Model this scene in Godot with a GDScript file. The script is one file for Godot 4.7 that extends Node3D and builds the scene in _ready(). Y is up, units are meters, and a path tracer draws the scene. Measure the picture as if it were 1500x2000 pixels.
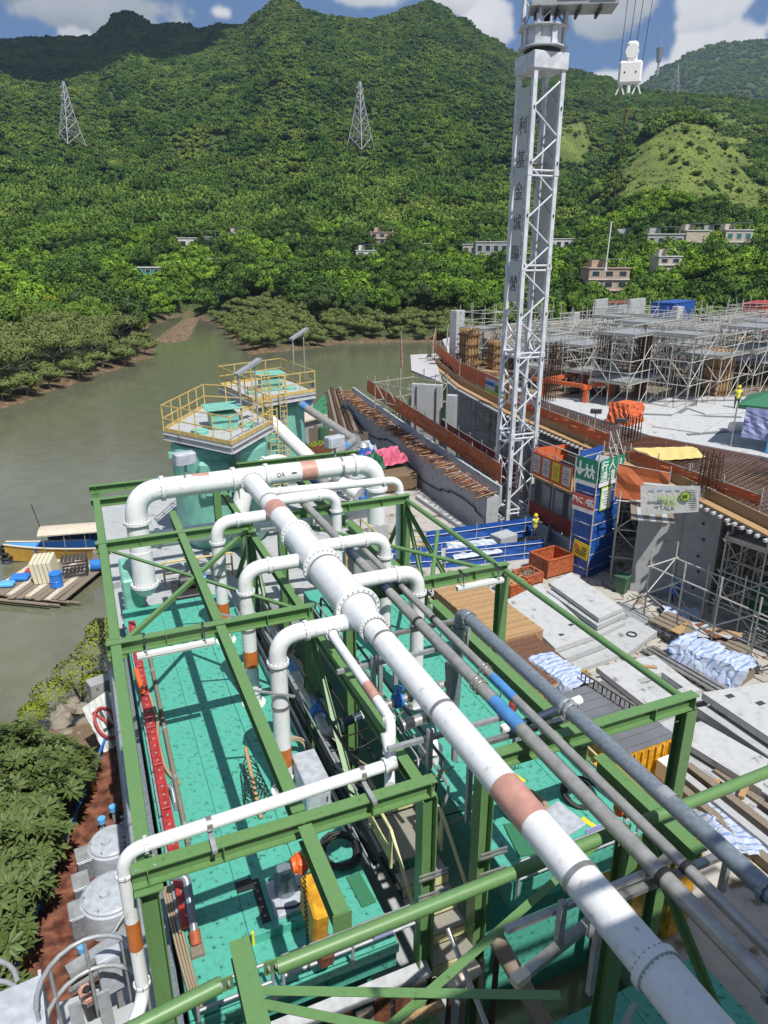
extends Node3D
# A river-side construction site: a green steel pipe frame on a treatment plant, a tower crane, a half built
# floor on falsework, a mangrove river and wooded hills. x runs across the plant, -z along its pipes, y is up.

const WATER := -0.5
const YARD := 1.5
const DECK := 6.0
const TOP := 10.0
const SLAB := 8.0
const BI := Basis.IDENTITY

var M := {}
var names := {}
var rng := RandomNumberGenerator.new()
var unit_tube: ArrayMesh
var unit_box: ArrayMesh
var unit_flange: ArrayMesh

# ---------------------------------------------------------------- mesh builder
class Shape:
	var v := PackedVector3Array()
	var n := PackedVector3Array()
	var c := PackedColorArray()
	var col := Color.WHITE
	var use_col := false
	func tri(a: Vector3, b: Vector3, d: Vector3, na: Vector3, nb: Vector3, nd: Vector3):
		if (b - a).cross(d - a).dot(na + nb + nd) > 0.0:
			v.append(a); v.append(d); v.append(b)
			n.append(na); n.append(nd); n.append(nb)
		else:
			v.append(a); v.append(b); v.append(d)
			n.append(na); n.append(nb); n.append(nd)
		if use_col:
			c.append(col); c.append(col); c.append(col)
	func flat(a: Vector3, b: Vector3, d: Vector3, out: Vector3):
		var m := (b - a).cross(d - a).normalized()
		if m.dot(out) < 0.0: m = -m
		tri(a, b, d, m, m, m)
	func quad(a: Vector3, b: Vector3, d: Vector3, e: Vector3, out: Vector3):
		flat(a, b, d, out); flat(a, d, e, out)
	# box by centre, size and basis, with a small chamfer when bev > 0
	func box(ce: Vector3, s: Vector3, bas := Basis.IDENTITY, bev := 0.0):
		var h := s * 0.5
		if bev <= 0.0:
			for ax in 3:
				for sg in [-1.0, 1.0]:
					var u := Vector3.ZERO; u[(ax + 1) % 3] = h[(ax + 1) % 3]
					var w := Vector3.ZERO; w[(ax + 2) % 3] = h[(ax + 2) % 3]
					var o := Vector3.ZERO; o[ax] = h[ax] * sg
					quad(ce + bas * (o - u - w), ce + bas * (o + u - w), ce + bas * (o + u + w), ce + bas * (o - u + w), bas * o)
			return
		var b: float = min(bev, min(h.x, min(h.y, h.z)) * 0.9)
		var corner := func(sx: float, sy: float, sz: float, ax: int) -> Vector3:
			var p := Vector3((h.x - b) * sx, (h.y - b) * sy, (h.z - b) * sz)
			var sg := [sx, sy, sz]
			p[ax] += b * sg[ax]
			return ce + bas * p
		for ax in 3:
			for sg in [-1.0, 1.0]:
				var q := []
				for k in [[-1.0, -1.0], [1.0, -1.0], [1.0, 1.0], [-1.0, 1.0]]:
					var t := [0.0, 0.0, 0.0]
					t[ax] = sg; t[(ax + 1) % 3] = k[0]; t[(ax + 2) % 3] = k[1]
					q.append(corner.call(t[0], t[1], t[2], ax))
				var o := Vector3.ZERO; o[ax] = sg
				quad(q[0], q[1], q[2], q[3], bas * o)
		for ax in 3:
			var i := (ax + 1) % 3
			var j := (ax + 2) % 3
			for si in [-1.0, 1.0]:
				for sj in [-1.0, 1.0]:
					var t0 := [0.0, 0.0, 0.0]
					t0[i] = si; t0[j] = sj
					var t1 = t0.duplicate()
					t0[ax] = -1.0; t1[ax] = 1.0
					var o := Vector3.ZERO; o[i] = si; o[j] = sj
					quad(corner.call(t0[0], t0[1], t0[2], i), corner.call(t1[0], t1[1], t1[2], i), corner.call(t1[0], t1[1], t1[2], j), corner.call(t0[0], t0[1], t0[2], j), bas * o)
		for sx in [-1.0, 1.0]:
			for sy in [-1.0, 1.0]:
				for sz in [-1.0, 1.0]:
					flat(corner.call(sx, sy, sz, 0), corner.call(sx, sy, sz, 1), corner.call(sx, sy, sz, 2), bas * Vector3(sx, sy, sz))
	# round bar between two points
	func tube(a: Vector3, b: Vector3, r0: float, r1: float, seg := 12, caps := true):
		var d := (b - a).normalized()
		var u := d.cross(Vector3.UP if absf(d.y) < 0.95 else Vector3.RIGHT).normalized()
		var w := d.cross(u)
		for i in seg:
			var t0 := TAU * i / seg
			var t1 := TAU * (i + 1) / seg
			var e0 := u * cos(t0) + w * sin(t0)
			var e1 := u * cos(t1) + w * sin(t1)
			tri(a + e0 * r0, a + e1 * r0, b + e1 * r1, e0, e1, e1)
			tri(a + e0 * r0, b + e1 * r1, b + e0 * r1, e0, e1, e0)
			if caps:
				if r0 > 0.0: tri(a, a + e0 * r0, a + e1 * r0, -d, -d, -d)
				if r1 > 0.0: tri(b, b + e0 * r1, b + e1 * r1, d, d, d)
	# swept round pipe through points with smooth normals
	func pipe(pts: Array, r: float, seg := 16, caps := true):
		var rings := []
		var dirs := []
		var u := Vector3.ZERO
		for k in pts.size():
			var d: Vector3
			if k == 0: d = (pts[1] - pts[0]).normalized()
			elif k == pts.size() - 1: d = (pts[k] - pts[k - 1]).normalized()
			else: d = ((pts[k + 1] - pts[k]).normalized() + (pts[k] - pts[k - 1]).normalized()).normalized()
			if k == 0: u = d.cross(Vector3.UP if absf(d.y) < 0.95 else Vector3.RIGHT).normalized()
			u = (u - d * u.dot(d)).normalized()
			var w := d.cross(u)
			var ring := []
			for i in seg:
				var t := TAU * i / seg
				ring.append(u * cos(t) + w * sin(t))
			rings.append(ring); dirs.append(d)
		for k in pts.size() - 1:
			for i in seg:
				var j := (i + 1) % seg
				var a: Vector3 = pts[k]
				var b: Vector3 = pts[k + 1]
				var p = rings[k]
				var q = rings[k + 1]
				tri(a + p[i] * r, a + p[j] * r, b + q[j] * r, p[i], p[j], q[j])
				tri(a + p[i] * r, b + q[j] * r, b + q[i] * r, p[i], q[j], q[i])
		if caps:
			for i in seg:
				var j := (i + 1) % seg
				var e := pts.size() - 1
				tri(pts[0], pts[0] + rings[0][i] * r, pts[0] + rings[0][j] * r, -dirs[0], -dirs[0], -dirs[0])
				tri(pts[e], pts[e] + rings[e][i] * r, pts[e] + rings[e][j] * r, dirs[e], dirs[e], dirs[e])
	# profile of (radius, height) pairs spun about y
	func lathe(prof: Array, seg := 24, at := Vector3.ZERO, smooth := true):
		for k in prof.size() - 1:
			var p: Vector2 = prof[k]
			var q: Vector2 = prof[k + 1]
			var nn := Vector2(q.y - p.y, p.x - q.x).normalized()
			for i in seg:
				var t0 := TAU * i / seg
				var t1 := TAU * (i + 1) / seg
				var e0 := Vector3(cos(t0), 0, sin(t0))
				var e1 := Vector3(cos(t1), 0, sin(t1))
				var n0 := e0 * nn.x + Vector3.UP * nn.y
				var n1 := e1 * nn.x + Vector3.UP * nn.y
				var a := at + e0 * p.x + Vector3.UP * p.y
				var b := at + e1 * p.x + Vector3.UP * p.y
				var d := at + e1 * q.x + Vector3.UP * q.y
				var e := at + e0 * q.x + Vector3.UP * q.y
				if p.x > 0.0001: tri(a, b, d, n0, n1, n1)
				if q.x > 0.0001: tri(a, d, e, n0, n1, n0)
	# polygon (xz, as Vector2) extruded between two heights
	func prism(poly: PackedVector2Array, y0: float, y1: float):
		var id := Geometry2D.triangulate_polygon(poly)
		for k in range(0, id.size(), 3):
			var a := poly[id[k]]
			var b := poly[id[k + 1]]
			var d := poly[id[k + 2]]
			flat(Vector3(a.x, y1, a.y), Vector3(b.x, y1, b.y), Vector3(d.x, y1, d.y), Vector3.UP)
			flat(Vector3(a.x, y0, a.y), Vector3(b.x, y0, b.y), Vector3(d.x, y0, d.y), Vector3.DOWN)
		var sgn := -1.0 if Geometry2D.is_polygon_clockwise(poly) else 1.0
		for k in poly.size():
			var a := poly[k]
			var b := poly[(k + 1) % poly.size()]
			var o := Vector3(b.y - a.y, 0, a.x - b.x) * sgn
			quad(Vector3(a.x, y0, a.y), Vector3(b.x, y0, b.y), Vector3(b.x, y1, b.y), Vector3(a.x, y1, a.y), o)
	# H or I section between two points; up is the web direction
	func ibeam(a: Vector3, b: Vector3, up: Vector3, w: float, h: float, t := 0.03):
		var d := (b - a).normalized()
		var s := d.cross(up).normalized()
		var u := s.cross(d).normalized()
		var bas := Basis(s, u, -d)
		var ce := (a + b) * 0.5
		var l := (b - a).length()
		box(ce + u * (h - t) * 0.5, Vector3(w, t, l), bas)
		box(ce - u * (h - t) * 0.5, Vector3(w, t, l), bas)
		box(ce, Vector3(t * 0.7, h - 2.0 * t, l), bas)
	# angle section
	func angle(a: Vector3, b: Vector3, up: Vector3, w: float, t := 0.012):
		var d := (b - a).normalized()
		var s := d.cross(up).normalized()
		var u := s.cross(d).normalized()
		var bas := Basis(s, u, -d)
		var ce := (a + b) * 0.5
		var l := (b - a).length()
		box(ce + u * w * 0.5, Vector3(w, t, l), bas)
		box(ce - s * (w - t) * 0.5 + u * (-t * 0.5 - 0.0), Vector3(t, w - t, l), bas)
	# sagging sheet of cloth: corners a b c d, folds by noise, with thickness
	func cloth(a: Vector3, b: Vector3, d: Vector3, e: Vector3, nu: int, nv: int, fold: float, noise: FastNoiseLite, off := 0.0):
		var nrm := (b - a).cross(e - a).normalized()
		var g := []
		for i in nu + 1:
			var row := []
			for j in nv + 1:
				var s := float(i) / nu
				var t := float(j) / nv
				var p := a.lerp(b, s).lerp(e.lerp(d, s), t)
				var k := sin(PI * t) * 0.7 + 0.3
				p += nrm * fold * k * (noise.get_noise_3d(p.x * 9.0 + off, p.y * 3.0, p.z * 9.0) + 0.5 * sin((s * 3.0 + t) * 9.0 + off))
				row.append(p)
			g.append(row)
		for side in [1.0, -1.0]:
			for i in nu:
				for j in nv:
					var q0: Vector3 = g[i][j] + nrm * 0.004 * side
					var q1: Vector3 = g[i + 1][j] + nrm * 0.004 * side
					var q2: Vector3 = g[i + 1][j + 1] + nrm * 0.004 * side
					var q3: Vector3 = g[i][j + 1] + nrm * 0.004 * side
					quad(q0, q1, q2, q3, nrm * side)
	func mesh(m: Material) -> ArrayMesh:
		var arr := []
		arr.resize(Mesh.ARRAY_MAX)
		arr[Mesh.ARRAY_VERTEX] = v
		arr[Mesh.ARRAY_NORMAL] = n
		if use_col: arr[Mesh.ARRAY_COLOR] = c
		var am := ArrayMesh.new()
		am.add_surface_from_arrays(Mesh.PRIMITIVE_TRIANGLES, arr)
		if m: am.surface_set_material(0, m)
		return am

# ---------------------------------------------------------------- objects
func numbered(called: String) -> String:
	var k: int = names.get(called, 0)
	names[called] = k + 1
	return called if k == 0 else "%s_%03d" % [called, k]

func tag(o: Node, label: String, category: String, group := ""):
	o.set_meta("label", label); o.set_meta("category", category)
	if group != "": o.set_meta("group", group)

# a thing: a Node3D at its base whose children are its parts
func thing(called: String, label: String, category: String, at := Vector3.ZERO, turn := 0.0, group := "") -> Node3D:
	var o := Node3D.new()
	o.name = numbered(called)
	add_child(o)
	o.position = at; o.rotation.y = turn
	tag(o, label, category, group)
	return o

# one mesh: a part of parent, or (without parent) a top-level object
func put(called: String, sh: Shape, m, parent: Node = null) -> MeshInstance3D:
	var o := MeshInstance3D.new()
	o.mesh = sh.mesh(M[m] if m is String else m)
	if parent == null:
		o.name = numbered(called)
		add_child(o)
	else:
		o.name = called
		parent.add_child(o, true)
	return o

func put_mesh(called: String, am: Mesh, m, parent: Node, tr := Transform3D.IDENTITY) -> MeshInstance3D:
	var o := MeshInstance3D.new()
	o.mesh = am
	if m != null: o.material_override = M[m] if m is String else m
	o.name = called
	parent.add_child(o, true)
	o.transform = tr
	return o

func struct(called: String, sh: Shape, m) -> MeshInstance3D:
	var o := put(called, sh, m)
	o.set_meta("kind", "structure")
	return o

func solo(called: String, sh: Shape, m, label: String, category: String, group := "") -> MeshInstance3D:
	var o := put(called, sh, m)
	tag(o, label, category, group)
	return o

# round bar from the shared unit tube, as a part
func bar(called: String, parent: Node, a: Vector3, b: Vector3, r: float, m) -> MeshInstance3D:
	var d := b - a
	var l := d.length()
	var y := d / l
	var x := y.cross(Vector3.FORWARD if absf(y.z) < 0.9 else Vector3.RIGHT).normalized()
	var z := x.cross(y)
	return put_mesh(called, unit_tube, m, parent, Transform3D(Basis(x * r, y * l, z * r), a))

# rectangular bar from the shared unit box; w across, h along up
func rect(called: String, parent: Node, a: Vector3, b: Vector3, w: float, h: float, m, up := Vector3.UP) -> MeshInstance3D:
	var d := b - a
	var l := d.length()
	var f := d / l
	var s := f.cross(up if absf(f.dot(up)) < 0.98 else Vector3.RIGHT).normalized()
	var u := s.cross(f)
	return put_mesh(called, unit_box, m, parent, Transform3D(Basis(s * w, u * h, f * l), (a + b) * 0.5))

func block(called: String, parent: Node, ce: Vector3, s: Vector3, m, turn := 0.0) -> MeshInstance3D:
	return put_mesh(called, unit_box, m, parent, Transform3D(Basis(Vector3.UP, turn) * Basis.from_scale(s), ce))

func V(x: float, y: float, z: float) -> Vector3:
	return Vector3(x, y, z)

# a fresh shape that holds one box, or one round bar
func bx(ce: Vector3, s: Vector3, bas := Basis.IDENTITY, bev := 0.0) -> Shape:
	var o := Shape.new()
	o.box(ce, s, bas, bev)
	return o

func tb(a: Vector3, b: Vector3, r0: float, r1: float, seg := 12, caps := true) -> Shape:
	var o := Shape.new()
	o.tube(a, b, r0, r1, seg, caps)
	return o

func v3(a: Array) -> Vector3:
	return Vector3(a[0], a[1], a[2])

func rot_to(d: Vector3) -> Basis:   # basis whose y runs along d
	var y := d.normalized()
	var x := y.cross(Vector3.FORWARD if absf(y.z) < 0.9 else Vector3.RIGHT).normalized()
	return Basis(x, y, x.cross(y))

# ---------------------------------------------------------------- materials
func lin(r: float, g: float, b: float) -> Color:
	return Color(r, g, b).linear_to_srgb()

func noise_tex(seed_: int, freq: float, lo: Color, hi: Color, octaves := 4, contrast := 0.0, size := 512) -> NoiseTexture2D:
	var f := FastNoiseLite.new()
	f.noise_type = FastNoiseLite.TYPE_SIMPLEX_SMOOTH
	f.seed = seed_; f.frequency = freq; f.fractal_octaves = octaves
	var t := NoiseTexture2D.new()
	t.width = size; t.height = size; t.seamless = true; t.noise = f
	var g := Gradient.new()
	g.set_color(0, lo); g.set_color(1, hi)
	g.set_offset(0, 0.2 + contrast); g.set_offset(1, 0.8 - contrast)
	t.color_ramp = g
	return t

# even paint with sparse stains where the noise runs low
func stain_tex(seed_: int, freq: float, dark: Color, amount: float, mottle := 0.94) -> NoiseTexture2D:
	var t := noise_tex(seed_, freq, dark, Color.WHITE, 6)
	var g := Gradient.new()
	g.offsets = PackedFloat32Array([amount * 0.55, amount, amount + 0.06, 0.6, 1.0])
	g.colors = PackedColorArray([dark, dark.lerp(Color.WHITE, 0.55), Color(mottle, mottle, mottle), Color.WHITE, Color(mottle, mottle, mottle)])
	t.color_ramp = g
	return t

func bump_tex(seed_: int, freq: float, strength: float, octaves := 4, size := 512) -> NoiseTexture2D:
	var f := FastNoiseLite.new()
	f.seed = seed_; f.frequency = freq; f.fractal_octaves = octaves
	var t := NoiseTexture2D.new()
	t.width = size; t.height = size; t.seamless = true; t.noise = f
	t.as_normal_map = true; t.bump_strength = strength
	return t

func mat(key: String, col: Color, rough := 0.6, metal := 0.0, tex: Texture2D = null, scale := 1.0, nrm: Texture2D = null, nscale := 0.5) -> StandardMaterial3D:
	var m := StandardMaterial3D.new()
	m.albedo_color = col; m.roughness = rough; m.metallic = metal
	if tex:
		m.albedo_texture = tex
		m.uv1_triplanar = true; m.uv1_world_triplanar = true
		m.uv1_scale = Vector3.ONE * scale
	if nrm:
		m.normal_enabled = true; m.normal_texture = nrm; m.normal_scale = nscale
		m.uv1_triplanar = true; m.uv1_world_triplanar = true
		m.uv1_scale = Vector3.ONE * scale
	M[key] = m
	return m

func make_units():
	var s := Shape.new()
	s.tube(Vector3.ZERO, Vector3.UP, 1, 1, 8)
	unit_tube = s.mesh(null)
	s = Shape.new(); s.box(Vector3.ZERO, Vector3.ONE)
	unit_box = s.mesh(null)
	# bolted flange ring: radius 1 pipe, lying across y
	s = Shape.new()
	s.lathe([Vector2(1.0, -0.5), Vector2(1.17, -0.5), Vector2(1.2, -0.42), Vector2(1.2, -0.08), Vector2(1.19, 0.0), Vector2(1.2, 0.08), Vector2(1.2, 0.42), Vector2(1.17, 0.5), Vector2(1.0, 0.5)], 32)
	unit_flange = s.mesh(null)

func make_materials():
	var grime := noise_tex(11, 0.012, Color(0.88, 0.88, 0.87), Color(1, 1, 1), 5)
	var fine := noise_tex(12, 0.05, Color(0.86, 0.86, 0.86), Color(1, 1, 1), 4)
	var spots := noise_tex(13, 0.03, Color(0.86, 0.84, 0.82), Color(1, 1, 1), 5)
	var rusty := noise_tex(14, 0.015, Color(0.8, 0.71, 0.66), Color(1, 0.98, 0.96), 5)
	var conc := noise_tex(15, 0.01, Color(0.89, 0.885, 0.87), Color(1, 1, 1), 6)
	var chip := noise_tex(16, 0.02, Color(0.86, 0.87, 0.86), Color(1, 1, 1), 5)
	var stain := stain_tex(52, 0.022, Color(0.7, 0.68, 0.64), 0.17, 0.94)
	var paint := stain_tex(55, 0.03, Color(0.7, 0.66, 0.58), 0.12, 0.96)
	var bmp := bump_tex(21, 0.06, 3.0)
	var rough_bmp := bump_tex(22, 0.03, 6.0, 5)
	mat("frame_green", lin(0.128, 0.25, 0.09), 0.42, 0.0, paint, 0.3, bmp, 0.03)
	mat("deck_teal", lin(0.092, 0.415, 0.315), 0.5, 0.0, stain_tex(51, 0.028, Color(0.5, 0.47, 0.4), 0.19, 0.93), 0.33, bmp, 0.05)
	mat("tank_mint", lin(0.22, 0.54, 0.44), 0.45, 0.0, grime, 0.3, bmp, 0.1)
	mat("net_teal", lin(0.04, 0.20, 0.15), 0.5, 0.0, grime, 0.4)
	mat("pipe_white", lin(0.77, 0.785, 0.79), 0.33, 0.0, stain_tex(53, 0.02, Color(0.78, 0.76, 0.71), 0.13, 0.965), 0.4, bmp, 0.02)
	mat("band_salmon", lin(0.58, 0.31, 0.25), 0.4, 0.0, grime, 0.4)
	mat("band_orange", lin(0.56, 0.17, 0.035), 0.4, 0.0, grime, 0.4)
	mat("band_blue", lin(0.09, 0.28, 0.62), 0.4, 0.0, grime, 0.4)
	mat("band_navy", lin(0.03, 0.045, 0.08), 0.4)
	mat("pipe_grey", lin(0.47, 0.46, 0.44), 0.32, 0.4, grime, 0.5)
	mat("pipe_galv", lin(0.29, 0.345, 0.40), 0.36, 0.35, spots, 0.5)
	mat("steel", lin(0.46, 0.45, 0.43), 0.35, 0.65, grime, 0.6)
	mat("galv", lin(0.42, 0.44, 0.46), 0.45, 0.3, grime, 0.5)
	mat("dark_metal", lin(0.05, 0.05, 0.055), 0.5, 0.3, grime, 0.6)
	mat("black_rubber", lin(0.02, 0.02, 0.02), 0.6)
	mat("yellow_rail", lin(0.70, 0.50, 0.17), 0.45, 0.0, grime, 0.5)
	mat("yellow_paint", lin(0.72, 0.42, 0.02), 0.45, 0.0, rusty, 0.4)
	mat("cream", lin(0.66, 0.62, 0.32), 0.5, 0.0, grime, 0.5)
	mat("grate", lin(0.36, 0.34, 0.29), 0.6, 0.2, fine, 3.0)
	mat("concrete", lin(0.42, 0.435, 0.445), 0.85, 0.0, stain, 0.11, rough_bmp, 0.07)
	mat("concrete_dark", lin(0.21, 0.22, 0.23), 0.85, 0.0, conc, 0.1, rough_bmp, 0.1)
	mat("concrete_pale", lin(0.48, 0.49, 0.50), 0.85, 0.0, stain, 0.13, rough_bmp, 0.07)
	mat("yard", lin(0.44, 0.415, 0.375), 0.9, 0.0, stain_tex(54, 0.022, Color(0.56, 0.5, 0.42), 0.24, 0.92), 0.06, rough_bmp, 0.1)
	mat("soil", lin(0.20, 0.14, 0.085), 0.95, 0.0, spots, 0.3, rough_bmp, 0.6)
	mat("rust", lin(0.21, 0.085, 0.045), 0.8, 0.0, rusty, 0.6, rough_bmp, 0.3)
	mat("rust_dark", lin(0.10, 0.055, 0.035), 0.8, 0.0, rusty, 0.6)
	mat("brown_deck", lin(0.25, 0.095, 0.055), 0.7, 0.0, noise_tex(18, 0.012, Color(0.55, 0.5, 0.48), Color(1, 1, 1), 5), 0.3, bmp, 0.2)
	mat("roof_brown", lin(0.17, 0.085, 0.05), 0.75, 0.0, spots, 0.4)
	mat("timber", lin(0.48, 0.31, 0.15), 0.8, 0.0, spots, 0.7)
	mat("timber_grey", lin(0.26, 0.22, 0.17), 0.85, 0.0, spots, 0.7)
	mat("timber_dark", lin(0.15, 0.09, 0.045), 0.85, 0.0, spots, 0.7)
	mat("ply", lin(0.42, 0.27, 0.14), 0.75, 0.0, spots, 0.5)
	mat("crane_white", lin(0.66, 0.69, 0.74), 0.42, 0.0, grime, 0.2)
	mat("banner_white", lin(0.68, 0.68, 0.66), 0.7, 0.0, fine, 0.6)
	mat("banner_grey", lin(0.52, 0.54, 0.52), 0.7)
	mat("ink_soft", lin(0.13, 0.14, 0.13), 0.7)
	mat("ink", lin(0.05, 0.05, 0.05), 0.7)
	mat("net_orange", lin(0.80, 0.25, 0.09), 0.7, 0.0, fine, 1.0)
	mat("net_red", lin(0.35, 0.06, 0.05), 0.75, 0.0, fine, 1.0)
	mat("tarp_blue", lin(0.02, 0.10, 0.42), 0.45, 0.0, fine, 0.7)
	mat("tarp_white", lin(0.60, 0.66, 0.76), 0.6, 0.0, fine, 0.8)
	mat("stripe_blue", lin(0.36, 0.47, 0.70), 0.6)
	mat("net_green", lin(0.04, 0.20, 0.10), 0.7, 0.0, fine, 1.0)
	mat("sign_green", lin(0.02, 0.24, 0.14), 0.5)
	mat("sign_red", lin(0.55, 0.10, 0.06), 0.5)
	mat("yellow_sheet", lin(0.62, 0.50, 0.18), 0.7)
	mat("sign_yellow", lin(0.75, 0.60, 0.03), 0.5)
	mat("lime", lin(0.36, 0.58, 0.05), 0.5)
	mat("white", lin(0.78, 0.78, 0.76), 0.5)
	mat("skip_orange", lin(0.50, 0.15, 0.06), 0.6, 0.0, rusty, 0.5)
	mat("red_paint", lin(0.48, 0.05, 0.05), 0.5, 0.0, rusty, 0.6)
	mat("orange_bright", lin(0.80, 0.14, 0.03), 0.5)
	mat("bin_green", lin(0.05, 0.13, 0.07), 0.5)
	mat("plastic_blue", lin(0.03, 0.19, 0.62), 0.35)
	mat("plastic_light_blue", lin(0.12, 0.42, 0.80), 0.4)
	mat("plastic_cream", lin(0.66, 0.62, 0.46), 0.45)
	mat("plastic_black", lin(0.045, 0.045, 0.05), 0.5)
	mat("hull_yellow", lin(0.62, 0.36, 0.07), 0.45, 0.0, grime, 0.6)
	mat("canopy_cream", lin(0.66, 0.58, 0.46), 0.6, 0.0, grime, 0.5)
	mat("lilac", lin(0.34, 0.37, 0.62), 0.5)
	mat("cabinet", lin(0.48, 0.52, 0.58), 0.5, 0.0, grime, 0.5)
	mat("scaffold", lin(0.52, 0.51, 0.47), 0.5, 0.12, grime, 0.6)
	mat("cable_tan", lin(0.34, 0.27, 0.18), 0.6)
	mat("pink", lin(0.55, 0.12, 0.20), 0.6)
	mat("wall_cream", lin(0.55, 0.49, 0.40), 0.8, 0.0, conc, 0.1)
	mat("wall_pink", lin(0.50, 0.36, 0.28), 0.8, 0.0, conc, 0.1)
	mat("wall_grey", lin(0.36, 0.37, 0.37), 0.8, 0.0, conc, 0.1)
	mat("wall_white", lin(0.66, 0.66, 0.64), 0.8, 0.0, conc, 0.1)
	mat("roof_grey", lin(0.16, 0.17, 0.19), 0.7, 0.0, conc, 0.1)
	mat("window", lin(0.03, 0.045, 0.055), 0.1)
	mat("window_green", lin(0.05, 0.16, 0.15), 0.12)
	mat("bark", lin(0.14, 0.105, 0.075), 0.9, 0.0, spots, 0.8)
	mat("bark_pale", lin(0.36, 0.33, 0.28), 0.9, 0.0, spots, 0.8)
	mat("rock", lin(0.30, 0.27, 0.22), 0.9, 0.0, spots, 0.5, rough_bmp, 0.5)
	mat("skin", lin(0.42, 0.25, 0.16), 0.55)
	mat("hivis", lin(0.62, 0.66, 0.06), 0.6)
	for k in ["net_orange", "net_red"]:   # woven mesh lets some light through
		M[k].transparency = BaseMaterial3D.TRANSPARENCY_ALPHA
		M[k].albedo_color.a = 0.86
		M[k].backlight_enabled = true
		M[k].backlight = lin(0.45, 0.14, 0.05) if k == "net_orange" else lin(0.15, 0.03, 0.025)
	mat("sheet_orange", lin(0.74, 0.16, 0.05), 0.6, 0.0, fine, 1.0)
	var glass := mat("glass_sheet", lin(0.75, 0.8, 0.82), 0.05)
	glass.transparency = BaseMaterial3D.TRANSPARENCY_ALPHA
	glass.albedo_color.a = 0.22
	# water: slightly turbid, small wind ripples
	var w := mat("water", lin(0.145, 0.15, 0.10), 0.09, 0.0, noise_tex(31, 0.006, Color(0.95, 0.94, 0.92), Color(1, 1, 1), 4), 0.012, null)
	w.normal_enabled = true
	w.normal_texture = bump_tex(32, 0.02, 4.0, 5, 1024)
	w.normal_scale = 0.13
	w.uv1_scale = Vector3.ONE * 0.11
	w.metallic_specular = 0.5
	for f in [["leaf_mid", 0.105, 0.185, 0.033], ["leaf_dark", 0.075, 0.12, 0.042], ["leaf_bright", 0.16, 0.26, 0.045], ["leaf_olive", 0.165, 0.205, 0.07], ["leaf_grass", 0.14, 0.21, 0.035], ["leaf_yellow", 0.22, 0.27, 0.035], ["leaf_big", 0.105, 0.152, 0.045], ["leaf_hill", 0.128, 0.20, 0.040]]:
		var m := mat(f[0], lin(f[1], f[2], f[3]), 0.48 if f[0] == "leaf_big" else 0.6)
		m.vertex_color_use_as_albedo = true
		m.metallic_specular = 0.35 if f[0] == "leaf_big" else 0.12
		m.backlight_enabled = true
		m.backlight = lin(f[1] * 0.35, f[2] * 0.4, f[3] * 0.2)
	var t := mat("terrain", Color.WHITE, 0.95, 0.0, noise_tex(41, 0.03, Color(0.55, 0.55, 0.5), Color(1, 1, 1), 5), 0.05)
	t.vertex_color_use_as_albedo = true

# ---------------------------------------------------------------- camera, sky, sun, then the place
func _ready():
	rng.seed = 20240801
	var cam := Camera3D.new()
	cam.name = "camera"
	add_child(cam)
	cam.position = Vector3(0, 19, 0)
	cam.rotation_degrees = Vector3(-20, -23, 0)
	cam.fov = 71.6
	cam.near = 0.1
	cam.far = 9000
	cam.current = true
	var sun := DirectionalLight3D.new()
	sun.name = "sun"
	add_child(sun)
	sun.look_at_from_position(Vector3.ZERO, Vector3(-0.085, -1.0, -0.6), Vector3.UP)
	sun.light_energy = 1.6
	sun.light_color = Color(1.0, 0.985, 0.955)
	sun.light_angular_distance = 0.5
	sun.shadow_enabled = true
	var we := WorldEnvironment.new()
	we.name = "environment"
	var env := Environment.new()
	env.background_mode = Environment.BG_SKY
	env.sky = make_sky()
	env.background_energy_multiplier = 0.38
	env.tonemap_mode = Environment.TONE_MAPPER_LINEAR
	env.tonemap_exposure = 1.1
	env.sdfgi_enabled = true
	env.ssao_enabled = true
	env.ssil_enabled = true
	env.fog_enabled = true
	env.fog_density = 0.0001
	env.fog_light_color = Color(0.66, 0.76, 0.88)
	we.environment = env
	add_child(we)
	make_units()
	make_materials()
	make_landscape()
	make_yard()
	make_plant()
	make_pipes()
	make_plant_details()
	make_silos()
	make_left_side()
	make_building()
	make_crane()
	make_yard_goods()
	make_near_building()

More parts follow.
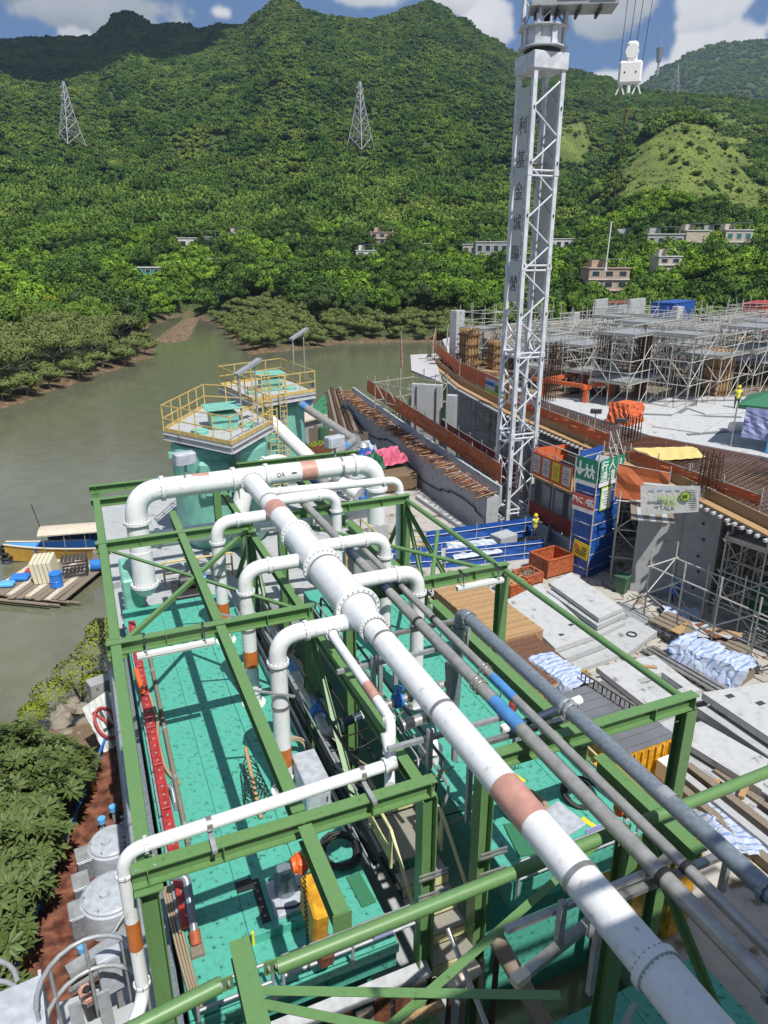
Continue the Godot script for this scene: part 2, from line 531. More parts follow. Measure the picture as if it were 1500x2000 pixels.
# ---------------------------------------------------------------- sky: clear blue with fair weather cumulus
func make_sky() -> Sky:
	var w := 2048
	var h := 1024
	var img := Image.create(w, h, false, Image.FORMAT_RGBF)
	var big := FastNoiseLite.new()
	big.seed = 5; big.frequency = 0.9; big.fractal_octaves = 3
	var puff := FastNoiseLite.new()
	puff.seed = 9; puff.frequency = 7.0; puff.fractal_octaves = 6; puff.fractal_gain = 0.6
	# heaps in view: azimuth, elevation, half width, half height, grey
	var heaps := [[45.3, 11.8, 3.2, 2.8, 0.0], [42.7, 10.6, 2.6, 1.4, 0.0], [44.5, 14.2, 2.4, 1.8, 0.05], [38.5, 14.6, 3.0, 1.8, 0.35],
		[30.2, 14.6, 2.0, 1.9, 0.0], [28.3, 16.2, 2.6, 1.4, 0.05], [21.8, 16.3, 3.0, 1.1, 0.05], [4.0, 14.3, 6.5, 2.0, 0.42], [-1.0, 16.0, 5.5, 2.3, 0.45],
		[9.5, 16.8, 4.5, 1.5, 0.4], [12.0, 14.9, 0.8, 0.4, 0.0], [2.6, 13.1, 1.8, 0.8, 0.1], [38.2, 11.0, 2.0, 0.5, 0.0], [50.0, 13.5, 3.0, 2.0, 0.1], [-8.0, 13.5, 4.0, 2.2, 0.1]]
	for y in h:
		var el := 90.0 - (y + 0.5) * 180.0 / h
		var e: float = clampf(el / 90.0, 0.0, 1.0)
		var blue := Color(0.42, 0.70, 1.25).lerp(Color(0.10, 0.27, 0.72), pow(e, 0.5))
		if el < -4.0:
			for x in w: img.set_pixel(x, y, Color(0.16, 0.20, 0.14))
			continue
		var se := sin(deg_to_rad(maxf(el, 0.0)))
		var ce := cos(deg_to_rad(maxf(el, 0.0)))
		for x in w:
			var az := (x + 0.5) * 360.0 / w
			if az > 180.0: az -= 360.0
			var a := deg_to_rad(az)
			var dir := Vector3(sin(a) * ce, se, -cos(a) * ce)
			var cover := 0.0
			var grey := 0.1
			var inview := az > -14.0 and az < 60.0 and el < 22.0
			var n := puff.get_noise_3dv(dir * 1.6)
			if inview:
				for k in heaps:
					var q := Vector2((az - k[0]) / k[2], (el - k[1]) / k[3])
					var l := 1.0 - q.length() + n * 0.75
					if l > cover:
						cover = l; grey = k[4] + 0.25 * clampf(-q.y, 0.0, 1.0)
			else:
				cover = (big.get_noise_3dv(dir * Vector3(2.2, 3.2, 2.2)) - 0.06) * 2.4 + n * 0.5
				grey = 0.12
			var al := smoothstep(0.06, 0.26, cover)
			var c := Color(2.0, 2.0, 2.02).lerp(Color(0.62, 0.72, 0.86), clampf(grey * 1.4 + 0.25 * (0.35 - n), 0.0, 1.0))
			img.set_pixel(x, y, blue.lerp(c, al * 0.96))
	var pm := PanoramaSkyMaterial.new()
	pm.panorama = ImageTexture.create_from_image(img)
	var sky := Sky.new()
	sky.sky_material = pm
	return sky

# ---------------------------------------------------------------- landscape
const RIDGE := [[-14.0, 11.2], [-6.0, 12.0], [-1.9, 12.4], [0.0, 12.65], [2.1, 12.9], [3.6, 13.0], [4.5, 13.65], [5.2, 14.35], [5.9, 14.55], [6.5, 14.4], [7.6, 13.95], [9.2, 14.1], [10.5, 13.85], [11.9, 14.2], [13.3, 14.2], [14.3, 14.9], [15.7, 15.6], [16.6, 15.7], [17.8, 15.15], [19.5, 14.85], [22.0, 14.7], [23.35, 14.95], [24.7, 15.4], [26.0, 15.72], [26.8, 15.5], [28.25, 14.75], [30.4, 13.6], [31.8, 12.8], [34.0, 11.9], [35.7, 11.6], [38.1, 11.1], [39.5, 10.55], [41.8, 10.0], [45.3, 9.6], [48.4, 9.1], [56.0, 8.0], [70.0, 6.0]]
const HILL2 := [[30.0, 0.0], [36.0, 2.2], [38.7, 5.3], [40.1, 7.4], [42.0, 8.4], [43.5, 8.85], [44.9, 8.4], [46.7, 6.8], [49.1, 5.0], [54.0, 4.2], [70.0, 3.0]]
const FAR := [[30.0, 4.0], [36.0, 8.0], [39.9, 10.0], [40.6, 10.5], [42.0, 11.5], [43.7, 12.2], [44.9, 12.5], [46.4, 12.45], [47.9, 12.4], [56.0, 12.6], [70.0, 10.0]]
var land_a := PackedVector2Array([Vector2(-60, -82), Vector2(-25, -95), Vector2(-10.5, -106), Vector2(-7, -112), Vector2(-2.3, -121), Vector2(6.5, -138), Vector2(14.5, -151), Vector2(16.5, -172), Vector2(15, -194), Vector2(18.5, -214), Vector2(27, -240), Vector2(34, -252), Vector2(38, -262), Vector2(40, -1600), Vector2(-1600, -1600), Vector2(-1600, -82)])
var land_b := PackedVector2Array([Vector2(37.9, -262), Vector2(37.9, -232), Vector2(38.2, -198), Vector2(34.5, -174), Vector2(32.3, -147.6), Vector2(41, -149.3), Vector2(55, -157), Vector2(66.5, -156.6), Vector2(78, -152), Vector2(110, -142), Vector2(140, -120), Vector2(160, -60), Vector2(160, 60), Vector2(1600, 60), Vector2(1600, -1600), Vector2(39, -1600)])
var nz := FastNoiseLite.new()
var nz2 := FastNoiseLite.new()

func tab(t: Array, x: float) -> float:
	if x <= t[0][0]: return t[0][1]
	for k in t.size() - 1:
		if x < t[k + 1][0]:
			var f: float = (x - t[k][0]) / (t[k + 1][0] - t[k][0])
			f = f * f * (3.0 - 2.0 * f)
			return lerpf(t[k][1], t[k + 1][1], f)
	return t[t.size() - 1][1]

func sdist(poly: PackedVector2Array, p: Vector2) -> float:
	var best := 1e9
	var n := poly.size()
	var inside := false
	var j := n - 1
	for i in n:
		var a := poly[i]
		var b := poly[j]
		var ab := b - a
		var t := clampf((p - a).dot(ab) / ab.length_squared(), 0.0, 1.0)
		best = minf(best, (a + ab * t - p).length_squared())
		if (a.y > p.y) != (b.y > p.y) and p.x < (b.x - a.x) * (p.y - a.y) / (b.y - a.y) + a.x: inside = not inside
		j = i
	return sqrt(best) * (1.0 if inside else -1.0)

func shore(x: float, z: float) -> float:
	var p := Vector2(x, z)
	var s := maxf(sdist(land_a, p), sdist(land_b, p))
	if z < -258.0 and absf(x - 39.0) < 60.0: s = maxf(s, -z - 258.0)   # the two banks join above the creek
	return s + nz.get_noise_2d(x * 6.0, z * 6.0) * 2.2

func hill_ridge(az: float) -> float:
	return 1080.0 + 90.0 * sin(az * 0.21 + 1.0)

func ground_h(x: float, z: float) -> float:
	var d := sqrt(x * x + z * z)
	if d < 88.0: return -6.0
	var az := rad_to_deg(atan2(x, -z))
	var s := 60.0
	if d < 430.0:
		s = shore(x, z)
		if s < 0.0: return WATER - 0.1 - minf(-s * 0.14, 3.0)
	var y: float = WATER + minf(s * 0.16, 1.6) + minf(s / 25.0, 1.0) * clampf((d - 168.0) * 0.078, 0.0, 13.0)
	# main range
	var r := hill_ridge(az)
	var top: float = 19.0 + r * tan(deg_to_rad(tab(RIDGE, az)))
	if d > 300.0:
		var t := (d - 300.0) / (r - 300.0)
		if t < 1.0:
			var spur := nz2.get_noise_2d(x, z)
			var ramp := t * (0.62 + 0.38 * t)
			y = lerpf(y, top, ramp) + (absf(spur) * -46.0 + 12.0) * sin(PI * t) * minf(t * 3.0, 1.0)
		else:
			y = top - (d - r) * 0.34
	var h2: float = tab(HILL2, az)
	if h2 > 0.2 and d > 235.0:
		var t2 := (d - 235.0) / 300.0
		var hh: float = 19.0 + 535.0 * tan(deg_to_rad(h2))
		var y2: float = lerpf(10.0, hh, t2 * (0.75 + 0.25 * t2)) if t2 < 1.0 else hh - (d - 535.0) * 0.3
		y = maxf(y, y2)
	if d > 1350.0:
		var f: float = tab(FAR, az)
		var t3 := clampf((d - 1350.0) / 1250.0, 0.0, 1.0)
		var fh: float = (19.0 + 2600.0 * tan(deg_to_rad(f))) * t3 * (1.0 if d < 2600.0 else 1.0) - maxf(d - 2600.0, 0.0) * 0.3 + nz2.get_noise_2d(x * 0.7, z * 0.7) * 40.0 * sin(PI * t3)
		if f > 4.01: y = maxf(y, fh)
	return maxf(y, 1.0) if d >= 430.0 else y

func grass_mask(x: float, z: float, y: float) -> float:
	var d := sqrt(x * x + z * z)
	var az := rad_to_deg(atan2(x, -z))
	var el := rad_to_deg(atan2(y - 19.0, d))
	var g := 0.0
	var wob := nz.get_noise_2d(x * 1.3, z * 1.3) * 1.1
	# terraces of the near hill on the right, its neighbour behind the mast, clearings under the pylons and above the village
	for k in [[43.9, 5.0, 4.9, 4.0, 1.0], [42.0, 2.6, 4.6, 1.7, 1.0], [47.5, 3.2, 3.4, 1.5, 0.9], [36.3, 7.4, 1.7, 1.5, 0.9], [33.0, 5.6, 2.3, 1.3, 0.6], [21.5, 6.4, 0.8, 0.4, 0.8], [21.5, 4.1, 3.6, 1.2, 0.45], [25.2, 3.6, 2.8, 0.9, 0.45], [1.6, 6.3, 1.6, 0.9, 0.45], [1.0, 5.3, 2.6, 0.9, 0.35], [31.0, 3.6, 2.6, 1.0, 0.5]]:
		var q := Vector2((az - k[0]) / k[2], (el - k[1]) / k[3]).length()
		g = maxf(g, (1.0 - smoothstep(0.7, 1.15, q + wob * 0.5)) * k[4])
	return g

func hill_point(az: float, el: float) -> Vector3:
	var a := deg_to_rad(az)
	var d := 250.0
	while d < 3000.0:
		var p := V(sin(a) * d, 0, -cos(a) * d)
		p.y = ground_h(p.x, p.z)
		if rad_to_deg(atan2(p.y - 19.0, d)) >= el: return p
		d += 4.0
	return V(sin(a) * 900.0, 200, -cos(a) * 900.0)

func leafy(s: Shape, ce: Vector3, r: float, flat_: float, count: int, leaf: float, tone: Vector2, under := -0.35):
	for k in count:
		var d := V(rng.randfn(), rng.randfn(), rng.randfn()).normalized()
		if d.y < under: d.y = -d.y * 0.6
		d = d.normalized()
		var p := ce + V(d.x, d.y * flat_, d.z) * r * rng.randf_range(0.72, 1.06)
		var nn := (d + V(rng.randfn(), rng.randfn(), rng.randfn()) * 0.45).normalized()
		var t := nn.cross(V(rng.randfn(), rng.randfn(), rng.randfn())).normalized()
		var b := nn.cross(t)
		var l := leaf * rng.randf_range(0.6, 1.35)
		var sh := (d * 0.75 + nn * 0.5).normalized()
		var g := rng.randf_range(tone.x, tone.y)
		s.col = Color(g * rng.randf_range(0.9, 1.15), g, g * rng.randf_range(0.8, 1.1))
		s.tri(p - t * l, p + b * l * 0.55, p + t * l, sh, sh, sh)
		s.tri(p - t * l, p + t * l, p - b * l * 0.55, sh, sh, sh)

func crown_mesh(lumps: int, rx: float, ry: float, count: int, leaf: float, core := true) -> ArrayMesh:
	var s := Shape.new()
	s.use_col = true
	for k in lumps:
		var a := TAU * k / lumps + rng.randf_range(-0.5, 0.5)
		var rr := rng.randf_range(0.25, 0.72) * rx if k > 0 else 0.0
		var r := rng.randf_range(0.38, 0.56) * rx
		var ce := V(cos(a) * rr, ry * rng.randf_range(-0.25, 0.42) + (ry * 0.3 if k == 0 else 0.0), sin(a) * rr)
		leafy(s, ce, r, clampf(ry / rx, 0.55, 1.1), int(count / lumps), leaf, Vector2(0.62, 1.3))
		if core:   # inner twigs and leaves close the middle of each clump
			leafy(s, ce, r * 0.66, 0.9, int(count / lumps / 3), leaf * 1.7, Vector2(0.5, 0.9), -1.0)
	return s.mesh(null)

func trunk_mesh(h: float, r: float, limbs: int, spread: float) -> ArrayMesh:
	var s := Shape.new()
	s.tube(V(0, -0.4, 0), V(0.05, h * 0.55, 0.03), r, r * 0.7, 7, false)
	for k in limbs:
		var a := TAU * k / limbs + rng.randf_range(-0.4, 0.4)
		var e := V(cos(a) * spread, h * rng.randf_range(0.85, 1.15), sin(a) * spread)
		var m := V(cos(a) * spread * 0.35, h * 0.72, sin(a) * spread * 0.35)
		s.tube(V(0.04, h * 0.5, 0.02), m, r * 0.6, r * 0.4, 6, false)
		s.tube(m, e, r * 0.4, r * 0.16, 5, false)
	return s.mesh(null)

func place_tree(called: String, label: String, group: String, cat: String, at: Vector3, crown: Mesh, leaf: String, trunk: Mesh, bark: String, size: float, lift: float, sq := 1.0):
	var t := thing(called, label, cat, at, rng.randf() * TAU, group)
	put_mesh("trunk", trunk, bark, t, Transform3D(Basis.from_scale(V(size, size * lift, size)), Vector3.ZERO))
	put_mesh("crown", crown, leaf, t, Transform3D(Basis.from_scale(V(size, size * sq, size)), V(0, size * lift * trunk.get_aabb().end.y, 0)))

func stuff_mesh(called: String, label: String, cat: String, mesh: Mesh, leaf: String, list: Array):
	var mm := MultiMesh.new()
	mm.transform_format = MultiMesh.TRANSFORM_3D
	mm.use_colors = true
	mm.mesh = mesh
	mm.instance_count = list.size()
	for k in list.size():
		mm.set_instance_transform(k, list[k][0])
		mm.set_instance_color(k, list[k][1])
	var o := MultiMeshInstance3D.new()
	o.multimesh = mm
	o.material_override = M[leaf]
	o.name = numbered(called)
	add_child(o)
	tag(o, label, cat)
	o.set_meta("kind", "stuff")

func make_landscape():
	nz.seed = 3; nz.frequency = 0.012; nz.fractal_octaves = 4
	nz2.seed = 8; nz2.frequency = 0.0042; nz2.fractal_octaves = 4
	# terrain sheet, rows by distance
	var rows := []
	var d := 60.0
	while d < 3300.0:
		rows.append(d)
		d *= 1.0115 if d < 420.0 else 1.016
	var a0 := -30.0
	var a1 := 82.0
	var na := 300
	var pts := []
	for r in rows:
		var row := PackedVector3Array()
		for k in na + 1:
			var az := deg_to_rad(a0 + (a1 - a0) * k / na)
			var x: float = sin(az) * r
			var z: float = -cos(az) * r
			row.append(V(x, ground_h(x, z), z))
		pts.append(row)
	var arr := []
	arr.resize(Mesh.ARRAY_MAX)
	var vv := PackedVector3Array()
	var cc := PackedColorArray()
	var nn := PackedVector3Array()
	var ii := PackedInt32Array()
	for r in rows.size():
		for k in na + 1:
			var p: Vector3 = pts[r][k]
			var pr: Vector3 = pts[min(r + 1, rows.size() - 1)][k] - pts[max(r - 1, 0)][k]
			var pk: Vector3 = pts[r][min(k + 1, na)] - pts[r][max(k - 1, 0)]
			vv.append(p)
			var m := pk.cross(pr).normalized()
			nn.append(m if m.y > 0 else -m)
			var c := Color(0.085, 0.125, 0.035)
			if rows[r] < 430.0:
				var above := p.y - WATER
				c = Color(0.23, 0.15, 0.085).lerp(Color(0.075, 0.12, 0.03), smoothstep(0.35, 0.9, above + nz.get_noise_2d(p.x * 9.0, p.z * 9.0) * 0.5))
			if rows[r] > 250.0:
				var g := grass_mask(p.x, p.z, p.y)
				var v := 0.9 + 0.5 * nz.get_noise_2d(p.x * 5.0, p.z * 5.0) + 0.14 * sin(p.y * 1.7)
				c = c.lerp(Color(0.215, 0.285, 0.045) * v, g)
			cc.append(c)
	for r in rows.size() - 1:
		for k in na:
			var b := r * (na + 1) + k
			ii.append_array([b, b + na + 1, b + 1, b + 1, b + na + 1, b + na + 2])
	arr[Mesh.ARRAY_VERTEX] = vv; arr[Mesh.ARRAY_NORMAL] = nn; arr[Mesh.ARRAY_COLOR] = cc; arr[Mesh.ARRAY_INDEX] = ii
	var am := ArrayMesh.new()
	am.add_surface_from_arrays(Mesh.PRIMITIVE_TRIANGLES, arr)
	am.surface_set_material(0, M["terrain"])
	var o := MeshInstance3D.new()
	o.mesh = am; o.name = "hills"
	o.set_meta("kind", "structure")
	add_child(o)
	# ground sheet to the horizon, under everything
	var s := Shape.new()
	s.quad(V(-8000, -7, -8000), V(8000, -7, -8000), V(8000, -7, 8000), V(-8000, -7, 8000), Vector3.UP)
	struct("ground", s, "soil")
	s = Shape.new()
	s.quad(V(-500, WATER, -420), V(170, WATER, -420), V(170, WATER, -76), V(-500, WATER, -76), Vector3.UP)
	s.quad(V(-500, WATER, -76), V(21.5, WATER, -76), V(21.5, WATER, 60), V(-500, WATER, 60), Vector3.UP)
	struct("river", s, "water")
	# mud bar in the creek mouth
	s = Shape.new()
	s.use_col = true
	var bar_pts := []
	for i in 25:
		var row := []
		for j in 33:
			var p := Vector2(lerpf(13, 40, i / 24.0), lerpf(-250, -172, j / 32.0))
			var ax := Vector2(21, -180).lerp(Vector2(35, -240), clampf((p.y + 180.0) / -60.0, 0, 1))
			var wd := lerpf(5.0, 3.0, clampf((p.y + 180.0) / -60.0, 0, 1))
			var q := (p - ax).length() / wd
			row.append(V(p.x, WATER + 0.35 - 0.5 * q * q + nz.get_noise_2d(p.x * 14.0, p.y * 14.0) * 0.12, p.y))
		bar_pts.append(row)
	for i in 24:
		for j in 32:
			s.col = Color(0.27, 0.185, 0.105) * (1.0 + 0.4 * nz.get_noise_2d(i * 40.0, j * 40.0))
			if max(bar_pts[i][j].y, bar_pts[i + 1][j + 1].y) > WATER - 1.2:
				s.quad(bar_pts[i][j], bar_pts[i + 1][j], bar_pts[i + 1][j + 1], bar_pts[i][j + 1], Vector3.UP)
	struct("mud_bar", s, "terrain")
	make_forest()
	make_village()

func make_forest():
	# crowns: round wood, dense dark, bright feathery, flat mangrove, low shrub, far clump
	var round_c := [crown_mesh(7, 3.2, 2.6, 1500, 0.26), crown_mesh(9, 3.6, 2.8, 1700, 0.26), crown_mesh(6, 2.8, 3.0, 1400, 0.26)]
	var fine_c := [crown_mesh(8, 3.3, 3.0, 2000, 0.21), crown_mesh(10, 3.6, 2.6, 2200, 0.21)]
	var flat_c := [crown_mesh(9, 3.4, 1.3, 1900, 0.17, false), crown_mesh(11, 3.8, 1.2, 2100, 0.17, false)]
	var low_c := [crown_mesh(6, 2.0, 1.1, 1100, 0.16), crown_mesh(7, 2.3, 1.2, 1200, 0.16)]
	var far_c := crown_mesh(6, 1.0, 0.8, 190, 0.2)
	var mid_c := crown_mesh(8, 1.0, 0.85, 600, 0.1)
	var tr := [trunk_mesh(3.0, 0.2, 5, 1.6), trunk_mesh(3.2, 0.17, 4, 1.3)]
	var mang := [trunk_mesh(2.6, 0.11, 7, 2.3), trunk_mesh(2.8, 0.1, 8, 2.6)]
	var count := 0
	# left bank mangroves with bare pale stems
	var spots := []
	for i in 900:
		var p := Vector2(rng.randf_range(-34, 16), rng.randf_range(-172, -100))
		var s := shore(p.x, p.y)
		if s < 0.8 or s > 30.0: continue
		if p.distance_to(Vector2(2, -132)) > 38.0: continue
		var ok := true
		for q in spots:
			if q.distance_to(p) < 3.9: ok = false; break
		if ok: spots.append(p)
	for p in spots:
		var s := shore(p.x, p.y)
		var y := ground_h(p.x, p.y)
		var near: bool = s < 5.0
		place_tree("mangrove_tree", ("low grey-green mangrove overhanging the muddy left bank" if near else "grey-green flat-topped mangrove with pale stems on the left bank") + (" at the picture's left edge" if p.x < -12.0 else (" halfway along" if p.x < 0.0 else (" nearing the creek" if p.x < 9.0 else " at the creek mouth"))), "mangroves on the left river bank", "tree", V(p.x, y, p.y), (low_c if near else flat_c)[rng.randi() % 2], "leaf_olive", mang[rng.randi() % 2], "bark_pale", rng.randf_range(0.9, 1.25) * (1.15 if near else 1.15), rng.randf_range(0.45, 0.65) if near else rng.randf_range(0.95, 1.3))
		count += 1
	# low mangrove belt on the far bank
	var spots2 := []
	for i in 1200:
		var p := Vector2(rng.randf_range(32, 92), rng.randf_range(-225, -146))
		var s := shore(p.x, p.y)
		if s < 1.0 or s > 26.0 or not Geometry2D.is_point_in_polygon(p, land_b): continue
		var ok := true
		for q in spots2:
			if q.distance_to(p) < 3.6: ok = false; break
		if ok: spots2.append(p)
	for p in spots2:
		place_tree("mangrove_shrub", "low olive mangrove " + ("at the water's edge" if shore(p.x, p.y) < 5.0 else ("in the middle" if shore(p.x, p.y) < 14.0 else "at the back")) + " of the far bank, " + ("beside the creek mouth" if p.x < 44.0 else ("left of the tank platforms" if p.x < 58.0 else ("behind the tank platforms" if p.x < 74.0 else "nearest the building"))), "low mangroves across the river", "shrub", V(p.x, ground_h(p.x, p.y), p.y), low_c[rng.randi() % 2], "leaf_olive", mang[0], "bark", rng.randf_range(1.05, 1.4), 0.5, 1.15)
		count += 1
	# woods between the river and the village: the largest in view singly, the rest as one mass
	var wood := []
	var i := 0
	while i < 9000:
		i += 1
		var az := rng.randf_range(-9.0, 54.0)
		var dd := sqrt(rng.randf_range(140.0 * 140.0, 345.0 * 345.0))
		var p := Vector2(sin(deg_to_rad(az)) * dd, -cos(deg_to_rad(az)) * dd)
		if p.x > 20 and p.x < 100 and p.y > -118: continue
		var s := shore(p.x, p.y)
		if s < 2.2: continue
		var inb := Geometry2D.is_point_in_polygon(p, land_b)
		if inb and s < 22.0 and p.x < 92.0 and p.y > -236.0: continue
		if not inb and s < 26.0 and p.distance_to(Vector2(2, -132)) < 40.0: continue
		var ok := true
		for q in wood:
			if q[0].distance_to(p) < (4.1 if dd < 260.0 else 4.6): ok = false; break
		if ok: wood.append([p, dd, az])
	wood.sort_custom(func(a, b): return a[1] < b[1])
	var rest := []
	for w in wood:
		var p: Vector2 = w[0]
		var y := ground_h(p.x, p.y)
		var az: float = w[2]
		if in_village(p): continue
		var sel := nz.get_noise_2d(p.x * 2.2 + 300.0, p.y * 2.2)
		var leaf := "leaf_mid"
		if sel > 0.12: leaf = "leaf_bright"
		elif sel < -0.12: leaf = "leaf_dark"
		if rng.randf() < 0.06: leaf = "leaf_yellow" if rng.randf() < 0.4 else "leaf_grass"
		var size := rng.randf_range(0.85, 1.4)
		if count < 300:
			count += 1
			var where := "wood left of the creek" if p.x < 38 else ("wood behind the building" if az > 32 else "wood beyond the far mangroves")
			var tone: String = {"leaf_mid": "mid green", "leaf_bright": "bright green feathery", "leaf_dark": "dense dark green", "leaf_yellow": "yellow-green", "leaf_grass": "light green"}[leaf]
			place_tree("broadleaf_tree", tone + " tree in the " + where + (" front row" if w[1] < 185.0 else (" second row" if w[1] < 215.0 else " back row")) + (", left part" if fposmod(az, 12.0) < 4.0 else (", middle part" if fposmod(az, 12.0) < 8.0 else ", right part")), "trees in the woods along the river", "tree", V(p.x, y, p.y), (fine_c[rng.randi() % 2] if leaf == "leaf_bright" else round_c[rng.randi() % 3]), leaf, tr[rng.randi() % 2], "bark", size, rng.randf_range(0.8, 1.25), rng.randf_range(0.95, 1.25))
		else:
			var hgt := size * rng.randf_range(3.0, 4.6)
			var b := Basis(Vector3.UP, rng.randf() * TAU) * Basis.from_scale(V(3.5, 3.5, 3.5) * size)
			var g := rng.randf_range(0.75, 1.3)
			var col := Color(g, g, g)
			if leaf == "leaf_bright": col = Color(1.55, 1.5, 0.95) * g
			elif leaf == "leaf_dark": col = Color(0.62, 0.66, 0.85) * g
			rest.append([Transform3D(b, V(p.x, y + hgt, p.y)), col])
			for q in 2:
				rest.append([Transform3D(b.scaled(Vector3.ONE * rng.randf_range(0.6, 0.8)), V(p.x + rng.randfn() * 1.4, y + hgt * rng.randf_range(0.35, 0.9), p.y + rng.randfn() * 1.4)), col * rng.randf_range(0.85, 1.1)])
	stuff_mesh("woodland", "mixed green woodland around the village below the hills", "trees", mid_c, "leaf_mid", rest)
	# the forest on the hills
	var far := []
	for k in 190000:
		var az := rng.randf_range(-12.0, 58.0)
		var dd := sqrt(rng.randf_range(330.0 * 330.0, 1200.0 * 1200.0))
		if dd > hill_ridge(az) + 12.0: continue
		var x := sin(deg_to_rad(az)) * dd
		var z := -cos(deg_to_rad(az)) * dd
		var y := ground_h(x, z)
		var gm := grass_mask(x, z, y)
		if rng.randf() < gm * 0.62: continue
		var el := rad_to_deg(atan2(y - 19.0, dd))
		if dd > 540.0 and el < tab(HILL2, az) - 0.8: continue
		if in_village(Vector2(x, z)): continue
		var sel := nz.get_noise_2d(x * 1.5, z * 1.5) + 0.5 * nz.get_noise_2d(x * 6.0, z * 6.0)
		var g := rng.randf_range(0.72, 1.25) * (1.0 + 0.6 * sel)
		var col := Color(0.90 + sel * 0.35, 0.98, 0.92) * g
		var size := (1.2 + 2.4 * pow(rng.randf(), 1.7)) * (1.25 if dd < 520.0 else 1.0) * ((0.16 if rng.randf() < 0.88 else 0.6) if gm > 0.6 else 1.0) * (0.8 if dd > 900.0 else 1.0)
		if gm > 0.6 and size < 1.0: col = Color(1.7, 1.5, 0.95) * rng.randf_range(0.75, 1.15)
		if rng.randf() < 0.025: size *= 1.6; col = col * 0.62
		var b := Basis(Vector3.UP, rng.randf() * TAU) * Basis.from_scale(V(size, size * rng.randf_range(0.8, 1.25), size))
		far.append([Transform3D(b, V(x, y + size * 0.35, z)), col])
	stuff_mesh("hill_forest", "dense green forest covering the hillsides", "forest", far_c, "leaf_hill", far)
	# the far blue range
	var blue := []
	for k in 9000:
		var az := rng.randf_range(36.0, 56.0)
		var dd := rng.randf_range(1500.0, 2610.0)
		var x := sin(deg_to_rad(az)) * dd
		var z := -cos(deg_to_rad(az)) * dd
		var y := ground_h(x, z)
		var size := rng.randf_range(5.0, 9.0)
		blue.append([Transform3D(Basis(Vector3.UP, rng.randf() * TAU) * Basis.from_scale(Vector3.ONE * size), V(x, y, z)), Color.WHITE * rng.randf_range(0.7, 1.1)])
	stuff_mesh("far_forest", "green scrub on the distant mountain", "forest", far_c, "leaf_hill", blue)
	# a cloud out of view above, whose shade lies over the left summit
	var cl := Shape.new()
	for k in [[10, 0, 0, 130, 46, 170], [-120, -8, 10, 110, 40, 150], [120, -6, -60, 70, 36, 110], [-230, -10, 20, 110, 34, 130], [40, 8, -150, 110, 36, 110], [30, 0, 95, 60, 30, 60]]:
		var prof := []
		for q in 9:
			var th: float = -PI / 2 + PI * q / 8.0
			prof.append(Vector2(cos(th), sin(th)))
		var e := Shape.new()
		e.lathe(prof, 20)
		for q in e.v.size():
			var dirv := e.v[q]
			var bump := 1.0 + 0.22 * nz.get_noise_3dv(dirv * 120.0 + V(k[0], 0, 0))
			cl.v.append(V(dirv.x * k[3], dirv.y * k[4], dirv.z * k[5]) * bump + V(k[0], k[1], k[2]))
			cl.n.append(dirv)
	var shade := hill_point(4.6, 12.4)
	var sun_up := V(0.085, 1.0, 0.6)
	var cloud := solo("cloud", cl, "white", "white cumulus cloud high above the left summit", "cloud")
	cloud.position = shade + sun_up * 620.0

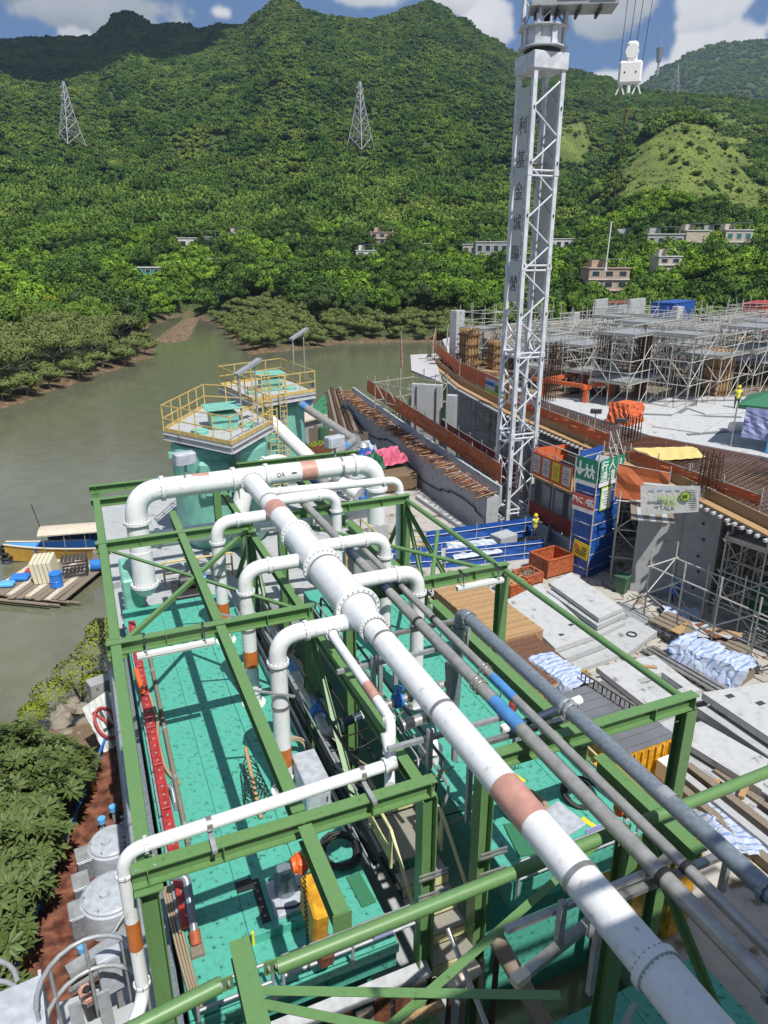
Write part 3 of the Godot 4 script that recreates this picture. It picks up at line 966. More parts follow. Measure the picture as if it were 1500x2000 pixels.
# ---------------------------------------------------------------- village houses, pylons
# azimuth, distance, base height over camera-free ground, width, height, depth, turn, walls, label, storeys
const HOUSES := [
	[8.6, 330.0, 20.5, 8.0, 4.5, 7.0, 0.1, "wall_white", "small white house with a roof canopy among the trees, leftmost on the slope", 1],
	[10.0, 335.0, 19.5, 10.0, 6.0, 8.0, -0.1, "wall_white", "white two-storey house with a stair block, second from the left on the slope", 2],
	[12.2, 340.0, 22.0, 9.5, 5.2, 8.0, 0.05, "wall_cream", "cream flat-roofed house third from the left on the slope", 2],
	[21.6, 310.0, 14.5, 8.0, 5.6, 7.0, 0.3, "wall_white", "white house with a pale blue roof between the tall trees", 2],
	[22.9, 330.0, 22.5, 10.5, 5.0, 8.0, 0.2, "wall_pink", "pale pink house half hidden behind gum trees", 2],
	[26.2, 330.0, 19.0, 7.0, 4.0, 6.0, 0.2, "wall_cream", "pale cottage behind the trees left of the crane mast", 1],
	[29.5, 320.0, 18.0, 6.0, 4.5, 6.0, 0.2, "wall_cream", "small cream house with grey eaves near the crane mast", 1],
	[31.0, 310.0, 18.5, 13.0, 4.8, 8.0, 0.4, "wall_grey", "long grey flat-roofed house just left of the crane mast", 1],
	[36.9, 320.0, 20.5, 22.0, 4.0, 8.0, 0.5, "wall_white", "long low white row of houses right of the crane mast", 1],
	[39.4, 215.0, 9.6, 11.0, 5.6, 9.0, 0.55, "wall_pink", "salmon house with a dark roof canopy standing in the trees behind the site", 2],
	[43.5, 240.0, 13.5, 7.0, 4.6, 6.0, 0.7, "wall_cream", "cream house with rounded balcony below the grey modern villa", 2],
	[43.0, 275.0, 16.5, 12.5, 8.5, 8.0, 0.65, "wall_grey", "grey modern villa with tall framed windows in the village", 2],
	[41.0, 300.0, 19.0, 16.0, 6.5, 9.0, 0.6, "wall_grey", "weathered grey house with roof sheds at the left end of the terrace", 2],
	[43.6, 320.0, 20.5, 20.0, 7.0, 9.0, 0.6, "wall_grey", "grey terrace with a row of roof canopies behind the villa", 2],
	[45.0, 282.0, 15.2, 8.0, 11.0, 9.0, 0.7, "wall_cream", "tall cream blank-walled house in the village", 3],
	[46.3, 292.0, 16.7, 9.5, 9.5, 9.0, 0.7, "wall_grey", "grey house with deep dark balconies between the two cream houses", 3],
	[47.6, 282.0, 15.2, 9.0, 11.0, 9.0, 0.7, "wall_cream", "cream house with teal windows at the right end of the village", 3],
	[5.0, 285.0, 12.0, 15.0, 2.2, 6.0, 0.1, "sign_green", "long green shed with a pale roof among the trees left of the creek", 1],
	[10.2, 300.0, 15.0, 9.0, 2.0, 5.0, 0.1, "wall_white", "low white shed roof among the trees right of the green shed", 1],
]

func house_at(k: Array) -> Vector2:
	return Vector2(sin(deg_to_rad(k[0])) * k[1], -cos(deg_to_rad(k[0])) * k[1])

func in_village(p: Vector2) -> bool:
	for k in HOUSES:
		var c := house_at(k)
		if p.distance_to(c) < k[3] * 0.42 + 0.6: return true
		# a clear strip in front, towards the river, so that the walls show above the nearer trees
		var dirv := -c.normalized()
		var t := (p - c).dot(dirv)
		if t > 0.0 and t < 7.0 and k[1] > 275.0 and absf((p - c).cross(dirv)) < k[3] * 0.42: return true
	return false

func make_village():
	for k in HOUSES:
		var c := house_at(k)
		var w: float = k[3]
		var h: float = k[4]
		var dp: float = k[5]
		var n: int = k[9]
		var g := ground_h(c.x, c.y)
		var t := thing("village_house" if k[7] != "sign_green" else "shed", k[8], "house" if k[7] != "sign_green" else "shed", V(c.x, minf(g, k[2]) , c.y), -deg_to_rad(k[0]) + k[6] - 0.25, "houses of the village below the hills")
		var y0: float = k[2] - minf(g, k[2])
		var s := Shape.new()
		s.box(V(0, (y0 + h) * 0.5, 0), V(w, y0 + h, dp))
		put("wall", s, k[7], t)
		s = Shape.new()
		s.box(V(0, y0 + h + 0.15, 0), V(w + 0.5, 0.3, dp + 0.5))
		put("roof", s, "wall_white" if k[7] != "wall_pink" else "wall_pink", t)
		if n >= 2:
			s = Shape.new()
			s.box(V(-w * 0.2, y0 + h + 1.2, -dp * 0.15), V(w * 0.3, 1.9, dp * 0.4))
			put("stair_block", s, k[7], t)
			var cp := thing_canopy(t, V(w * 0.14, y0 + h + 0.3, 0), w * 0.6, dp * 0.8)
		for fl in n:
			var yy: float = y0 + h * (fl + 0.5) / n
			s = Shape.new()
			s.box(V(0, y0 + h * fl / n, dp * 0.5 + 0.12), V(w + 0.24, 0.18, 0.5))
			put("ledge", s, "wall_white", t)
			if k[8].contains("blank"): continue
			var nw := int(maxf(2.0, w / 2.8))
			for q in nw:
				var x := (q + 0.5) * w / nw - w * 0.5
				var wn := put("window", bx(V(0, 0, 0), V(w / nw * 0.62, h / n * 0.52, 0.1)), "wall_white", t)
				wn.position = V(x, yy + 0.1, dp * 0.5 + 0.02)
				put("pane", bx(V(0, 0, 0.03), V(w / nw * 0.54, h / n * 0.45, 0.08)), "window_green" if k[8].contains("teal") else "window", wn)
			for q in 2:
				block("window", t, V(w * 0.5 + 0.02, yy + 0.1, (q - 0.5) * dp * 0.45), V(0.08, h / n * 0.42, dp * 0.2), "window")
	# lattice pylons on the hill
	pylon("lattice_pylon", hill_point(1.5, 6.75), 41.0, "grey lattice power pylon on the left hillside")
	pylon("lattice_pylon", hill_point(21.3, 6.75), 41.0, "grey lattice power pylon above the middle of the hillside")
	pylon("lattice_pylon", hill_point(42.75, 9.85), 30.0, "small distant lattice pylon on the skyline below the blue mountain")
	# telecom tower on the far crest
	var p := hill_point(41.5, 11.0) + V(0, 8, 0)
	var t := thing("telecom_tower", "slim telecom tower with a dark drum on the far crest", "tower", p)
	var s := Shape.new()
	s.tube(V(0, -30, 0), V(0, 26, 0), 4.5, 2.6, 10); put("base_tower", s, "wall_grey", t)
	s = tb(V(0, 26, 0), V(0, 62, 0), 7.0, 11.0, 12); put("drum", s, "roof_grey", t)
	s = tb(V(0, 62, 0), V(0, 118, 0), 1.6, 0.5, 6); put("antenna", s, "wall_grey", t)

func thing_canopy(t: Node3D, at: Vector3, w: float, dp: float) -> Node3D:
	for sx in [-1.0, 1.0]:
		for sz in [-1.0, 1.0]:
			block("canopy_post", t, at + V(sx * w * 0.45, 1.0, sz * dp * 0.4), V(0.15, 2.0, 0.15), "wall_grey")
	return block("canopy", t, at + V(0, 2.1, 0), V(w, 0.15, dp), "roof_grey")

func pylon(called: String, at: Vector3, h: float, label: String):
	var t := thing(called, label, "pylon", at, 0.5, "power pylons on the hills")
	var w0 := h * 0.16
	var r := h * 0.0065
	var lv := [0.0, 0.22, 0.40, 0.55, 0.68, 0.79, 0.89, 1.0]
	var wd := func(f: float) -> float: return w0 * (1.0 - f) * (1.0 - 0.35 * f) + 0.012 * h
	for c in 4:
		var a := V(1 if c in [0, 3] else -1, 0, 1 if c < 2 else -1)
		var b := V(1 if (c + 1) % 4 in [0, 3] else -1, 0, 1 if (c + 1) % 4 < 2 else -1)
		for k in lv.size() - 1:
			var f0: float = lv[k]
			var f1: float = lv[k + 1]
			var w_a: float = wd.call(f0)
			var w_b: float = wd.call(f1)
			bar("leg", t, a * w_a + V(0, f0 * h, 0), a * w_b + V(0, f1 * h, 0), r * 1.3, "galv")
			bar("brace", t, a * w_a + V(0, f0 * h, 0), b * w_b + V(0, f1 * h, 0), r * 0.8, "galv")
			bar("brace", t, b * w_a + V(0, f0 * h, 0), a * w_b + V(0, f1 * h, 0), r * 0.8, "galv")
			bar("strut", t, a * w_b + V(0, f1 * h, 0), b * w_b + V(0, f1 * h, 0), r * 0.8, "galv")
	for f in [0.62, 0.76, 0.9]:
		var arm: float = h * 0.085 * (1.15 - absf(f - 0.76))
		for sx in [-1.0, 1.0]:
			bar("arm", t, V(0, f * h, 0), V(sx * arm, f * h + 0.01 * h, 0), r, "galv")
			bar("arm", t, V(0, (f + 0.035) * h, 0), V(sx * arm, f * h + 0.01 * h, 0), r * 0.8, "galv")

# ---------------------------------------------------------------- yard, pit, plant tanks
func make_yard():
	var s := Shape.new()
	s.prism(PackedVector2Array([Vector2(11.9, 30), Vector2(110, 30), Vector2(110, -33.5), Vector2(23.6, -33.5), Vector2(23.6, -76), Vector2(26, -84), Vector2(20, -88), Vector2(15.5, -78), Vector2(11.9, -60)]), -6.5, YARD)
	struct("yard", s, "yard")
	s = Shape.new()
	s.prism(PackedVector2Array([Vector2(23.6, -33.5), Vector2(110, -33.5), Vector2(110, -118), Vector2(44, -116), Vector2(26, -84), Vector2(23.6, -76)]), -6.6, -2.6)
	struct("pit_floor", s, "concrete")
	# darker concrete strips painted across the yard as in the photograph
	for k in [[27.6, -30.0, 31.5, -12.0, 0.55]]:
		s = Shape.new()
		var a := V(k[0], YARD + 0.004, k[1])
		var b := V(k[2], YARD + 0.004, k[3])
		var sd: Vector3 = (b - a).cross(Vector3.UP).normalized() * float(k[4]) * 0.5
		s.quad(a - sd, b - sd, b + sd, a + sd, Vector3.UP)
		struct("yard_strip", s, "concrete")
	# yellow worn hatching by the plant
	var hat := thing("floor_marking", "worn yellow hatched strip painted on the yard beside the plant", "marking", V(17.1, YARD + 0.004, -13.2))
	for k in 16:
		s = Shape.new()
		var z := -2.0 + k * 0.52
		s.quad(V(-0.35, 0, z), V(0.35, 0, z + 0.25), V(0.35, 0, z + 0.47), V(-0.35, 0, z + 0.22), Vector3.UP)
		put("stripe", s, "cream", hat)
	# retaining wall of the pit with its rods
	var wl := thing("retaining_wall", "curved grey concrete retaining wall with rusty starter bars along its top", "wall", V(23.0, YARD, -37.2))
	var path := []
	for k in 25:
		var t := k / 24.0
		path.append(Vector2(sin(t * PI) * 0.5 + t * t * 2.6, -t * 34.0))
	for k in 24:
		var a: Vector2 = path[k]
		var b: Vector2 = path[k + 1]
		var h: float = 3.0 + 0.03 * k
		s = Shape.new()
		s.prism(PackedVector2Array([a, a + Vector2(0.9, 0), b + Vector2(0.9, 0), b]), -7.0, h - 0.25)
		put("wall_panel", s, "concrete", wl)
	var kerb := Shape.new()
	for k in 24:
		var a: Vector2 = path[k]
		var b: Vector2 = path[k + 1]
		var h: float = 3.0 + 0.03 * k
		kerb.prism(PackedVector2Array([a + Vector2(0.92, 0), a + Vector2(1.1, 0), b + Vector2(1.1, 0), b + Vector2(0.92, 0)]), 2.0, h + 0.4)
	put("inner_upstand", kerb, "concrete", wl)
	for k in 295:
		var t := k / 294.0
		var q: Vector2 = path[min(int(t * 24.0), 23)].lerp(path[min(int(t * 24.0) + 1, 24)], fmod(t * 24.0, 1.0) if t < 1.0 else 1.0)
		var y := 2.78 + 0.7 * t + rng.randf_range(-0.05, 0.3)
		bar("starter_bar", wl, V(q.x + 0.7, y, q.y), V(q.x - rng.randf_range(0.35, 0.95), y + rng.randf_range(-0.12, 0.12), q.y + rng.randf_range(0.0, 0.7)), 0.034, "rust" if k % 3 else "ply")
	# black cable sagging along the wall
	var cp := []
	for k in 40:
		var t := k / 39.0
		var q: Vector2 = path[min(int(t * 23.0), 23)]
		cp.append(V(q.x - 0.08, 1.9 + 0.55 * sin(t * 14.0) - 0.9 * (1.0 - t), q.y))
	s = Shape.new(); s.pipe(cp, 0.05, 6); put("cable", s, "black_rubber", wl)
	# pale coping beam at the foot of the wall
	s = bx(V(22.3, YARD + 0.15, -40.5), V(0.4, 0.3, 11.0), BI, 0.03)
	solo("coping_beam", s, "concrete_pale", "pale concrete coping beam at the foot of the retaining wall", "beam")

func plates(parent: Node, x0: float, x1: float, z0: float, z1: float, nx: int, nz_: int, y: float, m: String):
	for i in nx:
		for j in nz_:
			var a := Vector2(lerpf(x0, x1, float(i) / nx), lerpf(z0, z1, float(j) / nz_))
			var b := Vector2(lerpf(x0, x1, float(i + 1) / nx), lerpf(z0, z1, float(j + 1) / nz_))
			var s := Shape.new()
			s.box(V((a.x + b.x) * 0.5, y - 0.02, (a.y + b.y) * 0.5), V(absf(b.x - a.x) - 0.014, 0.04 , absf(b.y - a.y) - 0.014), BI, 0.004)
			put("deck_plate", s, m, parent)

func beam_part(parent: Node, a: Vector3, b: Vector3, up := Vector3.UP, w := 0.24, h := 0.33, called := "beam"):
	var s := Shape.new()
	s.ibeam(a, b, up, w, h, 0.024)
	put(called, s, "frame_green", parent)

# stiffener plates in the web of a beam that runs along x
func stiff(parent: Node, x: float, y: float, z: float):
	var s := Shape.new()
	for sd in [-1.0, 1.0]:
		s.box(V(x, y, z + sd * 0.078), V(0.016, 0.29, 0.138))
	put("stiffener", s, "frame_green", parent)

func make_plant():
	var c := 0.17   # beams hang below TOP by half their depth
	# left tank
	var t := thing("steel_tank", "teal steel tank with a wide flat deck under the left pipe frame", "tank", Vector3.ZERO)
	var s := Shape.new()
	s.box(V(2.3, 5.6, -18.1), V(4.1, 0.7, 17.0)); s.box(V(2.3, 2.1, -18.7), V(4.0, 6.3, 15.7)); put("tank_wall", s, "deck_teal", t)
	plates(t, 0.25, 4.35, -26.6, -9.55, 3, 7, DECK, "deck_teal")
	s = Shape.new()
	s.box(V(2.3, DECK - 0.12, -9.5), V(4.1, 0.2, 0.06)); put("edge_trim", s, "deck_teal", t)
	# right tank
	t = thing("steel_tank", "teal steel tank with a flat deck under the right pipe frame", "tank", Vector3.ZERO)
	s = Shape.new()
	s.box(V(9.3, 5.6, -17.6), V(4.2, 0.7, 15.6)); s.box(V(9.3, 2.1, -18.4), V(4.0, 6.3, 13.8)); put("tank_wall", s, "deck_teal", t)
	plates(t, 7.2, 11.4, -25.4, -9.8, 3, 6, DECK, "deck_teal")
	# rear platform and machine hall floor behind the frame
	t = thing("steel_platform", "grey steel platform carrying the pumps behind the pipe frame", "platform", Vector3.ZERO)
	s = bx(V(6.2, 2.4, -34.5), V(12.4, 5.4, 15.6)); put("platform_base", s, "concrete", t)
	plates(t, 0.0, 12.4, -42.3, -26.7, 5, 6, 5.14, "concrete")
	# near deck in the shade of the building
	t = thing("steel_tank", "teal tank deck in the shade at the lower right", "tank", Vector3.ZERO)
	s = bx(V(9.6, 0.6, -3.4), V(4.6, 4.6, 10.4)); put("tank_wall", s, "deck_teal", t)
	plates(t, 7.3, 11.9, -8.6, 1.8, 2, 4, 2.95, "deck_teal")
	# the sump between the tanks
	s = bx(V(5.8, 0.6, -16), V(2.85, 0.3, 21)); struct("sump_floor", s, "concrete")
	s = bx(V(3.6, 0.6, -4.0), V(7.2, 0.3, 10.0)); struct("sump_bed", s, "concrete")

	# ---- left pipe frame
	var f := thing("steel_gantry", "green steel pipe frame standing over the left tank deck", "frame", Vector3.ZERO)
	var zs := [-9.35, -16.75, -23.75, -30.4]
	for k in 4:
		var z: float = zs[k]
		var x1 := 4.98 if k < 3 else 5.4
		beam_part(f, V(-0.32, TOP - c, z), V(x1, TOP - c, z))
		for x in [-0.08, 1.1, 2.45, 3.7, 4.85]: stiff(f, x, TOP - c, z)
		for x in [-0.1, 4.83]:
			beam_part(f, V(x, 1.6, z), V(x, TOP - 0.36, z), Vector3.RIGHT if k % 2 == 0 else Vector3.BACK, 0.3, 0.3, "post")
	beam_part(f, V(-0.32, TOP - c - 0.1, -28.9), V(4.9, TOP - c - 0.1, -28.9), Vector3.UP, 0.28, 0.3)
	for k in 3:
		var za: float = zs[k] - 0.17
		var zb: float = zs[k + 1] + 0.17
		if k == 2: zb = -28.72
		beam_part(f, V(-0.1, TOP - c - 0.012, za), V(-0.1, TOP - c - 0.012, zb))
		beam_part(f, V(2.45, TOP - c - 0.012, za), V(2.45, TOP - c - 0.012, zb if k < 2 else -26.0))
		beam_part(f, V(4.83, TOP - c - 0.25, za), V(4.83, TOP - c - 0.25, zb), Vector3.UP, 0.22, 0.24, "edge_beam")
	beam_part(f, V(2.45, TOP - c - 0.012, zs[0] + 0.17), V(2.45, TOP - c - 0.012, -7.35))
	s = bx(V(2.45, TOP - c - 0.012, -7.33), V(0.29, 0.33, 0.02)); put("end_plate", s, "frame_green", f)
	for p in [[[0.1, -23.5], [4.7, -17.0]], [[4.7, -23.5], [0.1, -17.0]]]:
		s = Shape.new(); s.angle(V(p[0][0], TOP - 0.28 + (0.06 if p[0][0] > 1 else 0.0), p[0][1]), V(p[1][0], TOP - 0.28 + (0.06 if p[0][0] > 1 else 0.0), p[1][1]), Vector3.UP, 0.12)
		put("brace", s, "frame_green", f)
	for p in [[-23.75, -20.2, 9.4, 6.3], [-23.75, -27.0, 9.4, 6.3], [-16.75, -20.2, 9.4, 6.3], [-16.75, -13.2, 9.4, 6.3]]:
		s = Shape.new(); s.angle(V(4.83, p[2], p[0]), V(4.83, p[3], p[1]), Vector3.RIGHT, 0.14); put("brace", s, "frame_green", f)
	for k in 3:   # bolts at the corner seats
		var cs := Shape.new()
		cs.box(V(-0.1, TOP - 0.385, zs[k]), V(0.44, 0.03, 0.44)); put("seat_plate", cs, "frame_green", f)
		for q in [[-0.14, -0.1], [0.14, -0.1], [-0.14, 0.1], [0.14, 0.1]]:
			bar("bolt", f, V(-0.1 + q[0], TOP - 0.01, zs[k] + q[1]), V(-0.1 + q[0], TOP + 0.035, zs[k] + q[1]), 0.022, "galv")
	# ---- right pipe frame
	f = thing("steel_gantry", "green steel pipe frame with tubular edges over the right tank deck", "frame", Vector3.ZERO)
	var zr := [-9.5, -17.05, -24.3, -31.4]
	for k in 4:
		var z: float = zr[k]
		beam_part(f, V(6.0, TOP - c, z), V(11.42 if k < 3 else 12.0, TOP - c, z))
		for x in [6.1, 7.4, 8.8, 10.2, 11.3]: stiff(f, x, TOP - c, z)
		for x in [6.15, 11.25]:
			if k == 3 and x > 11.0: continue
			beam_part(f, V(x, 1.6, z), V(x, TOP - 0.36, z), Vector3.BACK if x > 8 else Vector3.RIGHT, 0.3, 0.3, "post")
		if k < 3:
			beam_part(f, V(8.75, 9.1, z - 0.17), V(8.75, 9.1, zr[k + 1] + 0.17), Vector3.UP, 0.28, 0.42, "edge_beam")
	beam_part(f, V(8.75, 9.1, zr[0] + 0.17), V(8.75, 9.1, -6.6), Vector3.UP, 0.28, 0.42, "edge_beam")
	for k in 2:
		s = tb(V(11.25, TOP - 0.2, zr[k] - 0.16), V(11.25, TOP - 0.2, zr[k + 1] + 0.16), 0.09, 0.09, 18); put("edge_tube", s, "frame_green", f)
	for p in [[[11.2, 9.5, -24.1], [11.2, 8.0, -20.7]], [[11.2, 9.5, -17.2], [11.2, 8.0, -20.7]], [[11.2, 9.55, -24.2], [11.2, 6.2, -22.0]], [[11.2, 9.55, -24.2], [11.2, 6.2, -26.6]]]:
		s = Shape.new(); s.angle(v3(p[0]), v3(p[1]), Vector3.RIGHT, 0.13); put("brace", s, "frame_green", f)
	for p in [[[6.3, TOP - 0.3, -24.0], [11.0, TOP - 0.3, -17.3]], [[8.9, TOP - 0.34, -17.3], [11.0, TOP - 0.34, -21.0]]]:
		s = tb(v3(p[0]), v3(p[1]), 0.07, 0.07, 12); put("brace", s, "frame_green", f)
	# ---- front frame by the camera
	f = thing("steel_gantry", "green tubular cross frame with bolted angle braces at the bottom edge", "frame", Vector3.ZERO)
	for p in [[-1.6, 0.62, -6.75, -7.05], [1.38, 7.45, -7.0, -7.12], [7.75, 16.5, -7.12, -7.3]]:
		s = tb(V(p[0], TOP - 0.15, p[2]), V(p[1], TOP - 0.15, p[3]), 0.105, 0.105, 20); put("cross_tube", s, "frame_green", f)
	for x in [0.68, 1.32]:
		s = bx(V(x, TOP - 0.15, -7.03), V(0.22, 0.24, 0.02)); put("joint_plate", s, "frame_green", f)
		for q in [-0.05, 0.05]: bar("bolt", f, V(x + q, TOP - 0.1, -7.01), V(x + q, TOP - 0.1, -6.95), 0.02, "galv")
	beam_part(f, V(0.98, TOP - c, -7.5), V(0.9, TOP - c, -2.5), Vector3.UP, 0.28, 0.34)
	for p in [[[1.1, TOP - 0.2, -6.75], [4.7, TOP - 0.2, -5.15]], [[1.1, TOP - 0.26, -6.6], [3.6, TOP - 0.26, -4.9]], [[2.1, TOP - 0.32, -5.6], [7.3, TOP - 0.32, -7.25]]]:
		s = Shape.new(); s.angle(v3(p[0]), v3(p[1]), Vector3.UP, 0.13); put("brace", s, "frame_green", f)
	beam_part(f, V(7.6, 1.6, -7.15), V(7.6, TOP - 0.3, -7.15), Vector3.BACK, 0.3, 0.3, "post")
	beam_part(f, V(7.75, 1.6, -3.1), V(7.75, TOP - 0.3, -3.1), Vector3.BACK, 0.3, 0.3, "post")
	s = Shape.new(); s.angle(V(6.6, TOP - 0.4, -6.9), V(7.6, 7.6, -7.1), Vector3.BACK, 0.13); put("brace", s, "frame_green", f)
	s = Shape.new(); s.angle(V(7.9, TOP - 0.4, -7.1), V(7.65, 6.5, -3.3), Vector3.RIGHT, 0.13); put("brace", s, "frame_green", f)

# ---------------------------------------------------------------- pipes
# points of a path with rounded corners
func bend(pts: Array, rad: float) -> Array:
	var out := [pts[0]]
	for k in range(1, pts.size() - 1):
		var a: Vector3 = pts[k - 1]
		var b: Vector3 = pts[k]
		var c: Vector3 = pts[k + 1]
		var r: float = min(rad, min((b - a).length(), (c - b).length()) * 0.49)
		var p := b + (a - b).normalized() * r
		var q := b + (c - b).normalized() * r
		for i in 9:
			var t := i / 8.0
			out.append(p.lerp(b, t).lerp(b.lerp(q, t), t))
	out.append(pts[pts.size() - 1])
	return out

func flange(parent: Node, at: Vector3, d: Vector3, r: float, bolts := 12, m = "pipe_white"):
	var b := rot_to(d)
	var o := put_mesh("flange", unit_flange, m, parent, Transform3D(Basis(b.x * r, b.y * minf(0.13, r * 0.4), b.z * r), at))
	var s := Shape.new()
	for k in bolts:
		var t := TAU * k / bolts
		var e := (b.x * cos(t) + b.z * sin(t)) * r * 1.12
		s.tube(at + e - b.y * minf(0.09, r * 0.27), at + e + b.y * minf(0.09, r * 0.27), 0.013 + r * 0.015, 0.013 + r * 0.015, 6)
	var bo := put("bolt_ring", s, "galv", o)
	bo.transform = o.transform.affine_inverse()

# coloured band or strap wrapped on a pipe
func band(parent: Node, a: Vector3, b: Vector3, r: float, m: String, called := "colour_band"):
	var s := Shape.new()
	s.tube(a, b, r + 0.004, r + 0.004, 28, false)
	put(called, s, m, parent)

func strap(parent: Node, at: Vector3, d: Vector3, r: float):
	var s := Shape.new()
	s.tube(at - d * 0.045, at + d * 0.045, r + 0.014, r + 0.014, 28, true)
	put("strap", s, "steel", parent)

func lettering(parent: Node, text: String, size: float, tr: Transform3D, m = "ink", depth := 0.01, called := "lettering"):
	var tm := TextMesh.new()
	var sf := SystemFont.new()
	sf.font_names = PackedStringArray(["Droid Sans"])
	tm.font = sf
	tm.text = text
	tm.font_size = 64
	tm.pixel_size = size / 64.0
	tm.depth = depth
	var o := MeshInstance3D.new()
	o.mesh = tm; o.material_override = M[m]
	o.name = called
	parent.add_child(o, true)
	o.transform = tr

func run_pipe(parent: Node, pts: Array, r: float, rad: float, m = "pipe_white", called := "pipe_run", seg := 28) -> Array:
	var s := Shape.new()
	var path := bend(pts, rad)
	s.pipe(path, r, seg)
	put(called, s, m, parent)
	return path

func make_pipes():
	var X := 5.55
	var Y := 10.7
	var Z := V(0, 0, 1)
	var D := Vector3.DOWN
	# main duct: upstream, two widening lengths, reducer, long downstream length
	var p := thing("main_pipe", "big white stepped main pipe running down the middle of the plant", "pipe", Vector3.ZERO)
	for k in [[-26.4, -20.1, 0.37], [-20.1, -17.5, 0.42], [-17.5, -14.75, 0.485], [-13.65, -4.45, 0.275]]:
		var s := Shape.new()
		s.tube(V(X, Y, k[0]), V(X, Y, k[1]), k[2], k[2], 36)
		put("pipe_length", s, "pipe_white", p)
	var rs := Shape.new()
	rs.tube(V(X, Y, -14.75), V(X, Y, -14.0), 0.47, 0.33, 36, false); rs.tube(V(X, Y, -14.0), V(X, Y, -13.65), 0.33, 0.28, 36, false)
	put("reducer", rs, "pipe_white", p)
	for k in [[-26.05, 0.38], [-20.1, 0.42], [-17.5, 0.48], [-14.75, 0.485], [-13.7, 0.30], [-4.5, 0.28]]:
		flange(p, V(X, Y, k[0]), Z, k[1], 24)
	band(p, V(X, Y, -22.75), V(X, Y, -21.9), 0.37, "band_salmon")
	band(p, V(X, Y, -7.95), V(X, Y, -7.05), 0.275, "band_salmon")
	for z in [-23.4, -17.2, -13.05, -10.15, -5.95]: strap(p, V(X, Y, z), Z, 0.37 if z < -20 else (0.485 if z < -16 else 0.275))
	rs = Shape.new()
	rs.pipe(bend([V(X, Y, -4.45), V(X, Y, -2.6), V(X - 0.6, Y - 2.6, -1.8)], 0.8), 0.30, 32); put("pipe_length", rs, "pipe_white", p)
	rs = Shape.new(); rs.tube(V(X, Y - 0.1, -3.7), V(X - 0.95, Y - 0.25, -3.75), 0.2, 0.2, 24); put("branch_stub", rs, "pipe_white", p)
	flange(p, V(X - 0.95, Y - 0.25, -3.75), Vector3.RIGHT, 0.2, 10)
	for z in [-10.15, -5.95, -13.05]:   # brackets that carry the pipe
		block("bracket", p, V(X - 0.28, Y - 0.75, z), V(0.1, 0.9, 0.1), "galv")
		block("bracket", p, V(X + 0.28, Y - 0.75, z), V(0.1, 0.9, 0.1), "galv")
		rect("bracket_rail", p, V(X - 1.1, Y - 0.62, z - 0.15), V(X + 1.7, Y - 0.62, z - 0.15), 0.09, 0.09, "galv")
	# header across the back
	p = thing("header_pipe", "white header pipe lettered OA across the back of the frame, with elbows at both ends", "pipe", Vector3.ZERO)
	var hz := -26.75
	run_pipe(p, [V(1.2, 7.3, hz + 0.3), V(1.2, Y, hz + 0.15), V(X, Y, hz), V(11.0, Y, hz), V(11.0, 8.0, hz)], 0.40, 1.0, "pipe_white", "pipe_run", 34)
	for x in [2.25, 4.95, 6.25, 10.0]: flange(p, V(x, Y, hz + (0.1 if x < 3 else 0.0)), Vector3.RIGHT, 0.40, 22)
	flange(p, V(1.2, 9.55, hz + 0.2), D, 0.42, 22)
	flange(p, V(11.0, 9.55, hz), D, 0.40, 22)
	band(p, V(3.35, Y, hz + 0.06), V(4.0, Y, hz + 0.045), 0.402, "band_salmon")
	band(p, V(7.65, Y, hz), V(8.3, Y, hz), 0.40, "band_salmon")
	for x in [3.1, 9.4]:
		strap(p, V(x, Y, hz + 0.06), Vector3.RIGHT, 0.40)
	for q in [[4.62, "OA"], [6.75, "OA"]]:
		lettering(p, q[1], 0.24, Transform3D(Basis(Vector3.RIGHT, deg_to_rad(-12)), V(q[0], Y + 0.085, hz + 0.403)))
	for x in [4.25, 7.3]:
		block("arrow_mark", p, V(x, Y + 0.1, hz + 0.41), V(0.2, 0.05, 0.012), "ink")
	# dust cover dome under the left elbow
	var s := Shape.new()
	s.tube(V(1.2, 6.9, hz + 0.3), V(1.2, 8.4, hz + 0.27), 0.42, 0.41, 32); put("drop_leg", s, "pipe_white", p)
	s = Shape.new()
	s.lathe([Vector2(0.0, -0.42), Vector2(0.25, -0.36), Vector2(0.42, -0.15), Vector2(0.45, 0.05)], 30, V(1.2, 6.95, hz + 0.3)); put("end_cap", s, "pipe_white", p)
	flange(p, V(1.2, 7.02, hz + 0.3), D, 0.44, 22)
	# grey lamp boxes on the back beam
	for q in [[3.35, 11.35, -28.2, "grey junction box on a bracket above the left half of the header pipe"], [9.8, 11.3, -28.6, "grey junction box on a bracket above the right half of the header pipe"]]:
		var jb := thing("junction_box", q[3], "box", V(q[0], q[1], q[2]), 0.25)
		s = bx(V(0, 0, 0), V(0.85, 0.5, 0.45), BI, 0.05); put("housing", s, "cabinet", jb)
		s = bx(V(0.0, -0.02, 0.24), V(0.75, 0.4, 0.04), BI, 0.01); put("lid", s, "cabinet", jb)
		block("bracket", jb, V(0, -0.7, 0), V(0.08, 1.2, 0.08), "galv")
	# left branches
	var lab := ["white branch pipe dropping to the left deck nearest the header", "middle white branch pipe dropping to the left deck", "white branch pipe dropping to the left deck nearest the camera"]
	var zz := [-22.7, -18.6, -14.55]
	var xx := [3.5, 3.55, 3.42]
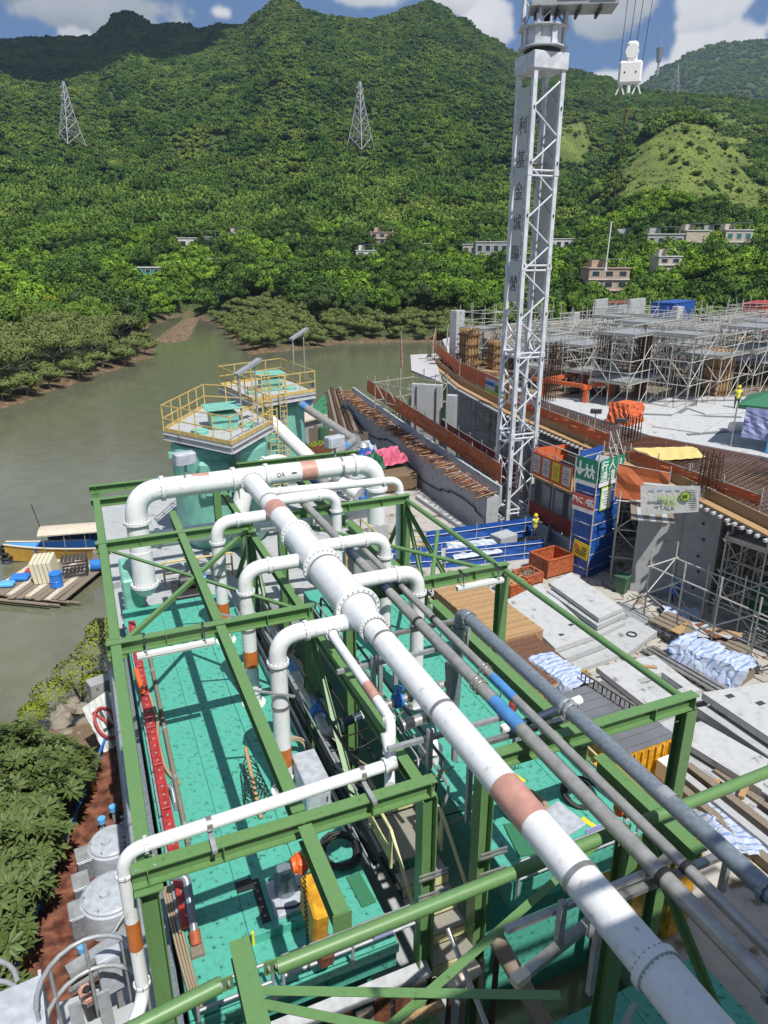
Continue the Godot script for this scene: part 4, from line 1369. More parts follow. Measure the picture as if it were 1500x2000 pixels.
	for k in 3:
		p = thing("branch_pipe", lab[k], "pipe", Vector3.ZERO, 0.0, "white branch pipes to the tank decks")
		var z: float = zz[k]
		var x: float = xx[k]
		var y := 10.52
		run_pipe(p, [V(5.3, y, z), V(x, y, z), V(x, DECK, z)], 0.21, 0.6)
		flange(p, V(x + 0.72, y, z), Vector3.RIGHT, 0.21, 14)
		flange(p, V(x, y - 0.7, z), D, 0.225, 14)
		var yb := 7.35 if k < 2 else 6.85
		if k == 0: yb = 7.0
		band(p, V(x, yb, z), V(x, yb + 0.55, z), 0.211, "band_orange")
		strap(p, V(x, 8.6, z), Vector3.UP, 0.21)
		rect("strap_rail", p, V(2.35, 8.6 + 0.9, z + 0.2), V(x + 0.3, 8.6 + 0.35, z + 0.28), 0.05, 0.05, "galv")
		s = Shape.new(); s.lathe([Vector2(0.36, 0.0), Vector2(0.36, 0.05), Vector2(0.27, 0.06), Vector2(0.25, 0.2)], 24, V(x, DECK, z)); put("foot_flange", s, "pipe_white", p)
		flange(p, V(x, DECK + 0.5, z), D, 0.22, 12)
	# right branches
	lab = ["white branch pipe dropping to the right deck nearest the header", "middle white branch pipe with a doubled flange dropping to the right deck", "white branch pipe dropping to the right deck nearest the camera"]
	zz = [-24.1, -19.35, -16.6]
	xx = [8.25, 8.25, 8.1]
	for k in 3:
		p = thing("branch_pipe", lab[k], "pipe", Vector3.ZERO, 0.0, "white branch pipes to the tank decks")
		var z: float = zz[k]
		var x: float = xx[k]
		var y := 10.52
		run_pipe(p, [V(5.8, y, z), V(x, y, z), V(x, DECK, z)], 0.205, 0.58)
		flange(p, V(x - 0.68, y, z), Vector3.RIGHT, 0.205, 14)
		if k == 1: flange(p, V(6.75, y, z), Vector3.RIGHT, 0.205, 14)
		flange(p, V(x, y - 0.68, z), D, 0.22, 14)
		if k == 1: flange(p, V(x, y - 1.1, z), D, 0.22, 14)
		band(p, V(x, 6.75, z), V(x, 7.35, z), 0.206, "band_orange")
		s = Shape.new(); s.lathe([Vector2(0.36, 0.0), Vector2(0.36, 0.05), Vector2(0.27, 0.06), Vector2(0.25, 0.2)], 24, V(x, DECK, z)); put("foot_flange", s, "pipe_white", p)
	# slimmer pipe along the header to the far right corner
	p = thing("slim_pipe", "slim white pipe along the header with a drop at the right frame corner", "pipe", Vector3.ZERO)
	run_pipe(p, [V(5.7, 10.45, -25.35), V(11.2, 10.5, -24.75), V(11.2, 6.2, -24.75)], 0.16, 0.5)
	for x in [6.4, 10.5]: flange(p, V(x, 10.46, -25.35 + (x - 5.7) * 0.109), Vector3.RIGHT, 0.16, 10)
	flange(p, V(11.2, 9.95, -24.75), D, 0.165, 10)
	band(p, V(11.2, 6.5, -24.75), V(11.2, 7.1, -24.75), 0.16, "band_orange")
	# small white pipe: tee, long slope, swan neck, along the front beam, drop on the left
	p = thing("drain_pipe", "narrow white pipe from the near branch along the front beam and down the left post", "pipe", Vector3.ZERO)
	s = tb(V(4.72, 10.5, -14.5), V(4.72, 10.38, -14.0), 0.14, 0.1, 20); put("tee_cone", s, "pipe_white", p)
	flange(p, V(4.72, 10.45, -14.25), Z, 0.15, 10)
	run_pipe(p, [V(4.72, 10.4, -14.1), V(4.78, 10.25, -10.9), V(4.6, 9.2, -10.55), V(4.5, 9.2, -10.3)], 0.105, 0.25)
	run_pipe(p, [V(4.6, 10.1, -10.75), V(4.6, 9.55, -10.4), V(4.3, 10.22, -9.75), V(-0.42, 10.22, -9.5), V(-0.42, 7.15, -9.45), V(-0.7, 6.95, -9.0), V(-3.6, 6.9, -7.3)], 0.11, 0.38)
	for q in [[4.15, 10.22, -9.74, 1, 0], [-0.05, 10.22, -9.52, 1, 0], [-0.42, 9.8, -9.5, 0, 1], [-0.42, 7.45, -9.45, 0, 1]]:
		flange(p, V(q[0], q[1], q[2]), V(q[3], q[4], 0), 0.12, 8)
	flange(p, V(4.78, 10.2, -11.0), V(0, 0.3, 1), 0.115, 8)
	flange(p, V(4.62, 9.75, -10.6), V(0, 1, 0), 0.12, 8)
	band(p, V(4.757, 10.31, -12.15), V(4.766, 10.285, -11.6), 0.107, "band_salmon")
	band(p, V(-0.42, 8.25, -9.47), V(-0.42, 8.85, -9.48), 0.112, "band_orange")
	for x in [0.95, 3.7]:
		strap(p, V(x, 10.22, -9.5 - (x + 0.4) * 0.053), Vector3.RIGHT, 0.11)
		rect("bracket", p, V(x, 10.06, -9.68), V(x, 10.06, -9.1), 0.08, 0.06, "galv")
	# grey pipes on the right
	p = thing("grey_pipe", "thick grey pipe with a blue band, left of the grey pair", "pipe", Vector3.ZERO, 0.0, "pair of grey pipes")
	s = tb(V(7.05, 10.2, -25.0), V(7.05, 10.2, -3.9), 0.14, 0.14, 22); put("pipe_length", s, "pipe_grey", p)
	flange(p, V(7.05, 10.2, -11.25), Z, 0.15, 10, "steel"); flange(p, V(7.05, 10.2, -11.4), Z, 0.15, 10, "steel"); flange(p, V(7.05, 10.2, -3.95), Z, 0.155, 10, "pipe_galv")
	band(p, V(7.05, 10.2, -10.7), V(7.05, 10.2, -9.7), 0.141, "band_blue")
	band(p, V(7.05, 10.2, -16.9), V(7.05, 10.2, -16.2), 0.141, "band_navy"); band(p, V(7.05, 10.2, -19.3), V(7.05, 10.2, -18.5), 0.141, "band_navy")
	for z in [-14.4, -5.9]: band(p, V(7.05, 10.2, z), V(7.05, 10.2, z + 0.1), 0.152, "black_rubber", "clamp")
	p = thing("grey_pipe", "thin grey pipe with a blue band, right of the grey pair", "pipe", Vector3.ZERO, 0.0, "pair of grey pipes")
	s = tb(V(7.5, 10.2, -20.4), V(7.5, 10.2, -3.9), 0.095, 0.095, 20); put("pipe_length", s, "pipe_grey", p)
	flange(p, V(7.5, 10.2, -11.75), Z, 0.105, 8, "steel"); flange(p, V(7.5, 10.2, -11.88), Z, 0.105, 8, "steel")
	band(p, V(7.5, 10.2, -11.5), V(7.5, 10.2, -10.6), 0.096, "band_blue"); band(p, V(7.5, 10.2, -17.0), V(7.5, 10.2, -16.4), 0.096, "band_navy")
	for z in [-14.4, -5.9]: band(p, V(7.5, 10.2, z), V(7.5, 10.2, z + 0.1), 0.107, "black_rubber", "clamp")
	for z in [-14.5, -9.9, -6.0, -18.0]:
		var br := thing("pipe_support", "galvanised channel bracket under the grey pipes, " + {-14.5: "second from the back", -9.9: "third from the back", -6.0: "nearest the camera", -18.0: "farthest back"}[z], "bracket", V(7.0, 10.0, z), 0.0, "channel brackets under the grey pipes")
		rect("channel", br, V(-1.0, -0.06, 0), V(1.7, -0.06, 0), 0.12, 0.09, "steel")
		rect("upright", br, V(-0.95, -0.1, 0), V(-0.95, -1.9, 0), 0.1, 0.1, "galv")
		rect("upright", br, V(1.6, -0.1, 0), V(1.6, -0.9, 0), 0.1, 0.1, "galv")
	# blue-grey galvanised pipe with its elbow
	p = thing("galvanised_pipe", "blue-grey galvanised pipe above the right edge beam, elbowed down at its far end", "pipe", Vector3.ZERO)
	run_pipe(p, [V(8.05, 7.4, -14.15), V(8.05, 10.5, -14.0), V(8.0, 10.5, -5.0), V(7.95, 10.5, -4.2)], 0.15, 0.32, "pipe_galv")
	flange(p, V(8.04, 10.5, -13.55), Z, 0.165, 10, "pipe_galv"); flange(p, V(8.03, 10.5, -9.45), Z, 0.165, 10, "galv"); flange(p, V(8.03, 10.5, -9.6), Z, 0.165, 10, "galv"); flange(p, V(7.99, 10.5, -4.9), Z, 0.165, 10, "pipe_galv")
	flange(p, V(8.05, 10.0, -14.03), D, 0.165, 10, "pipe_galv")
	band(p, V(8.02, 10.5, -7.0), V(8.02, 10.5, -6.75), 0.153, "galv", "clamp")
	p = thing("elbow_pipe", "short grey elbow pipe rising from the right deck beside the main pipe", "pipe", Vector3.ZERO)
	run_pipe(p, [V(8.15, 8.6, -14.6), V(8.15, 7.3, -14.4), V(6.6, 7.2, -14.35)], 0.16, 0.4, "pipe_grey")
	flange(p, V(8.15, 8.0, -14.5), D, 0.17, 10, "steel")
	band(p, V(7.3, 7.24, -14.37), V(7.7, 7.26, -14.38), 0.165, "dark_metal", "clamp")

# ---------------------------------------------------------------- fittings on the plant
func coil(called: String, at: Vector3, r: float, turns: int, th: float, m: String, label: String, tilt := 0.0):
	var pts := []
	for k in turns * 14 + 1:
		var t := TAU * k / 14.0
		var rr := r * (1.0 + 0.12 * sin(t * 0.37) + 0.05 * sin(t * 1.7))
		pts.append(V(cos(t) * rr, th * 0.9 * (k / 14.0) * 0.7 + 0.03 * sin(t * 0.9), sin(t) * rr))
	var s := Shape.new()
	s.pipe(pts, th, 6)
	var o := solo(called, s, m, label, "hose")
	o.position = at
	o.rotation.x = tilt

func hoist(at: Vector3, label: String):
	var t := thing("chain_hoist", label, "hoist", at)
	var s := Shape.new(); s.box(V(0, -0.25, 0), V(0.22, 0.32, 0.3), BI, 0.06); put("body", s, "orange_bright", t)
	s = tb(V(-0.16, -0.25, 0), V(0.16, -0.25, 0), 0.13, 0.13, 14); put("drum", s, "orange_bright", t)
	s = Shape.new(); s.pipe([V(0, 0, 0), V(0.06, -0.06, 0), V(0, -0.12, 0)], 0.025, 6); put("hook", s, "galv", t)
	var pts := Shape.new()
	for k in 44:   # chain links
		var y := -0.42 - k * 0.055
		var d := V(0.022, 0, 0) if k % 2 else V(0, 0, 0.022)
		pts.tube(V(0.05, y, 0) - d + V(0, 0.02, 0), V(0.05, y, 0) - d - V(0, 0.045, 0), 0.008, 0.008, 5)
		pts.tube(V(0.05, y, 0) + d + V(0, 0.02, 0), V(0.05, y, 0) + d - V(0, 0.045, 0), 0.008, 0.008, 5)
	put("chain", pts, "dark_metal", t)

func guard_rail(label: String, pts: Array, h: float, r: float, m: String, group := "", mid := 2, posts := true) -> Node3D:
	var t := thing("guard_rail", label, "railing", Vector3.ZERO, 0.0, group)
	for k in pts.size() - 1:
		var a: Vector3 = pts[k]
		var b: Vector3 = pts[k + 1]
		for q in mid:
			var y := h * (1.0 - q / float(mid))
			bar("rail", t, a + V(0, y, 0), b + V(0, y, 0), r, m)
		var n := int(maxf(1.0, (b - a).length() / 1.3))
		for q in n + (1 if k == pts.size() - 2 else 0):
			var p := a.lerp(b, q / float(n))
			bar("stanchion", t, p, p + V(0, h, 0), r, m)
	return t

func tube_light(a: Vector3, b: Vector3, label: String):
	var t := thing("tube_light", label, "lamp", Vector3.ZERO)
	rect("housing", t, a, b, 0.16, 0.09, "white")
	rect("diffuser", t, a + V(0, -0.07, 0), b + V(0, -0.07, 0), 0.12, 0.05, "banner_white")
	for k in [0.12, 0.88]:
		var p := a.lerp(b, k)
		rect("hanger", t, p + V(0, 0.05, 0.09), p + V(0, 0.5, 0.0), 0.04, 0.04, "galv")
		rect("hanger_arm", t, p + V(0, 0.46, -0.25), p + V(0, 0.46, 0.25), 0.05, 0.04, "dark_metal")

func valve(parent: Node, at: Vector3, d: Vector3, r: float):
	var s := Shape.new(); s.tube(at - d * 0.12, at + d * 0.12, r * 1.35, r * 1.35, 18); put("valve_body", s, "plastic_blue", parent)
	s = tb(at, at + V(0, r * 2.6, 0), r * 0.35, r * 0.3, 10); put("valve_stem", s, "plastic_blue", parent)
	s = Shape.new()
	var pts := []
	for k in 17: pts.append(at + V(cos(TAU * k / 16) * r, r * 2.6, sin(TAU * k / 16) * r))
	s.pipe(pts, 0.02, 6); put("hand_wheel", s, "plastic_blue", parent)

func make_plant_details():
	var s: Shape
	# red cable trunking in lengths
	var t := thing("cable_trunking", "red painted cable trunking along the left edge of the teal deck", "trunking", V(0.5, DECK, 0))
	for k in 8:
		var z := -24.8 + k * 1.7
		s = bx(V(0.0, 0.32, z + 0.82), V(0.24, 0.16, 1.62), BI, 0.012); put("trunking_length", s, "red_paint", t)
		for q in 5:
			bar("lid_bolt", t, V(0.0, 0.4, z + 0.2 + q * 0.32), V(0.0, 0.418, z + 0.2 + q * 0.32), 0.03, "galv")
		block("leg", t, V(0, 0.12, z + 0.3), V(0.06, 0.24, 0.06), "galv")
		s = bx(V(-0.16, 0.2, z + 0.82), V(0.05, 0.05, 1.6)); put("side_rail", s, "galv", t)
	s = tb(V(0.36, 6.55, -21.0), V(0.44, 6.62, -19.6), 0.09, 0.07, 12)
	solo("float_buoy", s, "orange_bright", "bright orange float lying on the red trunking under the cross beam", "float")
	t = thing("rusty_pipe", "thin rusty pipe lying along the left side of the teal deck", "pipe", Vector3.ZERO)
	s = tb(V(0.88, DECK + 0.12, -23.0), V(0.84, DECK + 0.12, -13.6), 0.06, 0.06, 12); put("pipe_length", s, "timber_grey", t)
	for z in [-21.5, -18.2, -16.0, -14.2]:
		s = tb(V(0.86, DECK + 0.12, z - 0.05), V(0.86, DECK + 0.12, z + 0.05), 0.085, 0.085, 12); put("clamp", s, "galv", t)
		s = bx(V(0.86, DECK + 0.03, z), V(0.2, 0.06, 0.08)); put("saddle", s, "galv", t)
	s = Shape.new(); s.pipe(bend([V(0.62, 6.5, -19.6), V(0.72, 6.3, -18.6), V(0.6, 6.28, -17.4), V(0.68, 6.1, -16.4), V(0.95, 6.04, -15.8)], 0.4), 0.05, 8)
	solo("rope", s, "cable_tan", "pale rope draped along the red trunking", "rope")
	s = Shape.new(); s.pipe(bend([V(0.5, 6.3, -15.6), V(0.72, 6.3, -15.5), V(0.74, 6.0, -15.1), V(0.74, 6.02, -14.9)], 0.12), 0.06, 12)
	solo("drain_elbow", s, "pipe_galv", "dark grey drain elbow beside the red trunking", "pipe")
	t = thing("vent_elbow", "grey vent elbow with an orange cap standing at the near left deck corner", "pipe", Vector3.ZERO)
	s = Shape.new(); s.pipe(bend([V(0.3, 6.95, -12.0), V(0.62, 6.95, -11.9), V(0.6, 6.25, -11.1)], 0.16), 0.085, 14); put("elbow", s, "pipe_galv", t)
	s = tb(V(0.6, 6.3, -11.12), V(0.6, 6.12, -10.95), 0.11, 0.11, 14); put("cap", s, "skip_orange", t)
	s = bx(V(0.6, 6.04, -10.85), V(0.26, 0.1, 0.26)); put("foot", s, "timber_grey", t)
	# pale bundle of hoses at the near left corner
	for k in 4:
		s = Shape.new(); s.pipe(bend([V(0.15 + k * 0.05, 6.1, -12.6), V(0.22 + k * 0.06, 6.07, -11.2), V(0.3 + k * 0.05, 6.07, -10.2), V(0.36 + k * 0.06, 6.2, -9.6)], 0.4), 0.028, 6)
		solo("hose", s, "cable_tan", "tan hose of the bundle beside the near left post", "hose", "hoses beside the near left post")
	# pole wound with black cable
	t = thing("cable_pole", "pale pole wound with black cable leaning on the teal deck", "pole", V(2.6, DECK, -14.7))
	s = tb(V(0.05, 0.9, -0.8), V(0, 0.05, 0.9), 0.05, 0.05, 10); put("pole", s, "timber", t)
	for q in 7:
		s = Shape.new()
		var pts := []
		for k in 15:
			var a := TAU * k / 14.0
			pts.append(V(0.06 + cos(a) * (0.16 + 0.03 * q), 0.62 - q * 0.07 + 0.02 * sin(a * 3.0), -0.3 + q * 0.12 + sin(a) * 0.42))
		s.pipe(pts, 0.016, 5); put("cable_loop", s, "black_rubber", t)
	# deck opening with its pump, kick plate
	t = thing("deck_opening", "black slot opening in the near teal deck with a bolted frame", "hatch", Vector3.ZERO)
	s = bx(V(2.03, DECK + 0.012, -11.55), V(0.18, 0.02, 1.15)); put("slot", s, "black_rubber", t)
	s = bx(V(1.8, DECK + 0.015, -12.05), V(0.36, 0.02, 0.3)); put("slot_end", s, "black_rubber", t)
	for k in 5: bar("bolt", t, V(2.03, DECK + 0.02, -12.0 + k * 0.22), V(2.03, DECK + 0.04, -12.0 + k * 0.22), 0.025, "galv")
	t = thing("sump_pump", "grey pump motor on a pale base plate beside the slot opening", "pump", V(2.62, DECK, -11.4))
	s = bx(V(0, 0.06, 0), V(0.8, 0.12, 0.95), BI, 0.02); put("base_plate", s, "cabinet", t)
	s = tb(V(-0.05, 0.12, -0.1), V(-0.05, 0.62, -0.1), 0.24, 0.22, 20); put("motor", s, "pipe_galv", t)
	s = tb(V(-0.05, 0.62, -0.1), V(-0.05, 0.72, -0.1), 0.25, 0.16, 20); put("fan_cover", s, "pipe_galv", t)
	s = Shape.new(); s.pipe(bend([V(0.2, 0.3, 0.1), V(0.4, 0.4, 0.3), V(0.1, 0.15, 0.45), V(-0.35, 0.14, 0.3)], 0.2), 0.025, 6); put("cable", s, "black_rubber", t)
	s = bx(V(2.6, DECK + 0.11, -10.6), V(1.85, 0.22, 0.04)); solo("kick_plate", s, "deck_teal", "teal kick plate in front of the sump pump", "plate")
	s = bx(V(1.66, DECK + 0.16, -10.6), V(0.05, 0.32, 0.06)); solo("edge_marker", s, "sign_yellow", "small yellow marker post at the end of the kick plate", "marker")
	s = bx(V(4.1, DECK + 0.03, -10.95), V(0.32, 0.03, 0.85), Basis(Vector3.UP, 0.05)); solo("rubber_mat", s, "net_green", "dark green rubber mat on the near teal deck", "mat")
	t = thing("load_bag", "brown and yellow load slung under the hoist beam end", "bag", V(2.72, 7.0, -9.8))
	s = bx(V(0, 0.3, 0), V(0.3, 1.0, 0.9), Basis(Vector3.RIGHT, 0.2), 0.05); put("bag", s, "yellow_paint", t)
	s = bx(V(0.05, -0.35, 0.35), V(0.3, 0.4, 0.5), Basis(Vector3.RIGHT, 0.2), 0.05); put("crate", s, "rust", t)
	hoist(V(2.3, TOP - 0.36, -9.0), "orange chain hoist hanging from the beam end over the near teal deck")
	hoist(V(8.7, 9.0, -8.4), "orange chain hoist on the right edge beam above the yellow container")
	tube_light(V(0.35, 9.62, -16.5), V(2.25, 9.62, -16.5), "long white tube light under the third cross beam on the left")
	tube_light(V(9.5, 9.6, -16.8), V(11.1, 9.6, -16.8), "long white tube light under the cross beam on the right")
	guard_rail("grey tube guard rail at the near edge of the left deck", [V(0.4, 6.0, -9.3), V(1.75, 6.0, -9.32)], 1.0, 0.035, "galv")
	guard_rail("grey tube guard rail beside the cream stair", [V(1.95, 6.0, -9.34), V(4.7, 6.0, -9.4)], 1.0, 0.035, "galv")
	s = bx(V(3.95, 6.75, -9.33), V(0.4, 0.4, 0.02)); solo("notice_board", s, "lilac", "blank lilac notice board on the guard rail beside the cream stair", "board")
	s = bx(V(9.6, 6.55, -9.85), V(0.9, 0.4, 0.02)); solo("notice_board", s, "lilac", "blank lilac notice board on the right deck rail", "board")
	guard_rail("grey tube guard rail at the near edge of the right deck", [V(7.3, 5.7, -9.7), V(10.6, 5.7, -9.75)], 1.0, 0.035, "galv")
	# walkway ledges below the guard rail: galvanised gutter and sheet piles
	t = thing("gutter", "galvanised gutter trough along the near edge of the left deck", "gutter", Vector3.ZERO)
	s = bx(V(3.2, 5.4, -9.2), V(3.4, 0.03, 0.3), Basis(Vector3.RIGHT, 0.35)); put("trough", s, "galv", t)
	s = bx(V(3.2, 5.37, -9.06), V(3.4, 0.1, 0.03)); put("lip", s, "galv", t)
	t = thing("sheet_pile_wall", "rusty timber and sheet pile wall with green walers below the left deck", "wall", V(0.6, 0, -9.0))
	for k in 11:
		s = bx(V(k * 0.4, 3.1, 0.05 if k % 2 else -0.08), V(0.36, 4.4, 0.12), BI, 0.02); put("pile", s, "timber_grey" if k % 3 == 1 else "rust", t)
	for y in [2.6, 4.4]:
		s = Shape.new(); s.ibeam(V(-0.3, y, 0.3), V(4.3, y, 0.3), Vector3.UP, 0.25, 0.25, 0.03); put("waler", s, "frame_green", t)
	for k in 4:
		s = bx(V(0.5 + k * 1.1, 4.9, 0.35), V(0.3, 0.5, 0.35), BI, 0.02); put("bracket", s, "frame_green", t)
	s = bx(V(2.3, 5.1, 0.42), V(4.0, 0.14, 0.14)); put("timber_runner", s, "timber", t)
	# cream stair and landing between the two halves
	t = thing("access_stair", "cream painted steel stair and landing between the two tank decks", "stair", V(5.45, 0, -10.8))
	for k in 4:
		s = bx(V(0, 5.25 + k * 0.3, 1.35 - k * 0.42), V(1.1, 0.05, 0.4)); put("tread", s, "grate", t)
		s = bx(V(0, 5.12 + k * 0.3, 1.56 - k * 0.42), V(1.1, 0.22, 0.02)); put("riser", s, "cream", t)
	s = bx(V(0, 6.4, -0.85), V(1.2, 0.06, 1.3)); put("landing", s, "grate", t)
	for x in [-0.62, 0.62]:
		for z in [-1.45, -0.2, 1.1]:
			rect("post", t, V(x, 4.9 if z > 0.5 else 6.3, z), V(x, 7.35 if z < 0.5 else 6.3, z), 0.06, 0.06, "cream")
		rect("hand_rail", t, V(x, 7.35, -1.5), V(x, 7.35, -0.2), 0.06, 0.06, "cream")
		rect("hand_rail", t, V(x, 7.35, -0.2), V(x, 6.3, 1.1), 0.06, 0.06, "cream")
		s = bx(V(x, 6.62, -0.85), V(0.03, 0.36, 1.3)); put("toe_panel", s, "cream", t)
	s = bx(V(0, 6.7, -1.5), V(1.2, 0.36, 0.05)); put("end_panel", s, "cream", t)
	s = tb(V(-0.3, 5.0, 1.9), V(0.5, 5.05, 1.75), 0.16, 0.16, 16); solo("insulation_roll", s, "canopy_cream", "pale roll lying at the foot of the cream stair", "roll").position = V(5.45, 0, -10.8)
	for y in [7.4, 7.9]:
		for x in [4.83, 6.15]:
			var cs := thing("conduit_clamp", "pair of steel clamp rails on the " + ("left" if x < 5 else "right") + " post by the stair, " + ("lower" if y < 7.5 else "upper"), "bracket", V(x, y, -9.1), 0.0, "clamp rails on the posts by the stair")
			for q in 2: rect("rail", cs, V(-0.25, q * 0.1, 0), V(0.35, q * 0.1, 0.02), 0.04, 0.04, "steel")
	# conduits and dark pipes in the sump
	var cols := ["pipe_galv", "dark_metal", "pipe_grey", "dark_metal", "galv", "dark_metal", "black_rubber", "pipe_grey"]
	for k in 8:
		var x := 4.55 + k * 0.3
		var y: float = [5.6, 5.2, 5.0, 4.2, 4.0, 4.6, 5.1, 5.5][k]
		s = tb(V(x, y, -26.0), V(x + 0.1, y, -11.8 - 0.4 * (k % 3)), 0.05 + 0.02 * (k % 3), 0.05 + 0.02 * (k % 3), 10)
		solo("conduit", s, cols[k], "long conduit in the dark sump between the tanks, " + ["first", "second", "third", "fourth", "fifth", "sixth", "seventh", "eighth"][k] + " from the left", "pipe", "conduits in the sump")
	t = thing("ladder_tray", "galvanised cable ladder running through the sump", "cable tray", V(5.2, 5.9, 0))
	for x in [-0.25, 0.25]: rect("side_rail", t, V(x, 0, -25.5), V(x, 0, -12.6), 0.03, 0.1, "galv")
	for k in 24: rect("rung", t, V(-0.25, 0, -25.2 + k * 0.53), V(0.25, 0, -25.2 + k * 0.53), 0.03, 0.03, "galv")
	t = thing("valve_pipe", "grey pipe with a blue band and blue valve above the sump", "pipe", Vector3.ZERO)
	run_pipe(t, [V(4.72, 7.25, -21.5), V(4.7, 7.2, -15.6), V(4.72, 7.05, -15.0), V(5.1, 7.15, -15.05)], 0.135, 0.25, "pipe_grey")
	band(t, V(4.71, 7.22, -18.6), V(4.71, 7.22, -17.8), 0.137, "band_blue"); band(t, V(4.71, 7.22, -20.4), V(4.71, 7.22, -19.2), 0.137, "band_navy")
	valve(t, V(4.7, 7.2, -15.75), V(0, 0, 1), 0.15)
	flange(t, V(5.15, 7.16, -15.06), Vector3.RIGHT, 0.15, 8, "steel")
	t = thing("cross_pipe", "black and grey pipe crossing the sump to a blue valve on the right deck", "pipe", Vector3.ZERO)
	s = tb(V(5.2, 7.2, -15.07), V(6.2, 7.28, -15.2), 0.115, 0.115, 18); put("black_length", s, "band_navy", t)
	s = tb(V(6.2, 7.28, -15.2), V(8.4, 7.4, -15.4), 0.12, 0.12, 18); put("grey_length", s, "pipe_grey", t)
	valve(t, V(6.9, 7.32, -15.27), Vector3.RIGHT, 0.15)
	flange(t, V(6.6, 7.3, -15.24), Vector3.RIGHT, 0.13, 8, "steel"); flange(t, V(7.3, 7.34, -15.3), Vector3.RIGHT, 0.13, 8, "steel")
	for x in [5.5, 5.75]: band(t, V(x, 7.225 + (x - 5.5) * 0.08, -15.11 - (x - 5.5) * 0.13), V(x + 0.04, 7.228 + (x - 5.5) * 0.08, -15.115 - (x - 5.5) * 0.13), 0.118, "white", "label_ring")
	t = thing("control_cabinet", "grey steel control cabinet beside the near branch pipe", "cabinet", V(3.95, DECK, -14.0))
	s = bx(V(0, 0.5, 0), V(0.62, 1.0, 1.3), BI, 0.02); put("housing", s, "cabinet", t)
	s = bx(V(0, 0.5, 0.66), V(0.54, 0.86, 0.02)); put("door", s, "cabinet", t)
	s = bx(V(0.2, 0.5, 0.68), V(0.03, 0.14, 0.03)); put("handle", s, "dark_metal", t.get_node("door"))
	coil("hose_coil", V(3.95, DECK + 0.25, -15.6), 0.36, 6, 0.035, "cable_tan", "tan hose coil behind the control cabinet", 0.9)
	coil("hose_coil", V(4.0, DECK + 0.12, -12.0), 0.42, 5, 0.04, "black_rubber", "black hose coil on the deck beside the cream stair", 0.15)
	coil("hose_coil", V(8.7, DECK + 0.1, -11.5), 0.5, 5, 0.035, "cable_tan", "tan hose coil on the right deck under the grey pipes", 0.25)
	coil("hose_coil", V(10.2, DECK + 0.1, -11.4), 0.4, 6, 0.03, "black_rubber", "black hose coil by the yellow container on the right deck", 0.3)
	# small bore pipes at the edges of the sump
	for k in 9:
		var x: float = [4.3, 4.42, 4.5, 6.95, 7.05, 7.15, 4.38, 7.3, 4.55][k]
		var y: float = [6.2, 6.35, 6.75, 6.3, 6.6, 6.95, 7.5, 6.15, 8.1][k]
		s = Shape.new(); s.pipe(bend([V(x, y - 1.2, -25.0 + k * 0.4), V(x, y, -24.9 + k * 0.4), V(x, y, -12.4 - 0.5 * (k % 4)), V(x + (0.5 if x < 6 else -0.5), y - 0.9, -12.2 - 0.5 * (k % 4))], 0.25), 0.03 + 0.008 * (k % 3), 8)
		solo("small_pipe", s, ["galv", "pipe_grey", "dark_metal"][k % 3], ["galvanised", "pale grey", "black"][k % 3] + " small bore pipe along the " + ("left" if x < 6 else "right") + " edge of the sump", "pipe", "small bore pipes along the sump")
	# wires across the sump
	for k in 7:
		var a := V(4.4 + rng.randf() * 0.5, 6.6 + rng.randf() * 0.4, -16.5 + k * 0.75)
		var b := V(7.0 + rng.randf() * 0.4, 6.3 + rng.randf() * 0.6, -16.0 + k * 0.7 + rng.randf())
		s = Shape.new(); s.pipe(bend([a, a.lerp(b, 0.35) + V(0, -0.7, 0.2), a.lerp(b, 0.7) + V(0, -0.6, -0.2), b], 0.8), 0.022, 6)
		solo("cable", s, "black_rubber" if k % 2 else "cable_tan", ("black" if k % 2 else "tan") + " slack cable hanging over the sump between the two decks", "cable", "slack cables over the sump")
	# right deck: rail, extinguishers, boxes
	guard_rail("cream guard rail along the outer edge of the right deck", [V(10.7, 6.0, -24.0), V(10.7, 6.0, -10.5)], 1.1, 0.03, "cream", "", 3)
	for z in [-14.9, -13.3]:
		t = thing("fire_extinguisher", "red fire extinguisher at the right deck rail, " + ("far one" if z < -14 else "near one"), "extinguisher", V(10.45, DECK, z), 0.0, "extinguishers at the right deck rail")
		s = Shape.new(); s.lathe([Vector2(0, 0), Vector2(0.1, 0), Vector2(0.105, 0.05), Vector2(0.105, 0.5), Vector2(0.06, 0.6), Vector2(0.03, 0.62), Vector2(0.03, 0.68), Vector2(0, 0.68)], 16); put("cylinder", s, "red_paint", t)
		s = bx(V(0, 0.7, 0.03), V(0.04, 0.04, 0.16)); put("handle", s, "black_rubber", t)
		s = Shape.new(); s.pipe(bend([V(0, 0.66, 0), V(0.15, 0.6, 0), V(0.13, 0.2, 0.02)], 0.1), 0.015, 6); put("hose", s, "black_rubber", t)
	s = bx(V(9.3, DECK + 0.06, -10.9), V(0.8, 0.1, 0.9), Basis(Vector3.UP, 0.2), 0.02); solo("cover_plate", s, "cabinet", "grey cover plate on the near right deck", "plate")
	s = bx(V(8.1, DECK + 0.03, -10.8), V(0.5, 0.03, 1.0), Basis(Vector3.UP, -0.2)); solo("rubber_mat", s, "net_green", "dark green rubber mat on the near right deck", "mat")
	for k in [[9.9, -10.6], [9.2, -12.6]]:
		s = bx(V(k[0], DECK + 0.01, k[1]), V(0.14, 0.012, 0.4), Basis(Vector3.UP, 0.3)); solo("edge_marker", s, "sign_yellow", "yellow painted dash on the right deck, " + ("near" if k[1] > -11 else "far"), "marker", "yellow dashes on the right deck")
	t = thing("mesh_panel", "green wire mesh panel standing on the right deck under the pipes", "panel", V(8.9, DECK, -12.9))
